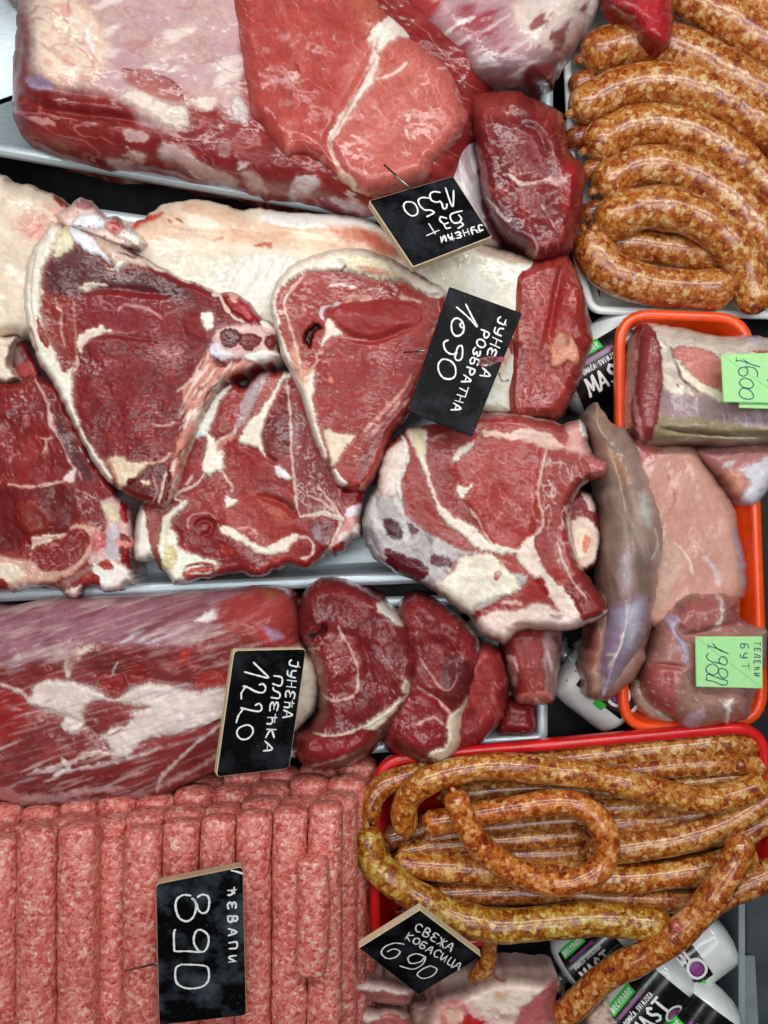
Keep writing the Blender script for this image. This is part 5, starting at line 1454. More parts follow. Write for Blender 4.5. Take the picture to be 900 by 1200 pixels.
meat('rolled_beef', 'smaller rolled beef cut with a cream fat stripe, touching the red tray', 'beef',
     A([(372, 115), (400, 96), (432, 90), (482, 108), (540, 150), (590, 200), (610, 252), (602, 320), (577, 400), (557, 480), (550, 540), (500, 592), (450, 592), (370, 565), (320, 530), (320, 450), (360, 370), (380, 290), (370, 210), (362, 150)]),
     0.01, 0.076, (118, 40, 44), [
         Vn((78, 20, 26), 14, 0.08, 0.6), Nz((146, 66, 66), 14, 0.1, 0.5, 50, 3, 0.6), P(A([(500, 270), (580, 300), (580, 380), (530, 430), (505, 380)]), (92, 34, 38), 5), P(A([(400, 380), (470, 380), (520, 440), (480, 540), (400, 540), (360, 500)]), (130, 40, 46), 4, 0.001),
         P(A([(577, 388), (562, 470), (550, 540), (497, 592), (455, 555), (508, 535), (515, 455), (548, 420)]), (230, 206, 172), 2.2, 0.0018, 'fat_stripe'), Nz((214, 176, 140), 8, 0.2, 0.5, 70, 3, 0.6, A([(577, 388), (550, 540), (497, 592), (508, 535)])),
         L(A([(425, 365), (480, 400), (522, 442)]), 3.4, (222, 166, 156), 1.5), L(A([(420, 470), (470, 450), (500, 470)]), 3, (214, 160, 150)), L(A([(430, 280), (450, 310), (490, 360), (520, 370), (540, 330)]), 2, (206, 140, 130)), L(A([(500, 118), (560, 170), (598, 220), (600, 260)]), 4, (206, 186, 176), 2, 0.001, 'membrane'),
         G(A([(420, 370), (480, 400), (525, 445)]), 5, 0.006), G(A([(430, 230), (500, 240), (540, 280)]), 6, 0.003), Nz((190, 120, 116), 4, 0.42, 0.6, 0, 1, 0.6),
         P(A([(350, 510), (400, 540), (460, 580), (400, 570), (350, 540)]), (84, 24, 30), 4)], R=20, edge=0.48, grain=(50, 2, 0.0009), lump=0.005)
meat('beef_piece', 'plain red grained beef piece between the fat-striped cut and the squared piece', 'beef',
     A([(600, 240), (625, 230), (662, 250), (690, 330), (686, 420), (652, 490), (592, 540), (530, 560), (505, 470), (520, 380), (550, 300)]),
     0.008, 0.062, (140, 50, 52), [Nz((172, 90, 88), 10, 0.1, 0.5, 70, 4, 0.7), Nz((104, 30, 34), 14, 0.15, 0.5, 75, 3, 0.6), L(A([(655, 495), (665, 480)]), 2.5, (226, 190, 186))], R=18, edge=0.45, grain=(70, 5, 0.0008), lump=0.003)
meat('beef_piece', 'squared beef piece with grey membrane edge, under the rib roast tip', 'beef',
     A([(672, 215), (690, 190), (740, 175), (800, 180), (848, 190), (845, 280), (828, 400), (810, 416), (760, 420), (712, 408), (700, 350), (680, 290)]),
     0.008, 0.064, (140, 58, 56), [P(A([(800, 180), (850, 190), (845, 280), (828, 400), (800, 380), (790, 260)]), (156, 116, 114), 5, 0, 'membrane'), Nz((208, 180, 172), 9, 0.1, 0.5, 80, 5, 0.7, A([(790, 180), (850, 190), (828, 400), (780, 380)])), P(A([(680, 280), (715, 285), (718, 340), (700, 360)]), (222, 160, 150), 3, 0.001), P(A([(710, 390), (760, 380), (810, 370), (808, 412), (720, 410)]), (206, 116, 104), 3), Nz((110, 36, 40), 12, 0.15, 0.5, 60, 3, 0.6), L(A([(770, 395), (780, 405)]), 3, (226, 206, 190))],
     R=18, edge=0.4, grain=(80, 4, 0.0006))
meat('beef_piece', 'small dark beef piece low in the pan against its steel end rim', 'beef',
     A([(668, 420), (700, 400), (765, 415), (768, 500), (700, 508), (660, 500)]), 0.008, 0.034, (112, 30, 36), [Nz((150, 60, 60), 9, 0.1, 0.5, 70, 4, 0.7)], R=14, edge=0.4)

# --- veal and pork in the orange tray
A = lambda p: zo(640, 340, 3.46, p)
Bq = lambda p: zo(640, 600, 3.46, p)
meat('veal_cutlet', 'flat pale pink veal cutlet on the floor of the orange tray', 'veal',
     A([(320, 580), (440, 620), (590, 630), (640, 700), (740, 840), (770, 900)]) + Bq([(784, 100), (812, 220), (802, 345), (700, 400), (580, 420), (500, 470), (430, 470), (300, 400), (300, 100)]),
     0.014, 0.042, (206, 146, 130), [
         Nz((214, 158, 142), 26, 0.05, 0.6, 70, 2, 0.6), Nz((196, 130, 116), 30, 0.15, 0.7, 60, 2, 0.5), P(A([(330, 590), (460, 630), (420, 700), (360, 680)]), (190, 104, 100), 8), P(Bq([(440, 100), (520, 110), (560, 200), (520, 330), (450, 420), (430, 300)]), (206, 160, 138), 8),
         P(Bq([(760, 60), (800, 120), (815, 230), (800, 330), (780, 250), (770, 140)]), (176, 150, 166), 4), L(Bq([(520, 120), (580, 190), (600, 250)]), 3, (226, 196, 180)), L(Bq([(640, 180), (690, 240), (700, 300)]), 4, (214, 186, 196), 3), L(A([(480, 720), (520, 830), (500, 900)]), 3, (182, 120, 112)), L(A([(740, 845), (765, 850)]), 6, (236, 216, 196)),
         Nz((224, 180, 166), 8, 0.35, 0.65, 60, 2, 0.3)], R=14, edge=0.5, grain=(60, 2, 0.0002), lump=0.0018, grn=0.06, marb=0.08, mottle=0.05)
meat('veal_piece', 'small pinkish veal piece with a lilac-white sinew end, under the loin', 'veal',
     A([(600, 650), (700, 630), (930, 615), (950, 720), (895, 830), (835, 882), (772, 852), (720, 780), (640, 700)]), 0.02, 0.036, (190, 130, 120),
     [P(A([(780, 720), (930, 690), (930, 800), (840, 885), (775, 850), (830, 790)]), (196, 196, 208), 4, 0.001, 'sinew'), P(A([(640, 650), (900, 625), (900, 690), (740, 720), (680, 710)]), (182, 120, 116), 6), Nz((206, 190, 200), 9, 0.2, 0.5, 150, 4, 0.7), P(A([(700, 720), (800, 740), (770, 840), (720, 780)]), (206, 138, 118), 5), L(A([(860, 820), (880, 800)]), 4, (150, 160, 176))], R=16, edge=0.4, grain=(150, 4, 0.0005))
meat('pork_loin', 'pork loin with red cut end, white membrane top and olive-brown lower edge', 'pork',
     A([(380, 150), (410, 130), (450, 135), (560, 150), (700, 180), (850, 180), (930, 200), (1060, 250), (1060, 600), (900, 622), (750, 632), (600, 622), (440, 628), (400, 620), (370, 622), (340, 580), (335, 480), (345, 300), (362, 200)]),
     0.03, 0.058, (196, 176, 160), [
         Nz((222, 208, 190), 16, 0.05, 0.5, 10, 2, 0.7), P(A([(460, 400), (560, 395), (720, 440), (1060, 440), (1060, 560), (700, 540), (470, 510), (455, 460)]), (158, 130, 132), 6, 0, 'silverskin'), Nz((190, 172, 190), 10, 0.15, 0.5, 80, 4, 0.6, A([(460, 400), (1060, 440), (1060, 560), (470, 510)])),
         P(A([(455, 508), (600, 515), (800, 550), (1060, 545), (1060, 640), (600, 630), (440, 630), (440, 560)]), (150, 132, 100), 4, 0, 'fat_edge'), Nz((196, 184, 160), 8, 0.2, 0.5, 5, 5, 0.6, A([(455, 508), (1060, 545), (1060, 640), (440, 630)])), G(A([(450, 560), (560, 575), (750, 590), (1000, 585)]), 3.5, 0.005), L(A([(460, 555), (600, 575), (800, 590)]), 2.4, (96, 84, 66)),
         P(A([(372, 150), (412, 140), (448, 190), (470, 290), (472, 400), (450, 520), (430, 610), (368, 610), (340, 560), (350, 400), (352, 280)]), (128, 50, 54), 2.5, 0.001, 'cut_end'), P(A([(395, 165), (430, 190), (455, 300), (455, 400), (420, 560), (380, 580), (380, 300)]), (136, 62, 64), 5),
         L(A([(362, 300), (355, 420), (375, 560), (395, 610)]), 5, (206, 140, 134), 2), P(A([(320, 250), (362, 245), (360, 290), (330, 285)]), (214, 184, 150), 2),
         P(A([(505, 245), (560, 230), (610, 225), (680, 258), (715, 300), (720, 410), (650, 390), (590, 350), (540, 295)]), (196, 118, 106), 2, -0.001, 'lean_window'), P(A([(525, 290), (545, 290), (600, 350), (660, 388), (735, 412), (735, 460), (640, 425), (560, 370)]), (230, 216, 186), 2, 0.0014, 'fat_edge'), L(A([(505, 250), (520, 290), (560, 370), (620, 415)]), 2, (120, 80, 76)),
         P(A([(480, 340), (540, 380), (600, 420), (540, 420), (470, 390)]), (222, 204, 180), 4), P(A([(528, 382), (542, 380), (536, 396)]), (130, 40, 40), 1.4), P(A([(830, 245), (900, 245), (860, 258)]), (150, 90, 86), 2), L(A([(465, 200), (500, 230), (510, 260)]), 3, (150, 120, 112)), P(A([(820, 200), (880, 200), (860, 225)]), (176, 170, 196), 4)],
     R=22, edge=0.4, grain=(5, 4, 0.0004), lump=0.0018)
meat('veal_trim', 'translucent beige veal trim at the corner of the orange tray', 'veal',
     Bq([(345, 680), (385, 672), (420, 720), (480, 790), (540, 850), (500, 862), (430, 845), (370, 800), (345, 740)]), 0.018, 0.03, (176, 152, 130), [Nz((206, 190, 166), 12, 0.1, 0.5)], R=14, edge=0.4)
meat('veal_round', 'folded dusky pink veal round carrying the wide green price note', 'veal',
     Bq([(580, 322), (640, 326), (690, 320), (745, 326), (792, 352), (800, 420), (825, 455), (898, 470), (905, 560), (892, 640), (852, 762), (822, 842), (750, 862), (640, 884), (572, 892), (522, 842), (440, 802), (392, 742), (385, 660), (420, 550), (468, 425), (520, 370)]),
     0.02, 0.062, (176, 122, 112), [
         Nz((182, 120, 112), 18, 0.05, 0.5, 30, 3, 0.6), P(Bq([(510, 400), (560, 330), (700, 322), (800, 360), (800, 450), (640, 500), (560, 480)]), (160, 96, 92), 5), P(Bq([(385, 620), (560, 630), (560, 760), (500, 820), (400, 740)]), (164, 88, 86), 7), P(Bq([(560, 640), (760, 730), (760, 820), (640, 880), (540, 840)]), (158, 118, 104), 7),
         P(Bq([(470, 412), (535, 420), (535, 480), (560, 520), (575, 600), (560, 610), (535, 530), (500, 470)]), (178, 160, 186), 3, 0.001, 'sinew'), P(Bq([(700, 330), (722, 360), (715, 430), (725, 480), (690, 485), (705, 420)]), (206, 178, 172), 3, 0.001, 'sinew'), P(Bq([(730, 770), (755, 760), (740, 850), (720, 850)]), (232, 206, 200), 2.5, 0.001, 'sinew'),
         P(Bq([(540, 860), (620, 800), (640, 830), (570, 892)]), (190, 150, 164), 4), P(Bq([(820, 465), (900, 475), (895, 640), (880, 560)]), (176, 140, 124), 4), P(Bq([(540, 340), (600, 325), (600, 350), (520, 390)]), (132, 100, 84), 5),
         G(Bq([(500, 420), (560, 500), (600, 505), (700, 480), (800, 450)]), 5, 0.008), G(Bq([(390, 625), (470, 622), (570, 635)]), 3, 0.004), G(Bq([(690, 325), (700, 360)]), 4, 0.006), G(Bq([(570, 640), (640, 720), (740, 770)]), 5, 0.003), Nz((214, 176, 168), 5, 0.35, 0.6, 30, 2, 0.6)],
     R=28, edge=0.3, grain=(30, 3, 0.0004), lump=0.0022, grn=0.12, marb=0.2, mottle=0.09)
meat('veal_flap', 'brownish membrane flap under the grey tenderloin', 'veal',
     Bq([(215, 330), (250, 320), (420, 420), (410, 560), (392, 640), (290, 742), (250, 768), (200, 766), (160, 742), (150, 600), (188, 450)]), 0.025, 0.052, (150, 112, 98), [Nz((182, 146, 130), 10, 0.1, 0.5, 70, 4, 0.7), Nz((110, 66, 62), 12, 0.15, 0.5, 75, 3, 0.6), P(Bq([(170, 480), (215, 460), (205, 600), (165, 640)]), (142, 86, 80), 5), P(Bq([(270, 690), (390, 560), (395, 640), (290, 740)]), (170, 126, 112), 5)],
     R=16, edge=0.4, ragged=1.8, grain=(75, 4, 0.0005), main='membrane', grn=0.12, marb=0.15)
meat('veal_tenderloin', 'long grey-brown veal tenderloin with blue-lilac sheen, laid over the tray edge', 'veal',
     A([(190, 470), (215, 450), (270, 528), (330, 560), (370, 620), (420, 760), (470, 920)]) + Bq([(482, 130), (462, 280), (425, 470), (380, 580), (300, 690), (250, 752), (215, 752), (205, 680), (205, 600), (222, 470), (225, 350), (222, 150), (225, 0)]) + A([(215, 860), (210, 800), (180, 650), (150, 522)]),
     0.035, 0.066, (148, 124, 112), [
         Nz((172, 146, 132), 24, 0.05, 0.5, 75, 4, 0.7), Nz((118, 94, 86), 22, 0.15, 0.5, 78, 4, 0.6),
         P(A([(290, 560), (370, 620), (420, 760), (470, 940), (440, 960), (400, 880), (330, 700)]) + Bq([(480, 130), (460, 260), (430, 300), (430, 100)]), (168, 140, 130), 7), P(A([(240, 620), (300, 680), (340, 790), (320, 800), (270, 720)]), (168, 120, 90), 6), P(A([(380, 820), (420, 850), (430, 960), (390, 930)]), (196, 196, 186), 6, 0, None, 0.8),
         P(Bq([(250, 395), (330, 370), (400, 345), (400, 440), (385, 530), (330, 620), (262, 745), (215, 750), (215, 680), (203, 620), (228, 480)]), (158, 148, 178), 11, 0.0006, 'silverskin'), P(Bq([(330, 390), (385, 380), (370, 480), (335, 560), (320, 500)]), (188, 188, 210), 6, 0, None, 0.8), P(Bq([(205, 600), (235, 480), (300, 480), (300, 580), (240, 680)]), (160, 132, 168), 7, 0, None, 0.7),  # blue-lilac sheen painted into the colour, carried by the silverskin part
         P(Bq([(300, 200), (340, 150), (350, 260), (320, 340), (300, 300)]), (176, 160, 168), 8, 0, None, 0.8), L(Bq([(310, 490), (300, 540), (270, 600), (250, 630)]), 4, (216, 206, 190), 1.5, 0.0008), L(Bq([(240, 580), (280, 575)]), 4, (222, 206, 180)), L(Bq([(440, 70), (450, 140), (430, 190)]), 3, (196, 190, 186)), P(Bq([(215, 680), (240, 670), (250, 740), (216, 750)]), (186, 196, 222), 3),
         P(A([(190, 470), (215, 450), (270, 530), (250, 600), (190, 580)]), (166, 140, 118), 7), G(A([(250, 600), (310, 720), (350, 860), (370, 960)]), 6, 0.004)],
     R=34, edge=0.2, grain=(78, 7, 0.0004), lump=0.0015, main='lean', warp=2.5, grn=0.08, marb=0.1, mottle=0.09)

# --- bottom edge pieces
A = lambda p: zo(380, 1040, 3.214, p)
meat('pork_belly_strip', 'pork belly strip with white rind, just below the tilted price board', 'pork',
     A([(60, 352), (110, 330), (180, 330), (250, 340), (345, 372), (335, 430), (300, 452), (200, 440), (70, 405)]), 0.02, 0.055, (170, 98, 92),
     [P(A([(60, 350), (110, 326), (250, 336), (350, 372), (335, 400), (300, 405), (220, 390), (120, 385), (70, 380)]), (222, 192, 182), 3, 0.001, 'fat'), Nz((206, 150, 142), 10, 0.1, 0.5, 5, 4, 0.6), L(A([(330, 385), (345, 372)]), 4, (240, 236, 230))], R=16, edge=0.4)
meat('pork_belly_strip', 'pork belly strip with a broad cream fat band, beside the minced rolls', 'pork',
     A([(-30, 470), (60, 420), (120, 430), (180, 452), (250, 448), (320, 482), (340, 560), (-30, 560)]), 0.015, 0.055, (166, 88, 86),
     [P(A([(20, 440), (60, 418), (180, 452), (250, 446), (322, 482), (300, 500), (240, 470), (190, 500), (140, 498), (60, 460)]), (222, 190, 176), 3, 0.001, 'fat'), Nz((196, 134, 128), 12, 0.1, 0.5, 10, 3, 0.6)], R=14, edge=0.4)
meat('pork_piece', 'dull pork piece in shadow between the belly strips and the wrapped shoulder', 'pork',
     A([(320, 440), (400, 400), (480, 365), (560, 350), (520, 420), (420, 480), (400, 560), (330, 560)]), 0.01, 0.04, (168, 128, 118), [Nz((196, 160, 150), 14, 0.1, 0.5, 150, 3, 0.7)], R=16, edge=0.4)
meat('pork_shoulder', 'pork shoulder block with cream fat top and red cut face at the bottom', 'pork',
     A([(400, 432), (450, 405), (520, 380), (620, 342), (700, 325), (800, 330), (886, 346), (882, 400), (868, 460), (862, 570), (410, 570)]), 0.02, 0.075, (216, 172, 164),
     [P(A([(540, 400), (700, 340), (800, 345), (840, 370), (780, 420), (720, 480), (640, 500), (580, 470)]), (230, 204, 182), 6, 0.001, 'fat'), P(A([(650, 390), (690, 395), (680, 420), (650, 415)]), (222, 170, 130), 5), P(A([(800, 400), (880, 350), (870, 560), (720, 560), (730, 470)]), (176, 96, 96), 5, 0, 'lean'), P(A([(440, 450), (520, 430), (580, 500), (560, 560), (450, 560)]), (206, 120, 118), 5), P(A([(520, 480), (600, 490), (600, 560), (500, 560)]), (170, 30, 36), 4), L(A([(520, 420), (560, 470), (600, 500)]), 6, (226, 160, 156), 2.5, 0.001), P(A([(450, 470), (500, 450), (520, 500), (470, 520)]), (228, 170, 150), 4), P(A([(640, 340), (680, 345), (660, 355)]), (176, 90, 86), 3), Nz((196, 130, 126), 12, 0.2, 0.5, 20, 2, 0.6)],
     R=18, edge=0.45, lump=0.003, main='skin', grn=0.12, marb=0.15)
meat('pork_hock', 'pale wrinkled pork hock end lying under the hanging sausage', 'pork',
     zo(620, 1020, 3.214, [(200, 560), (240, 500), (290, 470), (310, 500), (320, 540), (345, 580), (340, 660), (200, 660)]), 0.015, 0.05, (206, 172, 150), [P(zo(620, 1020, 3.214, [(285, 475), (320, 530), (345, 580), (310, 570), (280, 520)]), (232, 214, 196), 2.5, 0.001, 'skin_fold'), Nz((182, 140, 124), 10, 0.1, 0.5)], R=14, edge=0.4)


# ------------------------------------------------------------------ swept tubes (sausages, minced rolls)
def path3(pts, step=0.004):
    p = np.array([list(P3(x, y, z)) for x, y, z in pts])
    s = smooth(p, False, 10)
    d = np.concatenate([[0], np.cumsum(np.linalg.norm(np.diff(s, axis=0), axis=1))])
    n = max(int(d[-1] / step), 6)
    t = np.linspace(0, d[-1], n)
    return np.stack([np.interp(t, d, s[:, i]) for i in range(3)], 1), d[-1]


def tube(pts, r, seg=28, step=0.003, end_r=1.0, wob=0.05, seed=0, tip=0.15, lumps=0.0, square=0.0):
    """closed swept body with round ends; r in metres (or pair for taper)"""
    c, L_ = path3(pts, step)
    n = len(c)
    tg = np.gradient(c, axis=0)
    tg /= np.linalg.norm(tg, axis=1)[:, None]
    up = np.array([0, 0, 1.0])
    sd = np.cross(up, tg)
    sd /= np.linalg.norm(sd, axis=1)[:, None] + 1e-9
    nu = np.cross(tg, sd)
    s = np.linspace(0, L_, n)
    ra, rb = (r, r) if np.isscalar(r) else r
    rad = ra + (rb - ra) * s / L_
    er = np.maximum(rad * end_r, 1e-4)
    e = np.minimum(s, L_ - s)
    x = np.clip(e / er, 0, 1)
    cap = np.sqrt(np.maximum(1 - (1 - x) ** 2, 0))
    rad = rad * (tip * 0.2 + (1 - tip * 0.2) * cap) * (1 + wob * perlin(s * 45 + seed * 3.3, s * 0 + seed, seed))
    # rings with finer end spacing
    a = np.linspace(0, 2 * np.pi, seg, endpoint=False)
    sq = (np.abs(np.cos(a)) ** (2 + square) + np.abs(np.sin(a)) ** (2 + square)) ** (-1 / (2 + square))
    V = c[:, None, :] + (rad[:, None] * sq[None, :])[:, :, None] * (np.cos(a)[None, :, None] * sd[:, None, :] + np.sin(a)[None, :, None] * nu[:, None, :])
    V = V.reshape(-1, 3)
    if lumps:
        sa = np.repeat(s, seg) * 260
        aa = np.tile(a, n)
        q = fbm(sa, np.cos(aa) * 3.2 + seed, seed, 3) + fbm(sa + 31, np.sin(aa) * 3.2 + seed, seed + 5, 3)
        ctr = np.repeat(c, seg, 0)
        V = ctr + (V - ctr) * (1 + lumps * q)[:, None]
    i = np.arange(n - 1)[:, None] * seg + np.arange(seg)[None, :]
    j = np.arange(n - 1)[:, None] * seg + (np.arange(seg)[None, :] + 1) % seg
    F = np.stack([i, j, j + seg, i + seg], -1).reshape(-1, 4)
    F = F[:, ::-1]
    V = np.concatenate([V, c[:1], c[-1:]])
    k = np.arange(seg)
    f0 = np.stack([np.full(seg, len(V) - 2), k, (k + 1) % seg, (k + 1) % seg], 1)
    caps = [(len(V) - 2, int(a_), int((a_ + 1) % seg)) for a_ in k]
    o = (n - 1) * seg
    caps += [(len(V) - 1, o + int((a_ + 1) % seg), o + int(a_)) for a_ in k]
    return V, [tuple(f) for f in F.tolist()] + caps, c


def refine_ends(pts):
    return pts


def sausage(label, pts, rpx, mat, tint, group=None, name='sausage', nub=True, seed=0, end_r=1.0, ext=0.4):
    z = pts[len(pts) // 2][2]
    k = KW * (HC - z)
    q0, q1 = rpx if not np.isscalar(rpx) else (rpx, rpx)
    pts = list(pts)
    for e_, (i0, i1, rr_) in enumerate(((0, 1, q0), (-1, -2, q1))):
        a_, b_ = np.array(pts[i0], float), np.array(pts[i1], float)
        d_ = (a_ - b_) / np.linalg.norm((a_ - b_)[:2])
        pts[i0] = tuple(a_ + d_ * rr_ * ext * np.array([1, 1, 0]))
    rpx = rpx * 1.0 if np.isscalar(rpx) else (rpx[0] * 1.0, rpx[1] * 1.0)
    r = rpx * k if np.isscalar(rpx) else (rpx[0] * k, rpx[1] * k)
    V, F, c = tube(pts, r, step=0.0022, wob=0.09, seed=seed, end_r=end_r, lumps=0.012)
    org = np.array([c[len(c) // 2][0], c[len(c) // 2][1], min(V[:, 2])])
    me = mesh_np(name, V - org, F)
    root = empty(name, tuple(org), label, 'sausage', group)
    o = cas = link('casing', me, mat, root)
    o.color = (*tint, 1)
    if nub:
        rr = r if np.isscalar(r) else r[0]
        a, b = c[0], c[4]
        d = (a - b) / (np.linalg.norm(a - b) + 1e-9)
        p0, p1 = a - d * rr * 0.15, a + d * rr * 0.3
        vv, ff = cone(p0, p1, rr * 0.26, rr * 0.16, 10)
        o = link('knot', mesh_np('knot', np.array(vv) - org, ff), mat, root)
        o.color = (tint[0] * 0.9, tint[1] * 0.85, tint[2] * 0.85, 1)
    return root


def cone(p0, p1, r0, r1, seg=12):
    p0, p1 = np.array(p0, float), np.array(p1, float)
    d = p1 - p0
    d /= np.linalg.norm(d) + 1e-12
    u = np.cross(d, [0.3, 0.2, 0.93])
    u /= np.linalg.norm(u)
    v = np.cross(d, u)
    V = []
    for p, r in ((p0, r0), (p1, r1)):
        for i in range(seg):
            a = 2 * math.pi * i / seg
            V.append(p + r * (math.cos(a) * u + math.sin(a) * v))
    F = [(i, (i + 1) % seg, seg + (i + 1) % seg, seg + i) for i in range(seg)]
    F += [tuple(reversed(range(seg))), tuple(range(seg, 2 * seg))]
    return V, F


# --- thick coarse sausages, top right
TH = 'thick coarse sausages in the white tray'
T0 = (1.0, 1.0, 1.0)
thick = [
    ('pale coarse sausage end in the far corner of the white tray', [(850, -45, .05), (885, -8, .05), (940, 30, .05)], 25, (1.15, 1.05, 1.1)),
    ('thick coarse sausage next to the corner one, farthest full curve in the white tray', [(770, -30, .045), (800, -8, .047), (835, 12, .05), (875, 38, .05), (940, 85, .05)], 25, (1.05, 1.0, 1.0)),
    ('thick coarse sausage with a red beef end lying on it', [(700, 62, .04), (722, 54, .042), (760, 50, .045), (800, 60, .047), (850, 86, .05), (940, 145, .05)], 26, (0.97, .92, .9)),
    ('thick coarse sausage just below the one with the beef end', [(686, 124, .045), (720, 106, .047), (770, 97, .05), (820, 107, .05), (865, 130, .05), (940, 182, .05)], 24, (1.0, .98, .96)),
    ('thick coarse sausage third up from the folded one', [(702, 168, .042), (735, 151, .044), (777, 147, .046), (820, 160, .046), (865, 190, .046), (940, 258, .046)], 23.4, (1.0, 1.0, .95)),
    ('thick coarse sausage lying against the folded one', [(712, 214, .042), (735, 200, .044), (765, 194, .046), (805, 204, .046), (850, 231, .046), (884, 266, .046), (945, 330, .046)], 23.4, (.98, .96, .92)),
    ('thick coarse sausage folded into a hairpin, its upper arm', [(718, 258, .05), (742, 247, .053), (778, 244, .056), (822, 258, .056), (856, 286, .054), (876, 320, .05), (884, 352, .046)], (27, 21), (1.0, .98, .92)),
    ('thick coarse sausage at the edge of the white tray, below the hairpin', [(694, 286, .04), (708, 312, .04), (744, 330, .04), (790, 338, .04), (842, 339, .04)], 23.5, (.95, .9, .86)),
    ('short coarse sausage glimpsed inside the hairpin fold', [(724, 284, .032), (770, 291, .032), (812, 297, .032), (846, 304, .032)], 20, (.85, .78, .74)),
]
for i, (lb, p, r, t) in enumerate(thick):
    sausage(lb, p, r, SAUS_A, tuple(.9 * c_ for c_ in t), TH, seed=i + 3, ext=0.8)
for i, (x, y) in enumerate([(676, 98), (672, 162), (690, 200), (688, 250), (700, 262)]):
    V, F, c = tube([(x - 8, y + 8, .026), (x + 4, y, .032), (x + 22, y - 6, .034)], 0.0105, step=0.0012, seg=16, seed=i)
    org = c[0]
    o = link('sausage_end', mesh_np('sausage_end', V - org, F), SAUS_A)
    o.location = org
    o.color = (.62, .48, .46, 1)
    put(o, 'small shadowed sausage end poking out beside the white tray edge', 'sausage', 'sausage ends at the tray edge')

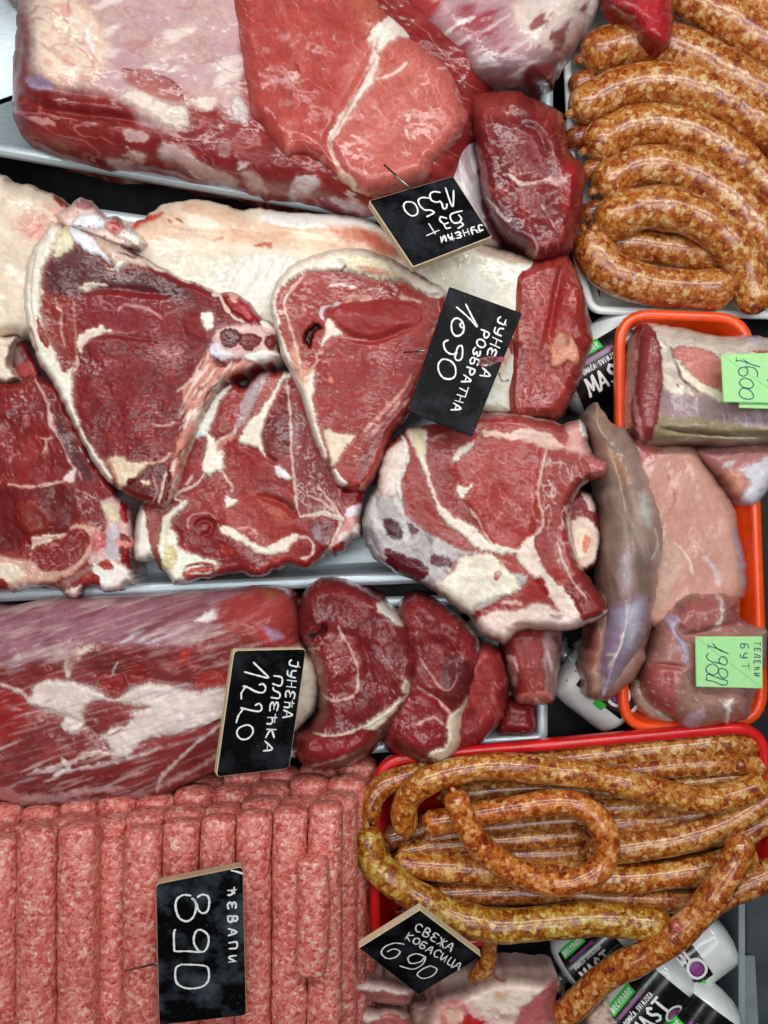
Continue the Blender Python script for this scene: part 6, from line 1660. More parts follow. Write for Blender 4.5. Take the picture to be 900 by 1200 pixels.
# --- thin sausages in the red tray
TN = 'thin sausages in the red tray'
Z1, Z2, Z3, Z4 = .032, .048, .066, .084
thin = [
    ('hooked thin sausage curving along the top of the pile in the red tray', [(476, 972, .066), (474, 946, .072), (488, 924, .078), (516, 909, .082), (562, 899, .084), (602, 899, .084), (645, 904, .082), (698, 910, .08), (756, 924, .08), (802, 935, .078), (842, 936, .076), (878, 925, .074), (892, 918, .07)], 17, (1.05, .95, .8)),
    ('thin sausage coiled in an open loop on top of the pile', [(533, 932, .098), (544, 961, .096), (562, 990, .094), (585, 1010, .092), (614, 1025, .09), (645, 1035, .09), (669, 1034, .09), (698, 1022, .09), (711, 1001, .09), (709, 976, .09), (695, 954, .088), (669, 941, .086), (640, 941, .082), (602, 947, .078), (567, 953, .074), (527, 961, .07), (500, 965, .066)], 16, (1.15, .86, .72)),
    ('yellow-green sausage along the near edge of the red tray', [(431, 976, .074), (438, 1008, .074), (466, 1036, .076), (498, 1057, .078), (539, 1076, .08), (588, 1085, .08), (645, 1081, .08), (698, 1077, .08), (756, 1082, .08), (780, 1085, .08)], 20, (.92, 1.04, .6)),
    ('thin sausage hanging over the tray edge across the lard rolls', [(868, 984, .1), (864, 1004, .1), (848, 1031, .1), (825, 1064, .098), (792, 1096, .094), (757, 1120, .088), (723, 1136, .08), (698, 1154, .072), (674, 1178, .064), (655, 1193, .058), (640, 1200, .055)], 18, (1.05, .84, .74)),
    ('thin sausage hugging the far rim of the red tray', [(600, 898, .05), (650, 892, .05), (720, 884, .05), (800, 876, .05), (850, 872, .05), (884, 874, .05)], 16, (.95, .95, .85)),
    ('thin sausage second from the far rim of the red tray', [(700, 908, .056), (750, 903, .056), (800, 898, .056), (860, 896, .056), (910, 903, .05)], 13, (.95, .88, .82)),
    ('thin sausage with pale skin under the hooked one', [(690, 942, .05), (760, 926, .05), (830, 916, .05), (890, 908, .05)], 13, (.85, .82, .78)),
    ('thin sausage emerging right of the loop, upper of three', [(690, 948, .056), (740, 946, .056), (790, 950, .054)], 14, (.95, .9, .85)),
    ('thin sausage emerging right of the loop, middle of three', [(690, 970, .056), (740, 965, .056), (800, 957, .056), (850, 948, .056)], 13, (.88, .82, .8)),
    ('thin sausage bending up to the right end of the red tray', [(690, 998, .062), (730, 994, .064), (790, 985, .066), (845, 968, .068), (880, 948, .068), (908, 926, .064)], 18, (1.0, .94, .88)),
    ('thin sausage lying straight through the middle under the loop', [(466, 1012, .056), (515, 1016, .058), (573, 1019, .06), (650, 1026, .06), (727, 1030, .062), (784, 1025, .062), (835, 1016, .062), (880, 1000, .06)], 18, (1.06, .96, .72)),
    ('thin dark sausage just inside the yellow-green one', [(500, 1050, .05), (560, 1046, .052), (640, 1046, .054), (727, 1054, .056), (784, 1056, .056), (818, 1056, .056)], 15, (.78, .62, .56)),
    ('thin sausage crossing the near right corner of the red tray', [(800, 1066, .054), (842, 1050, .056), (871, 1037, .058), (912, 1020, .06)], 19, (1.05, .92, .88)),
    ('thin sausage ending at the right wall of the red tray', [(850, 986, .055), (884, 968, .06), (915, 950, .06)], 17, (1.0, .9, .85)),
    ('short thick sausage end curled in the far left corner of the red tray', [(437, 958, .068), (434, 942, .068), (450, 920, .066), (482, 908, .062), (520, 902, .056)], 15, (.85, .72, .62)),
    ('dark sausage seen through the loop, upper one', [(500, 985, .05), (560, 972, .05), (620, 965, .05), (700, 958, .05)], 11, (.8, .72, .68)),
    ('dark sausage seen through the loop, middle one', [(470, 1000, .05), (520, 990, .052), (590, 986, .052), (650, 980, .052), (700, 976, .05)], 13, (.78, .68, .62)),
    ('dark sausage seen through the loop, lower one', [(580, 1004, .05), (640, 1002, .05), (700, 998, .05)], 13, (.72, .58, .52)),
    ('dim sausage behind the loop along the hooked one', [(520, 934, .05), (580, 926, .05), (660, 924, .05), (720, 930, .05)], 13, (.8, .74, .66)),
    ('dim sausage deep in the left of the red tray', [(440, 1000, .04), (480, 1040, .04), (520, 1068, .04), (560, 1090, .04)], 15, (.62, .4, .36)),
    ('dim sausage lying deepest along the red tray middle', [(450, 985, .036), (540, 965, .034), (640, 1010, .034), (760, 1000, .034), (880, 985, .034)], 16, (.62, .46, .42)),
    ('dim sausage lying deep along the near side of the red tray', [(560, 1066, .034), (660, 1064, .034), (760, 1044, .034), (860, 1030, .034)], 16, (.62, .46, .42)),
    ('short sausage stub poking out beside the tilted price board', [(575, 1086, .06), (573, 1108, .056), (571, 1128, .05), (556, 1150, .045)], 11, (.9, .8, .62)),
]
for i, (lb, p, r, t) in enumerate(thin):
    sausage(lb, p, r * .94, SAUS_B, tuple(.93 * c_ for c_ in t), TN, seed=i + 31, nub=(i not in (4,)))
V, F, c = tube([(790, 1078, .108), (793, 1086, .109), (794, 1092, .108)], 0.0042, step=0.0008, seg=14, lumps=0.05)
o = link('meat_crumb', mesh_np('meat_crumb', V - c[0], F), MINCE)
o.location = c[0]
put(o, 'pink crumb of mince resting on the hanging sausage', 'crumb')

# --- minced meat rolls
MR = 'minced meat rolls stacked side by side'


def mince_roll(label, pts, rpx, seed):
    z = pts[1][2]
    r = rpx * KW * (HC - z)
    V, F, c = tube(pts, r, seg=44, step=0.0016, wob=0.05, seed=seed, end_r=0.42, tip=0.6, lumps=0.024, square=0.9)
    org = np.array([c[0][0], c[0][1], z - r])
    o = link('minced_roll', mesh_np('minced_roll', V - org, F), MINCE)
    o.location = org
    return put(o, label, 'minced roll', MR)


sd = 100
tops = [(-46, 984, 23.5, 'outermost, farthest from the red tray'), (0, 976, 23, 'fifth from the board, away from the red tray'), (46, 966, 23.2, 'fourth from the board, away from the red tray'), (94, 961, 23.4, 'third from the board, away from the red tray'), (169, 966, 22.4, 'beside the board, away from the red tray'), (213, 958, 21.4, 'under one board corner, away from the red tray'), (256, 953, 20.8, 'under the board corner nearer the red tray'), (298, 948, 21, 'beside the board, toward the red tray'), (340, 943, 20.6, 'second from the board, toward the red tray'), (381, 938, 20.2, 'outermost, facing the red tray')]
for x, y, r, w in tops:
    sd += 1
    mince_roll('top layer minced roll ' + w, [(x + 2, y, .118), (x, y + 60, .122), (x, y + 150, .122), (x - 1, y + 320, .12)], r, sd)
mince_roll('sunken narrow minced roll in the top layer', [(133, 978, .104), (133, 1040, .106), (132, 1120, .106), (132, 1290, .106)], 20, 140)
mince_roll('short minced roll lying on top of the stack', [(366, 1000, .136), (368, 1050, .138), (367, 1100, .138), (364, 1140, .136)], 19, 141)
for li, (z, y0, xr, n, lab) in enumerate([(.090, 928, 396, 10, 'second layer'), (.060, 906, 407, 10, 'third layer'), (.028, 888, 419, 10, 'bottom layer')]):
    for i in range(n):
        sd += 1
        x = xr - i * 44.5
        mince_roll('minced meat roll of the %s, mostly hidden below the rolls above' % lab, [(x, y0 + 2.5 * math.sin(i * 2.4 + li * 1.9) + i * 4.0, z), (x, y0 + 60, z + .001), (x, y0 + 150, z), (x - 1, y0 + 370, z)], 22.8, sd)


# ------------------------------------------------------------------ lettering
GL = {
    'Ј': [[(0.1, .2), (.25, .02), (.5, .1), (.55, .5), (.55, .9), (.2, .92)], [(.55, 1.12), (.57, 1.15)]],
    'J': [[(0.1, .2), (.25, .02), (.5, .1), (.55, .5), (.55, 1)]],
    'У': [[(.05, 1), (.1, .6), (.35, .45), (.6, .55)], [(.6, 1), (.58, .4), (.45, .05), (.15, .02)]],
    'Н': [[(.1, 1), (.08, 0)], [(.6, 1), (.6, 0)], [(.1, .5), (.6, .52)]],
    'Е': [[(.6, .95), (.25, 1), (.08, .75), (.3, .53), (.08, .3), (.25, .02), (.62, .08)], [(.25, .53), (.5, .54)]],
    'Ћ': [[(.2, 1), (.2, 0)], [(.0, .8), (.5, .84)], [(.2, .45), (.45, .6), (.6, .4), (.6, 0)]],
    'И': [[(.08, .95), (.1, .25), (.25, .05), (.58, .9)], [(.58, .95), (.6, .0)]],
    'Б': [[(.62, .95), (.2, .95), (.1, .5), (.1, .15), (.35, 0), (.6, .2), (.5, .5), (.12, .45)]],
    'Т': [[(0, .95), (.7, .98)], [(.36, .97), (.34, 0)]],
    'Р': [[(.15, 0), (.12, .95), (.45, 1), (.62, .75), (.45, .5), (.15, .48)]],
    'О': [[(.35, 1), (.08, .75), (.08, .25), (.33, 0), (.62, .22), (.62, .75), (.35, 1)]],
    'З': [[(.1, .9), (.4, 1), (.55, .75), (.3, .52), (.6, .3), (.4, 0), (.05, .1)]],
    'А': [[(.02, 0), (.32, 1), (.62, 0)], [(.14, .38), (.52, .38)]],
    'П': [[(.1, 0), (.1, .95), (.6, .95), (.6, 0)]],
    'Л': [[(0, .05), (.15, .2), (.3, .95), (.6, .95), (.62, 0)]],
    'К': [[(.1, 1), (.1, 0)], [(.6, .95), (.12, .45), (.62, 0)]],
    'В': [[(.1, 0), (.1, 1), (.45, .95), (.5, .65), (.12, .52), (.6, .4), (.5, .03), (.1, 0)]],
    'Ж': [[(.02, .95), (.3, .5), (.02, 0)], [(.7, .95), (.4, .5), (.7, 0)], [(.36, 1), (.36, 0)], [(.3, .5), (.42, .5)]],
    'С': [[(.6, .85), (.35, 1), (.08, .7), (.1, .25), (.35, 0), (.62, .12)]],
    'Ц': [[(.1, 1), (.12, .05), (.55, .05), (.55, 1)], [(.55, .05), (.72, .05), (.7, -.2)]],
    'M': [[(0, 0), (.12, 1), (.4, .25), (.68, 1), (.8, 0)]],
    'A': [[(0, 0), (.34, 1), (.68, 0)], [(.14, .34), (.54, .34)]],
    'S': [[(.58, .85), (.35, 1), (.1, .82), (.2, .58), (.5, .42), (.58, .18), (.32, 0), (.04, .14)]],
    'T': [[(0, 1), (.66, 1)], [(.33, 1), (.33, 0)]],
    'D': [[(.1, 0), (.1, 1), (.45, .9), (.6, .5), (.45, .1), (.1, 0)]],
    'O': [[(.35, 1), (.08, .75), (.08, .25), (.33, 0), (.62, .22), (.62, .75), (.35, 1)]],
    'Ć': [[(.6, .85), (.35, 1), (.08, .7), (.1, .25), (.35, 0), (.62, .12)], [(.35, 1.1), (.5, 1.3)]],
    'V': [[(0, 1), (.33, 0), (.66, 1)]],
    'I': [[(.2, 0), (.2, 1)]],
    'N': [[(.08, 0), (.08, 1), (.6, 0), (.6, 1)]],
    'K': [[(.1, 1), (.1, 0)], [(.6, 1), (.12, .45), (.62, 0)]],
    'm': [[(.05, 0), (.05, .65), (.2, .68), (.32, .55), (.32, 0)], [(.32, .55), (.5, .68), (.6, .55), (.6, 0)]],
    'e': [[(.1, .35), (.55, .38), (.45, .66), (.15, .6), (.08, .25), (.3, 0), (.55, .1)]],
    'c': [[(.55, .58), (.3, .68), (.08, .4), (.2, .04), (.55, .08)]],
    'n': [[(.08, 0), (.08, .65)], [(.08, .5), (.35, .68), (.55, .5), (.55, 0)]],
    'a': [[(.1, .58), (.4, .66), (.55, .5), (.55, 0)], [(.55, .35), (.15, .35), (.08, .12), (.3, 0), (.55, .12)]],
}


def text_px(txt, p0, p1, h, side=1, adv=0.86, seed=1):
    """strokes in photo px; runs from p0 to p1 along the baseline; letters' tops point to the left of travel
    (side=1) in image space with y down"""
    rnd = random.Random(seed)
    p0, p1 = np.array(p0, float), np.array(p1, float)
    d = p1 - p0
    Ln = np.linalg.norm(d)
    d /= Ln
    u = np.array([d[1], -d[0]]) * side
    n = len(txt)
    w = Ln / n
    out = []
    for i, ch in enumerate(txt):
        if ch == ' ':
            continue
        hh = h * rnd.uniform(.88, 1.1)
        dy = rnd.uniform(-.06, .06) * h
        sk = rnd.uniform(-.08, .12)
        for st in GL[ch]:
            q = []
            for x, y in st:
                q.append(p0 + d * (w * (i + 0.08) + (x + sk * y) * w * adv / 0.72) + u * (y * hh + dy))
            out.append(q)
    return out


def ribbon(strokes, mapper, width, sm=True, seed=3):
    """strokes (px) mapped by mapper to 2D plane coordinates -> flat ribbon verts/faces in 2D"""
    V, F = [], []
    rnd = random.Random(seed)
    for st in strokes:
        if len(st) == 2 and np.hypot(st[0][0] - st[1][0], st[0][1] - st[1][1]) < 0.01:
            continue
        p = np.array([mapper(x, y) for x, y in (smooth(st, False, 6) if len(st) > 2 and sm else st)])
        d = np.gradient(p, axis=0)
        d /= np.linalg.norm(d, axis=1)[:, None] + 1e-12
        nrm = np.stack([-d[:, 1], d[:, 0]], 1)
        b = len(V)
        n = len(p)
        p[0] -= d[0] * width * .4
        p[-1] += d[-1] * width * .4
        for i in range(n):
            w = width * 0.5 * rnd.uniform(.72, 1.2)
            if i in (0, n - 1):
                w *= 0.6
            V.append(p[i] + nrm[i] * w)
            V.append(p[i] - nrm[i] * w)
        for i in range(n - 1):
            F.append((b + 2 * i, b + 2 * i + 1, b + 2 * i + 3, b + 2 * i + 2))
    return V, F


def plate(name, label, cat, quad, zs, thick, front_mat, edge_mat, strokes, ink, inkw, rad=0.003, pin=None, bow=0.0, extra=None, group=None):
    """a board whose corners lie on photo px quad; zs = heights of corners 0,1,3 (2 follows from the plane)"""
    c0, c1, c3 = P3(*quad[0], zs[0]), P3(*quad[1], zs[1]), P3(*quad[3], zs[2])
    n = (c1 - c0).cross(c3 - c0)
    n.normalize()
    if n.z < 0:
        n = -n
    ex = (c1 - c0).normalized()
    ey = n.cross(ex)
    eye = Vector((0, 0, HC))

    def hit(px, py):
        d = P3(px, py, 0.0) - eye
        t = (c0 - eye).dot(n) / d.dot(n)
        w = eye + d * t - c0
        return np.array([w.dot(ex), w.dot(ey)])
    cs = [hit(*q) for q in quad]
    lp = quad_loop(cs, rad, 5)
    org = c0

    def W(p, off):
        return ex * float(p[0]) + ey * float(p[1]) + n * off
    root = empty(name, tuple(org), label, cat, group)
    ins = offset_loop(lp, -0.0006)
    rings = [[W(p, -thick) for p in lp], [W(p, -0.0005) for p in lp], [W(p, 0) for p in ins]]
    V, F = loft([np.array([list(v) for v in r]) for r in rings], False, True)
    me = mesh_np('board', V, F, False)
    fix_normals(me)
    link('board', me, edge_mat, root)
    V = [W(p, 0.0) for p in ins]
    me = mesh_np('face', [list(v) for v in V], [tuple(range(len(V)))], False)
    if me.polygons[0].normal.dot(n) < 0:
        me.flip_normals()
    face = link('face', me, front_mat, root)
    for i, (nm, st, mt, wd) in enumerate([('lettering', strokes, ink, inkw)] + (extra or [])):
        if not st:
            continue
        v2, f2 = ribbon(st, hit, wd)
        me = mesh_np(nm, [list(W(p, 0.0004)) for p in v2], f2, False)
        link(nm, me, mt, face)
    if pin:
        (ax, ay, az), (bx, by, bz) = pin
        v, f = cone(P3(ax, ay, az), P3(bx, by, bz), 0.0008, 0.0008, 8)
        link('pin', mesh_np('pin', [list(Vector(p) - org) for p in v], f), PINM, root)
    return root


def dense(q):
    out = []
    for a_, b_ in zip(q[:-1], q[1:]):
        for t in (0, .04, .35, .65, .96):
            out.append((a_[0] + (b_[0] - a_[0]) * t, a_[1] + (b_[1] - a_[1]) * t))
    return out + [q[-1]]


def zz(x0, y0, s, strokes):
    return [[(x0 + x / s, y0 + y / s) for x, y in st] for st in strokes]


def ell(cx, cy, rx, ry, a0=0, n=14, turn=1.0):
    return [(cx + rx * math.cos(a0 + turn * 2 * math.pi * i / n), cy + ry * math.sin(a0 + turn * 2 * math.pi * i / n)) for i in range(n + 1)]


# 1350
s = zz(420, 190, 5.294, [
    [(540, 162), (583, 280), (590, 178)],
    [(505, 190), (470, 185), (445, 200), (450, 235), (480, 250), (505, 246)], [(505, 242), (518, 262), (526, 290), (545, 285), (548, 262)],
    [(437, 225), (395, 222), (372, 238), (380, 270), (410, 298), (445, 300), (468, 316), (425, 340)],
    [(330, 250), (295, 250), (280, 275), (295, 310), (330, 335), (362, 325), (367, 295), (350, 262), (328, 249)],
    [(642, 305), (610, 312), (575, 325), (570, 350), (590, 378), (625, 375), (638, 352), (622, 330)], [(630, 374), (650, 390), (618, 412)],
    [(545, 350), (512, 342), (505, 362), (530, 385), (556, 378)], [(528, 385), (545, 412), (570, 408)],
    [(437, 385), (476, 446)], [(425, 457), (498, 425)]])
s += text_px('ЈУНЕЋИ', (420 + 775 / 5.294, 190 + 385 / 5.294), (420 + 500 / 5.294, 190 + 468 / 5.294), 7.5, 1, seed=3)
plate('price_board', 'black price board marked 1350, tilted between the pink slab and the fat slab', 'price board',
      [(432, 235), (531, 206), (577, 277), (484, 313)], (.150, .128, .168), .0062, BOARD, WOOD, s, CHALK, .0014, 0.0015,
      pin=((450, 193, .135), (481, 221, .142)), group=None)
# 1090
s = zz(470, 330, 6, [
    [(390, 180), (470, 250), (535, 318), (500, 250), (455, 160)],
    [(400, 258), (375, 262), (355, 292), (358, 350), (385, 382), (425, 370), (442, 330), (430, 282), (398, 256)], [(430, 288), (415, 300), (422, 322), (440, 325)],
    [(330, 412), (300, 430), (310, 480), (345, 508), (380, 505), (400, 460), (425, 452), (432, 490), (425, 540), (398, 555), (378, 535), (392, 498)],
    [(310, 545), (285, 550), (262, 582), (265, 630), (295, 675), (345, 685), (380, 660), (380, 600), (350, 560), (308, 545)]])
s += text_px('ЈУНЕЋА', (470 + 695 / 6, 330 + 232 / 6), (470 + 548 / 6, 330 + 672 / 6), 10.5, 1, seed=4)
s += text_px('РОЗБРАТНА', (470 + 568 / 6, 330 + 320 / 6), (470 + 350 / 6, 330 + 915 / 6), 10, 1, seed=5)
st_poly = zz(470, 330, 6, [[(555, 570), (590, 545), (640, 530), (712, 545), (660, 570), (600, 580)]])
pb = plate('price_board', 'long black price board marked 1090, with a dark red smear', 'price board',
           [(527, 336), (612, 367), (553, 512), (478, 482)], (.135, .128, .130), .004, BOARD, FILM_K, s, CHALK, .0014, 0.001,
           pin=((474, 413, .110), (498, 411, .128)),
           extra=[('stain', zz(470, 330, 6, [[(552, 572), (600, 560), (650, 552), (712, 546)], [(566, 555), (610, 545), (660, 542)], [(570, 582), (610, 575), (650, 564)]]), STAIN, .0042)])
# 1220
s = zz(240, 740, 6.669, [
    [(310, 315), (400, 340), (495, 360), (450, 310), (380, 242)],
    [(425, 415), (455, 410), (474, 440), (455, 475), (400, 470), (340, 438), (298, 425), (310, 440), (285, 480), (285, 525)],
    [(395, 575), (425, 563), (445, 595), (425, 622), (370, 617), (310, 603), (280, 595), (292, 612), (262, 655), (245, 710)],
    [(300, 735), (260, 760), (250, 800), (280, 838), (330, 838), (370, 800), (372, 755), (340, 730), (298, 736)]])
s += text_px('ЈУНЕЋА', (240 + 660 / 6.669, 740 + 205 / 6.669), (240 + 610 / 6.669, 740 + 685 / 6.669), 10.5, 1, seed=6)
s += text_px('ПЛЕЋКА', (240 + 545 / 6.669, 740 + 325 / 6.669), (240 + 455 / 6.669, 740 + 950 / 6.669), 10.5, 1, seed=7)
plate('price_board', 'black price board marked 1220, pinned to the big beef shank', 'price board',
      [(274, 762), (359, 760), (339, 901), (253, 911)], (.150, .122, .146), .0062, BOARD, WOOD, s, CHALK, .0014, 0.004,
      pin=((238, 852, .118), (260, 842, .140)))
# 890
s = zz(170, 1000, 6, [
    [(320, 295), (270, 290), (225, 320), (215, 380), (240, 450), (290, 475), (335, 450), (358, 390), (352, 335), (330, 314)],
    [(370, 305), (400, 288), (440, 298), (452, 340), (440, 400), (405, 418), (375, 395), (360, 350), (335, 316)],
    [(212, 535), (203, 560), (205, 660), (215, 685), (300, 685), (395, 692), (430, 670), (447, 620), (440, 570), (400, 538), (365, 540), (345, 580), (345, 630), (370, 675), (395, 692)],
    [(260, 778), (220, 800), (212, 860), (225, 910), (270, 940), (330, 948), (400, 935), (440, 900), (450, 850), (440, 800), (400, 785), (330, 780), (258, 779)],
    [(608, 118), (650, 128), (685, 140)]])
s += text_px('ЋЕВАПИ', (170 + 580 / 6, 1000 + 235 / 6), (170 + 594 / 6, 1000 + 800 / 6), 9.5, 1, adv=.62, seed=8)
plate('price_board', 'large smeared black price board marked 890, on the minced meat rolls', 'price board',
      [(182, 1036), (285, 1015), (289, 1190), (186, 1202)], (.190, .180, .158), .0055, BOARD_S, plain('brown_plywood', (172, 140, 110), .65, 0, .3, 260, .15), s, CHALK, .0016, 0.004,
      pin=((146, 1138, .136), (184, 1129, .170)))
# 690
s = zz(380, 1040, 3.214, [
    [(300, 212), (265, 208), (228, 222), (215, 246), (238, 266), (270, 260), (285, 240), (262, 230), (238, 240)],
    [(378, 258), (345, 248), (316, 262), (325, 284), (362, 278), (380, 258), (372, 285), (335, 306), (285, 294)],
    [(400, 293), (370, 306), (350, 326), (372, 341), (408, 330), (424, 306), (398, 293)]])
s += text_px('СВЕЖА', (380 + 335 / 3.214, 1040 + 155 / 3.214), (380 + 480 / 3.214, 1040 + 243 / 3.214), 9.5, 1, seed=9)
s += text_px('КОБАСИЦА', (380 + 300 / 3.214, 1040 + 188 / 3.214), (380 + 510 / 3.214, 1040 + 312 / 3.214), 8.5, 1, seed=10)
plate('price_board', 'black price board marked 690, leaning against the red tray', 'price board',
      [(420, 1111), (492, 1066), (564, 1121), (490, 1166)], (.120, .135, .092), .0062, BOARD, WOOD, s, CHALK, .0013, 0.001)

# green notes
s = zz(830, 400, 12.857, [[(420, 240), (418, 305)], [(420, 290), (520, 300), (640, 345), (775, 385)], [(515, 265), (600, 322)],
    [(740, 535), (735, 460), (680, 400), (590, 385), (500, 395), (455, 440), (470, 500), (530, 525), (585, 490), (590, 430), (560, 395)],
    [(500, 570), (560, 555), (640, 590), (680, 650), (650, 700), (570, 705), (490, 665), (470, 610), (505, 565)],
    [(500, 710), (470, 750), (465, 800), (510, 850), (590, 872), (660, 860), (680, 820), (640, 750), (570, 710), (500, 706)],
    [(890, 580), (905, 600), (940, 610)], [(895, 660), (940, 668)]])
plate('price_note', 'green paper price note marked 1600 on the pork loin', 'price note', [(845, 415), (925, 413), (925, 473), (848, 471)], (.112, .112, .112), .0012, NOTE, NOTE, s, INK, .0009, 0.0005)
plate('price_note', 'blank green note peeking out under the one marked 1600', 'price note', [(868, 440), (930, 440), (930, 480), (866, 478)], (.1085, .1085, .1085), .0008, NOTE, NOTE, [], INK, .0009, 0.0005)
s = zz(805, 735, 9.474, [[(240, 185), (230, 230)], [(240, 208), (330, 235), (460, 295)], [(285, 180), (340, 240), (400, 272)],
    [(235, 290), (215, 320), (230, 355), (290, 385), (365, 400), (420, 420), (445, 390), (430, 340), (390, 325), (355, 360), (365, 405)],
    [(290, 405), (240, 420), (210, 460), (225, 500), (290, 530), (340, 500), (345, 450), (300, 410)], [(345, 480), (380, 455), (440, 480), (450, 530), (415, 565), (370, 540), (345, 490)],
    [(205, 580), (215, 585)], [(218, 582), (225, 520), (300, 545), (400, 580), (445, 595), (440, 635), (390, 640), (300, 605), (215, 585)]])
s += text_px('ТЕЛЕЋИ', (805 + 748 / 9.474, 735 + 150 / 9.474), (805 + 742 / 9.474, 735 + 565 / 9.474), 7.2, 1, adv=.6, seed=11)
s += text_px('БУТ', (805 + 588 / 9.474, 735 + 165 / 9.474), (805 + 605 / 9.474, 735 + 500 / 9.474), 9.5, 1, adv=.6, seed=12)
plate('price_note', 'wide green paper price note marked 1980 on the veal round', 'price note', [(815, 746), (894, 746), (894, 807), (816, 805)], (.092, .092, .092), .0012, NOTE, NOTE, s, INK, .0009, 0.0005)


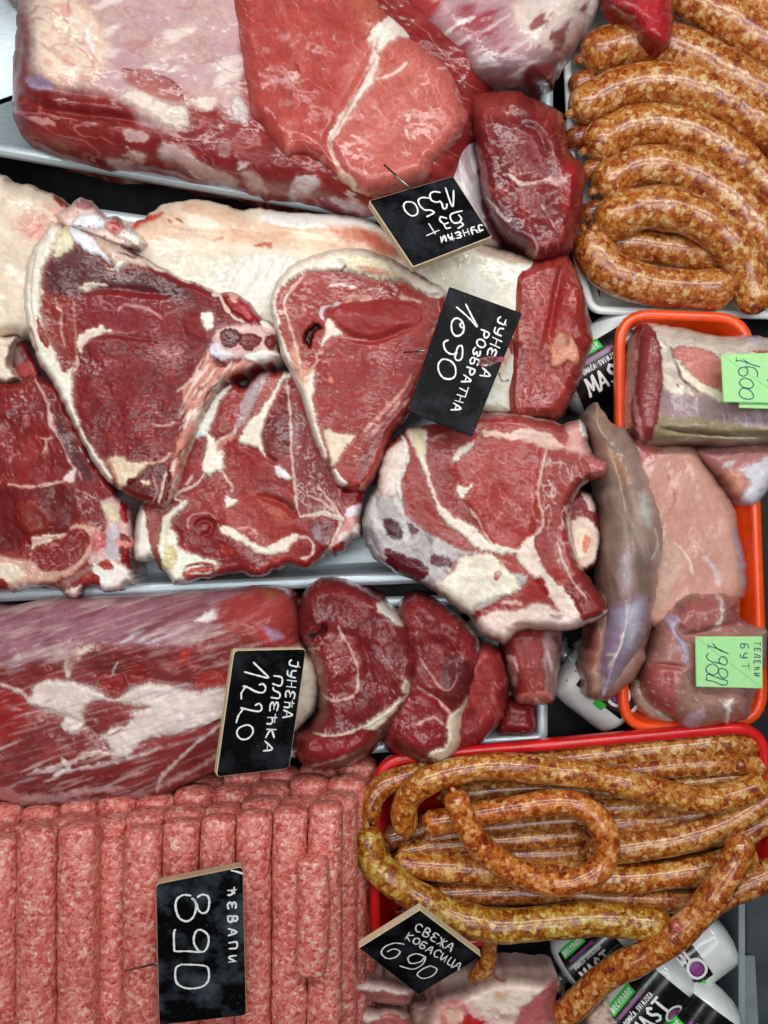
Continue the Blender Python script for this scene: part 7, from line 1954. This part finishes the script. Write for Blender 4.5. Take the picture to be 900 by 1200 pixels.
# ------------------------------------------------------------------ rolls of lard in printed film
def lard_roll(label, ctr, z, ang, Lpx, rpx, phase, flip=1, label_at=0.0, crimp=(True, True), lab_len=0.62):
    """axis at angle ang (deg, image up-right positive); text runs along the axis"""
    k = KW * (HC - z)
    r = rpx * k
    Ln = Lpx * k
    a = math.radians(ang)
    ex = Vector((math.cos(a), math.sin(a), 0))
    ez = Vector((0, 0, 1))
    ey = ez.cross(ex)
    org = P3(ctr[0], ctr[1], z)
    root = empty('lard_roll', tuple(org - Vector((0, 0, r))), label, 'lard roll', 'rolls of lard in printed film')
    off = Vector((0, 0, r))

    def at(s, th, rr):       # s along, th = angle from top toward +ey ... measured on the film
        return off + ex * s + (ez * math.cos(th) + ey * math.sin(th)) * rr
    seg = 48
    # body with rounded ends
    prof = []
    for i in range(15):
        t = i / 14
        prof.append((-Ln / 2 + t * Ln, 1.0))
    ends = [(-Ln / 2 - .011, .12), (-Ln / 2 - .009, .5), (-Ln / 2 - .005, .84)]
    pr = ends + [(s_, 1.0) for s_, _ in prof] + [(-e[0], e[1]) for e in reversed(ends)]
    V, F = [], []
    for si, (s_, f) in enumerate(pr):
        for j in range(seg):
            th = 2 * math.pi * j / seg
            w = 1 + (0.10 * math.sin(j * 5.3) * (1 - f)) + 0.006 * math.sin(j * 1.7 + si)
            V.append(list(at(s_, th, r * f * w)))
    for i in range(len(pr) - 1):
        for j in range(seg):
            F.append((i * seg + j, i * seg + (j + 1) % seg, (i + 1) * seg + (j + 1) % seg, (i + 1) * seg + j))
    F.append(tuple(reversed(range(seg))))
    F.append(tuple(range((len(pr) - 1) * seg, len(pr) * seg)))
    me = mesh_np('film', V, F)
    fix_normals(me)
    link('film', me, FILM_W, root)
    # gathered ends
    for sg, on in ((-1, crimp[0]), (1, crimp[1])):
        if not on:
            continue
        V, F = [], []
        n2 = 34
        for i, (ds, f) in enumerate(((.004, .80), (.010, .30), (.013, .16), (.016, .2), (.021, .3), (.024, .33))):
            for j in range(n2):
                th = 2 * math.pi * j / n2
                w = f * (1 + (0.10 if j % 2 else -0.08) + 0.1 * math.sin(j * 2.3 + i))
                V.append(list(at(sg * (Ln / 2 + ds), th, r * w)))
        for i in range(5):
            for j in range(n2):
                F.append((i * n2 + j, i * n2 + (j + 1) % n2, (i + 1) * n2 + (j + 1) % n2, (i + 1) * n2 + j))
        me = mesh_np('gathered_end', V, F)
        fix_normals(me)
        link('gathered_end', me, FOIL, root)

    def patch(nm, s0, s1, t0, t1, rr, mat, bulge=0.0, n=16, par=None):
        V, F = [], []
        for i in range(n + 1):
            th = t0 + (t1 - t0) * i / n
            u = 2 * i / n - 1
            e = bulge * (1 - u * u)
            for s_ in np.linspace(s0 - e, s1 + e, 9):
                V.append(list(at(s_, th, rr)))
        for i in range(n):
            for j in range(8):
                F.append((i * 9 + j, i * 9 + j + 1, (i + 1) * 9 + j + 1, (i + 1) * 9 + j))
        me = mesh_np(nm, V, F)
        fix_normals(me)
        return link(nm, me, mat, par or root)
    la = label_at * Ln
    hw = Ln * lab_len * 0.5
    p = phase
    band = patch('label_band', la - hw, la + hw, p - 1.05, p + 0.95, r * 1.010, FILM_K, hw * 0.10, 24)
    # text lines: up direction of letters is +ey (th grows)

    def script(nm, txt, s0, s1, th0, hgt, wid, mat):
        st = []
        n = len(txt)
        w = (s1 - s0) / n
        for i, ch in enumerate(txt):
            if ch == ' ':
                continue
            for q in GL[ch]:
                st.append([(s0 + w * (i + .06) + x * w * 1.05, th0 * r + y * hgt) for x, y in q])
        v2, f2 = ribbon([dense(q) for q in st], lambda x, y: np.array([x, y]), wid, False, seed=2)
        # subdivided enough to bend round the roll
        me = mesh_np(nm, [list(at(v[0], v[1] / r, r * 1.022)) for v in v2], f2, False)
        link(nm, me, mat, band)
    script('lettering', 'MAST', la - hw * .82, la + hw * .55, p - 0.30, r * 0.50, r * 0.075, CHALK)
    script('lettering', 'DOMAĆA SVINJSKA', la - hw * .82, la + hw * .45, p + 0.30, r * 0.13, r * 0.022, CHALK)
    patch('violet_band', la - hw * .82, la + hw * .35, p + 0.52, p + 0.60, r * 1.016, FILM_V, par=band)
    patch('green_band', la - hw * .9, la + hw * .12, p + 0.68, p + 0.98, r * 1.016, FILM_G, par=band)
    script('lettering', 'mecenane', la - hw * .85, la + hw * .08, p + 0.74, r * 0.22, r * 0.03, CHALK)
    # round emblem under the word
    cs, ct = la + hw * .38, p - 0.60
    for nm, q0, q1, mt, h_ in (('emblem_ring', .30, .22, CHALK, 1.018), ('emblem', .19, 0, FILM_V, 1.018)):
        V, F = [], []
        m_ = 24
        for i in range(m_):
            t = 2 * math.pi * i / m_
            for q in (q0, q1):
                V.append(list(at(cs + q * r * math.cos(t), ct + q * math.sin(t), r * h_)))
        for i in range(m_):
            j = (i + 1) % m_
            F.append((2 * i, 2 * j, 2 * j + 1, 2 * i + 1))
        me = mesh_np(nm, V, F)
        fix_normals(me)
        link(nm, me, mt, band)
    patch('green_tab', la - hw * .1, la + hw * .3, p - 1.18, p - 0.98, r * 1.016, FILM_G, par=band)
    return root


lard_roll('lard roll wedged between the bright red chunk and the orange tray', (702, 424), -.004, 31, 96, 44, -0.42, label_at=-0.06, lab_len=.86, crimp=(True, False))
lard_roll('lard roll with a gathered foil end under the grey tenderloin', (702, 798), -.002, -38, 70, 46, 0.62, label_at=0.0, lab_len=.9, crimp=(True, False))
lard_roll('lard roll with mostly black label beside the wrapped pork shoulder', (700, 1108), .010, 42, 76, 39, 0.10, label_at=-0.08, lab_len=.8, crimp=(True, False))
lard_roll('lard roll with bare white end touching the steel rail', (812, 1112), .012, 38, 62, 39, 0.7, label_at=-0.25, lab_len=.55, crimp=(False, False))
lard_roll('lard roll showing full label under the middle of the hanging sausage', (752, 1164), .030, 50, 92, 40, 0.0, label_at=0.0, lab_len=.8, crimp=(False, False))
lard_roll('lard roll lowest in the pile, label facing up next to the steel rail', (808, 1204), .034, 54, 88, 40, 0.05, label_at=0.04, lab_len=.84, crimp=(False, False))
lard_roll('lard roll half buried beside the pork hock', (716, 1216), .010, 50, 90, 40, 0.6, label_at=-0.04, lab_len=.7, crimp=(False, False))
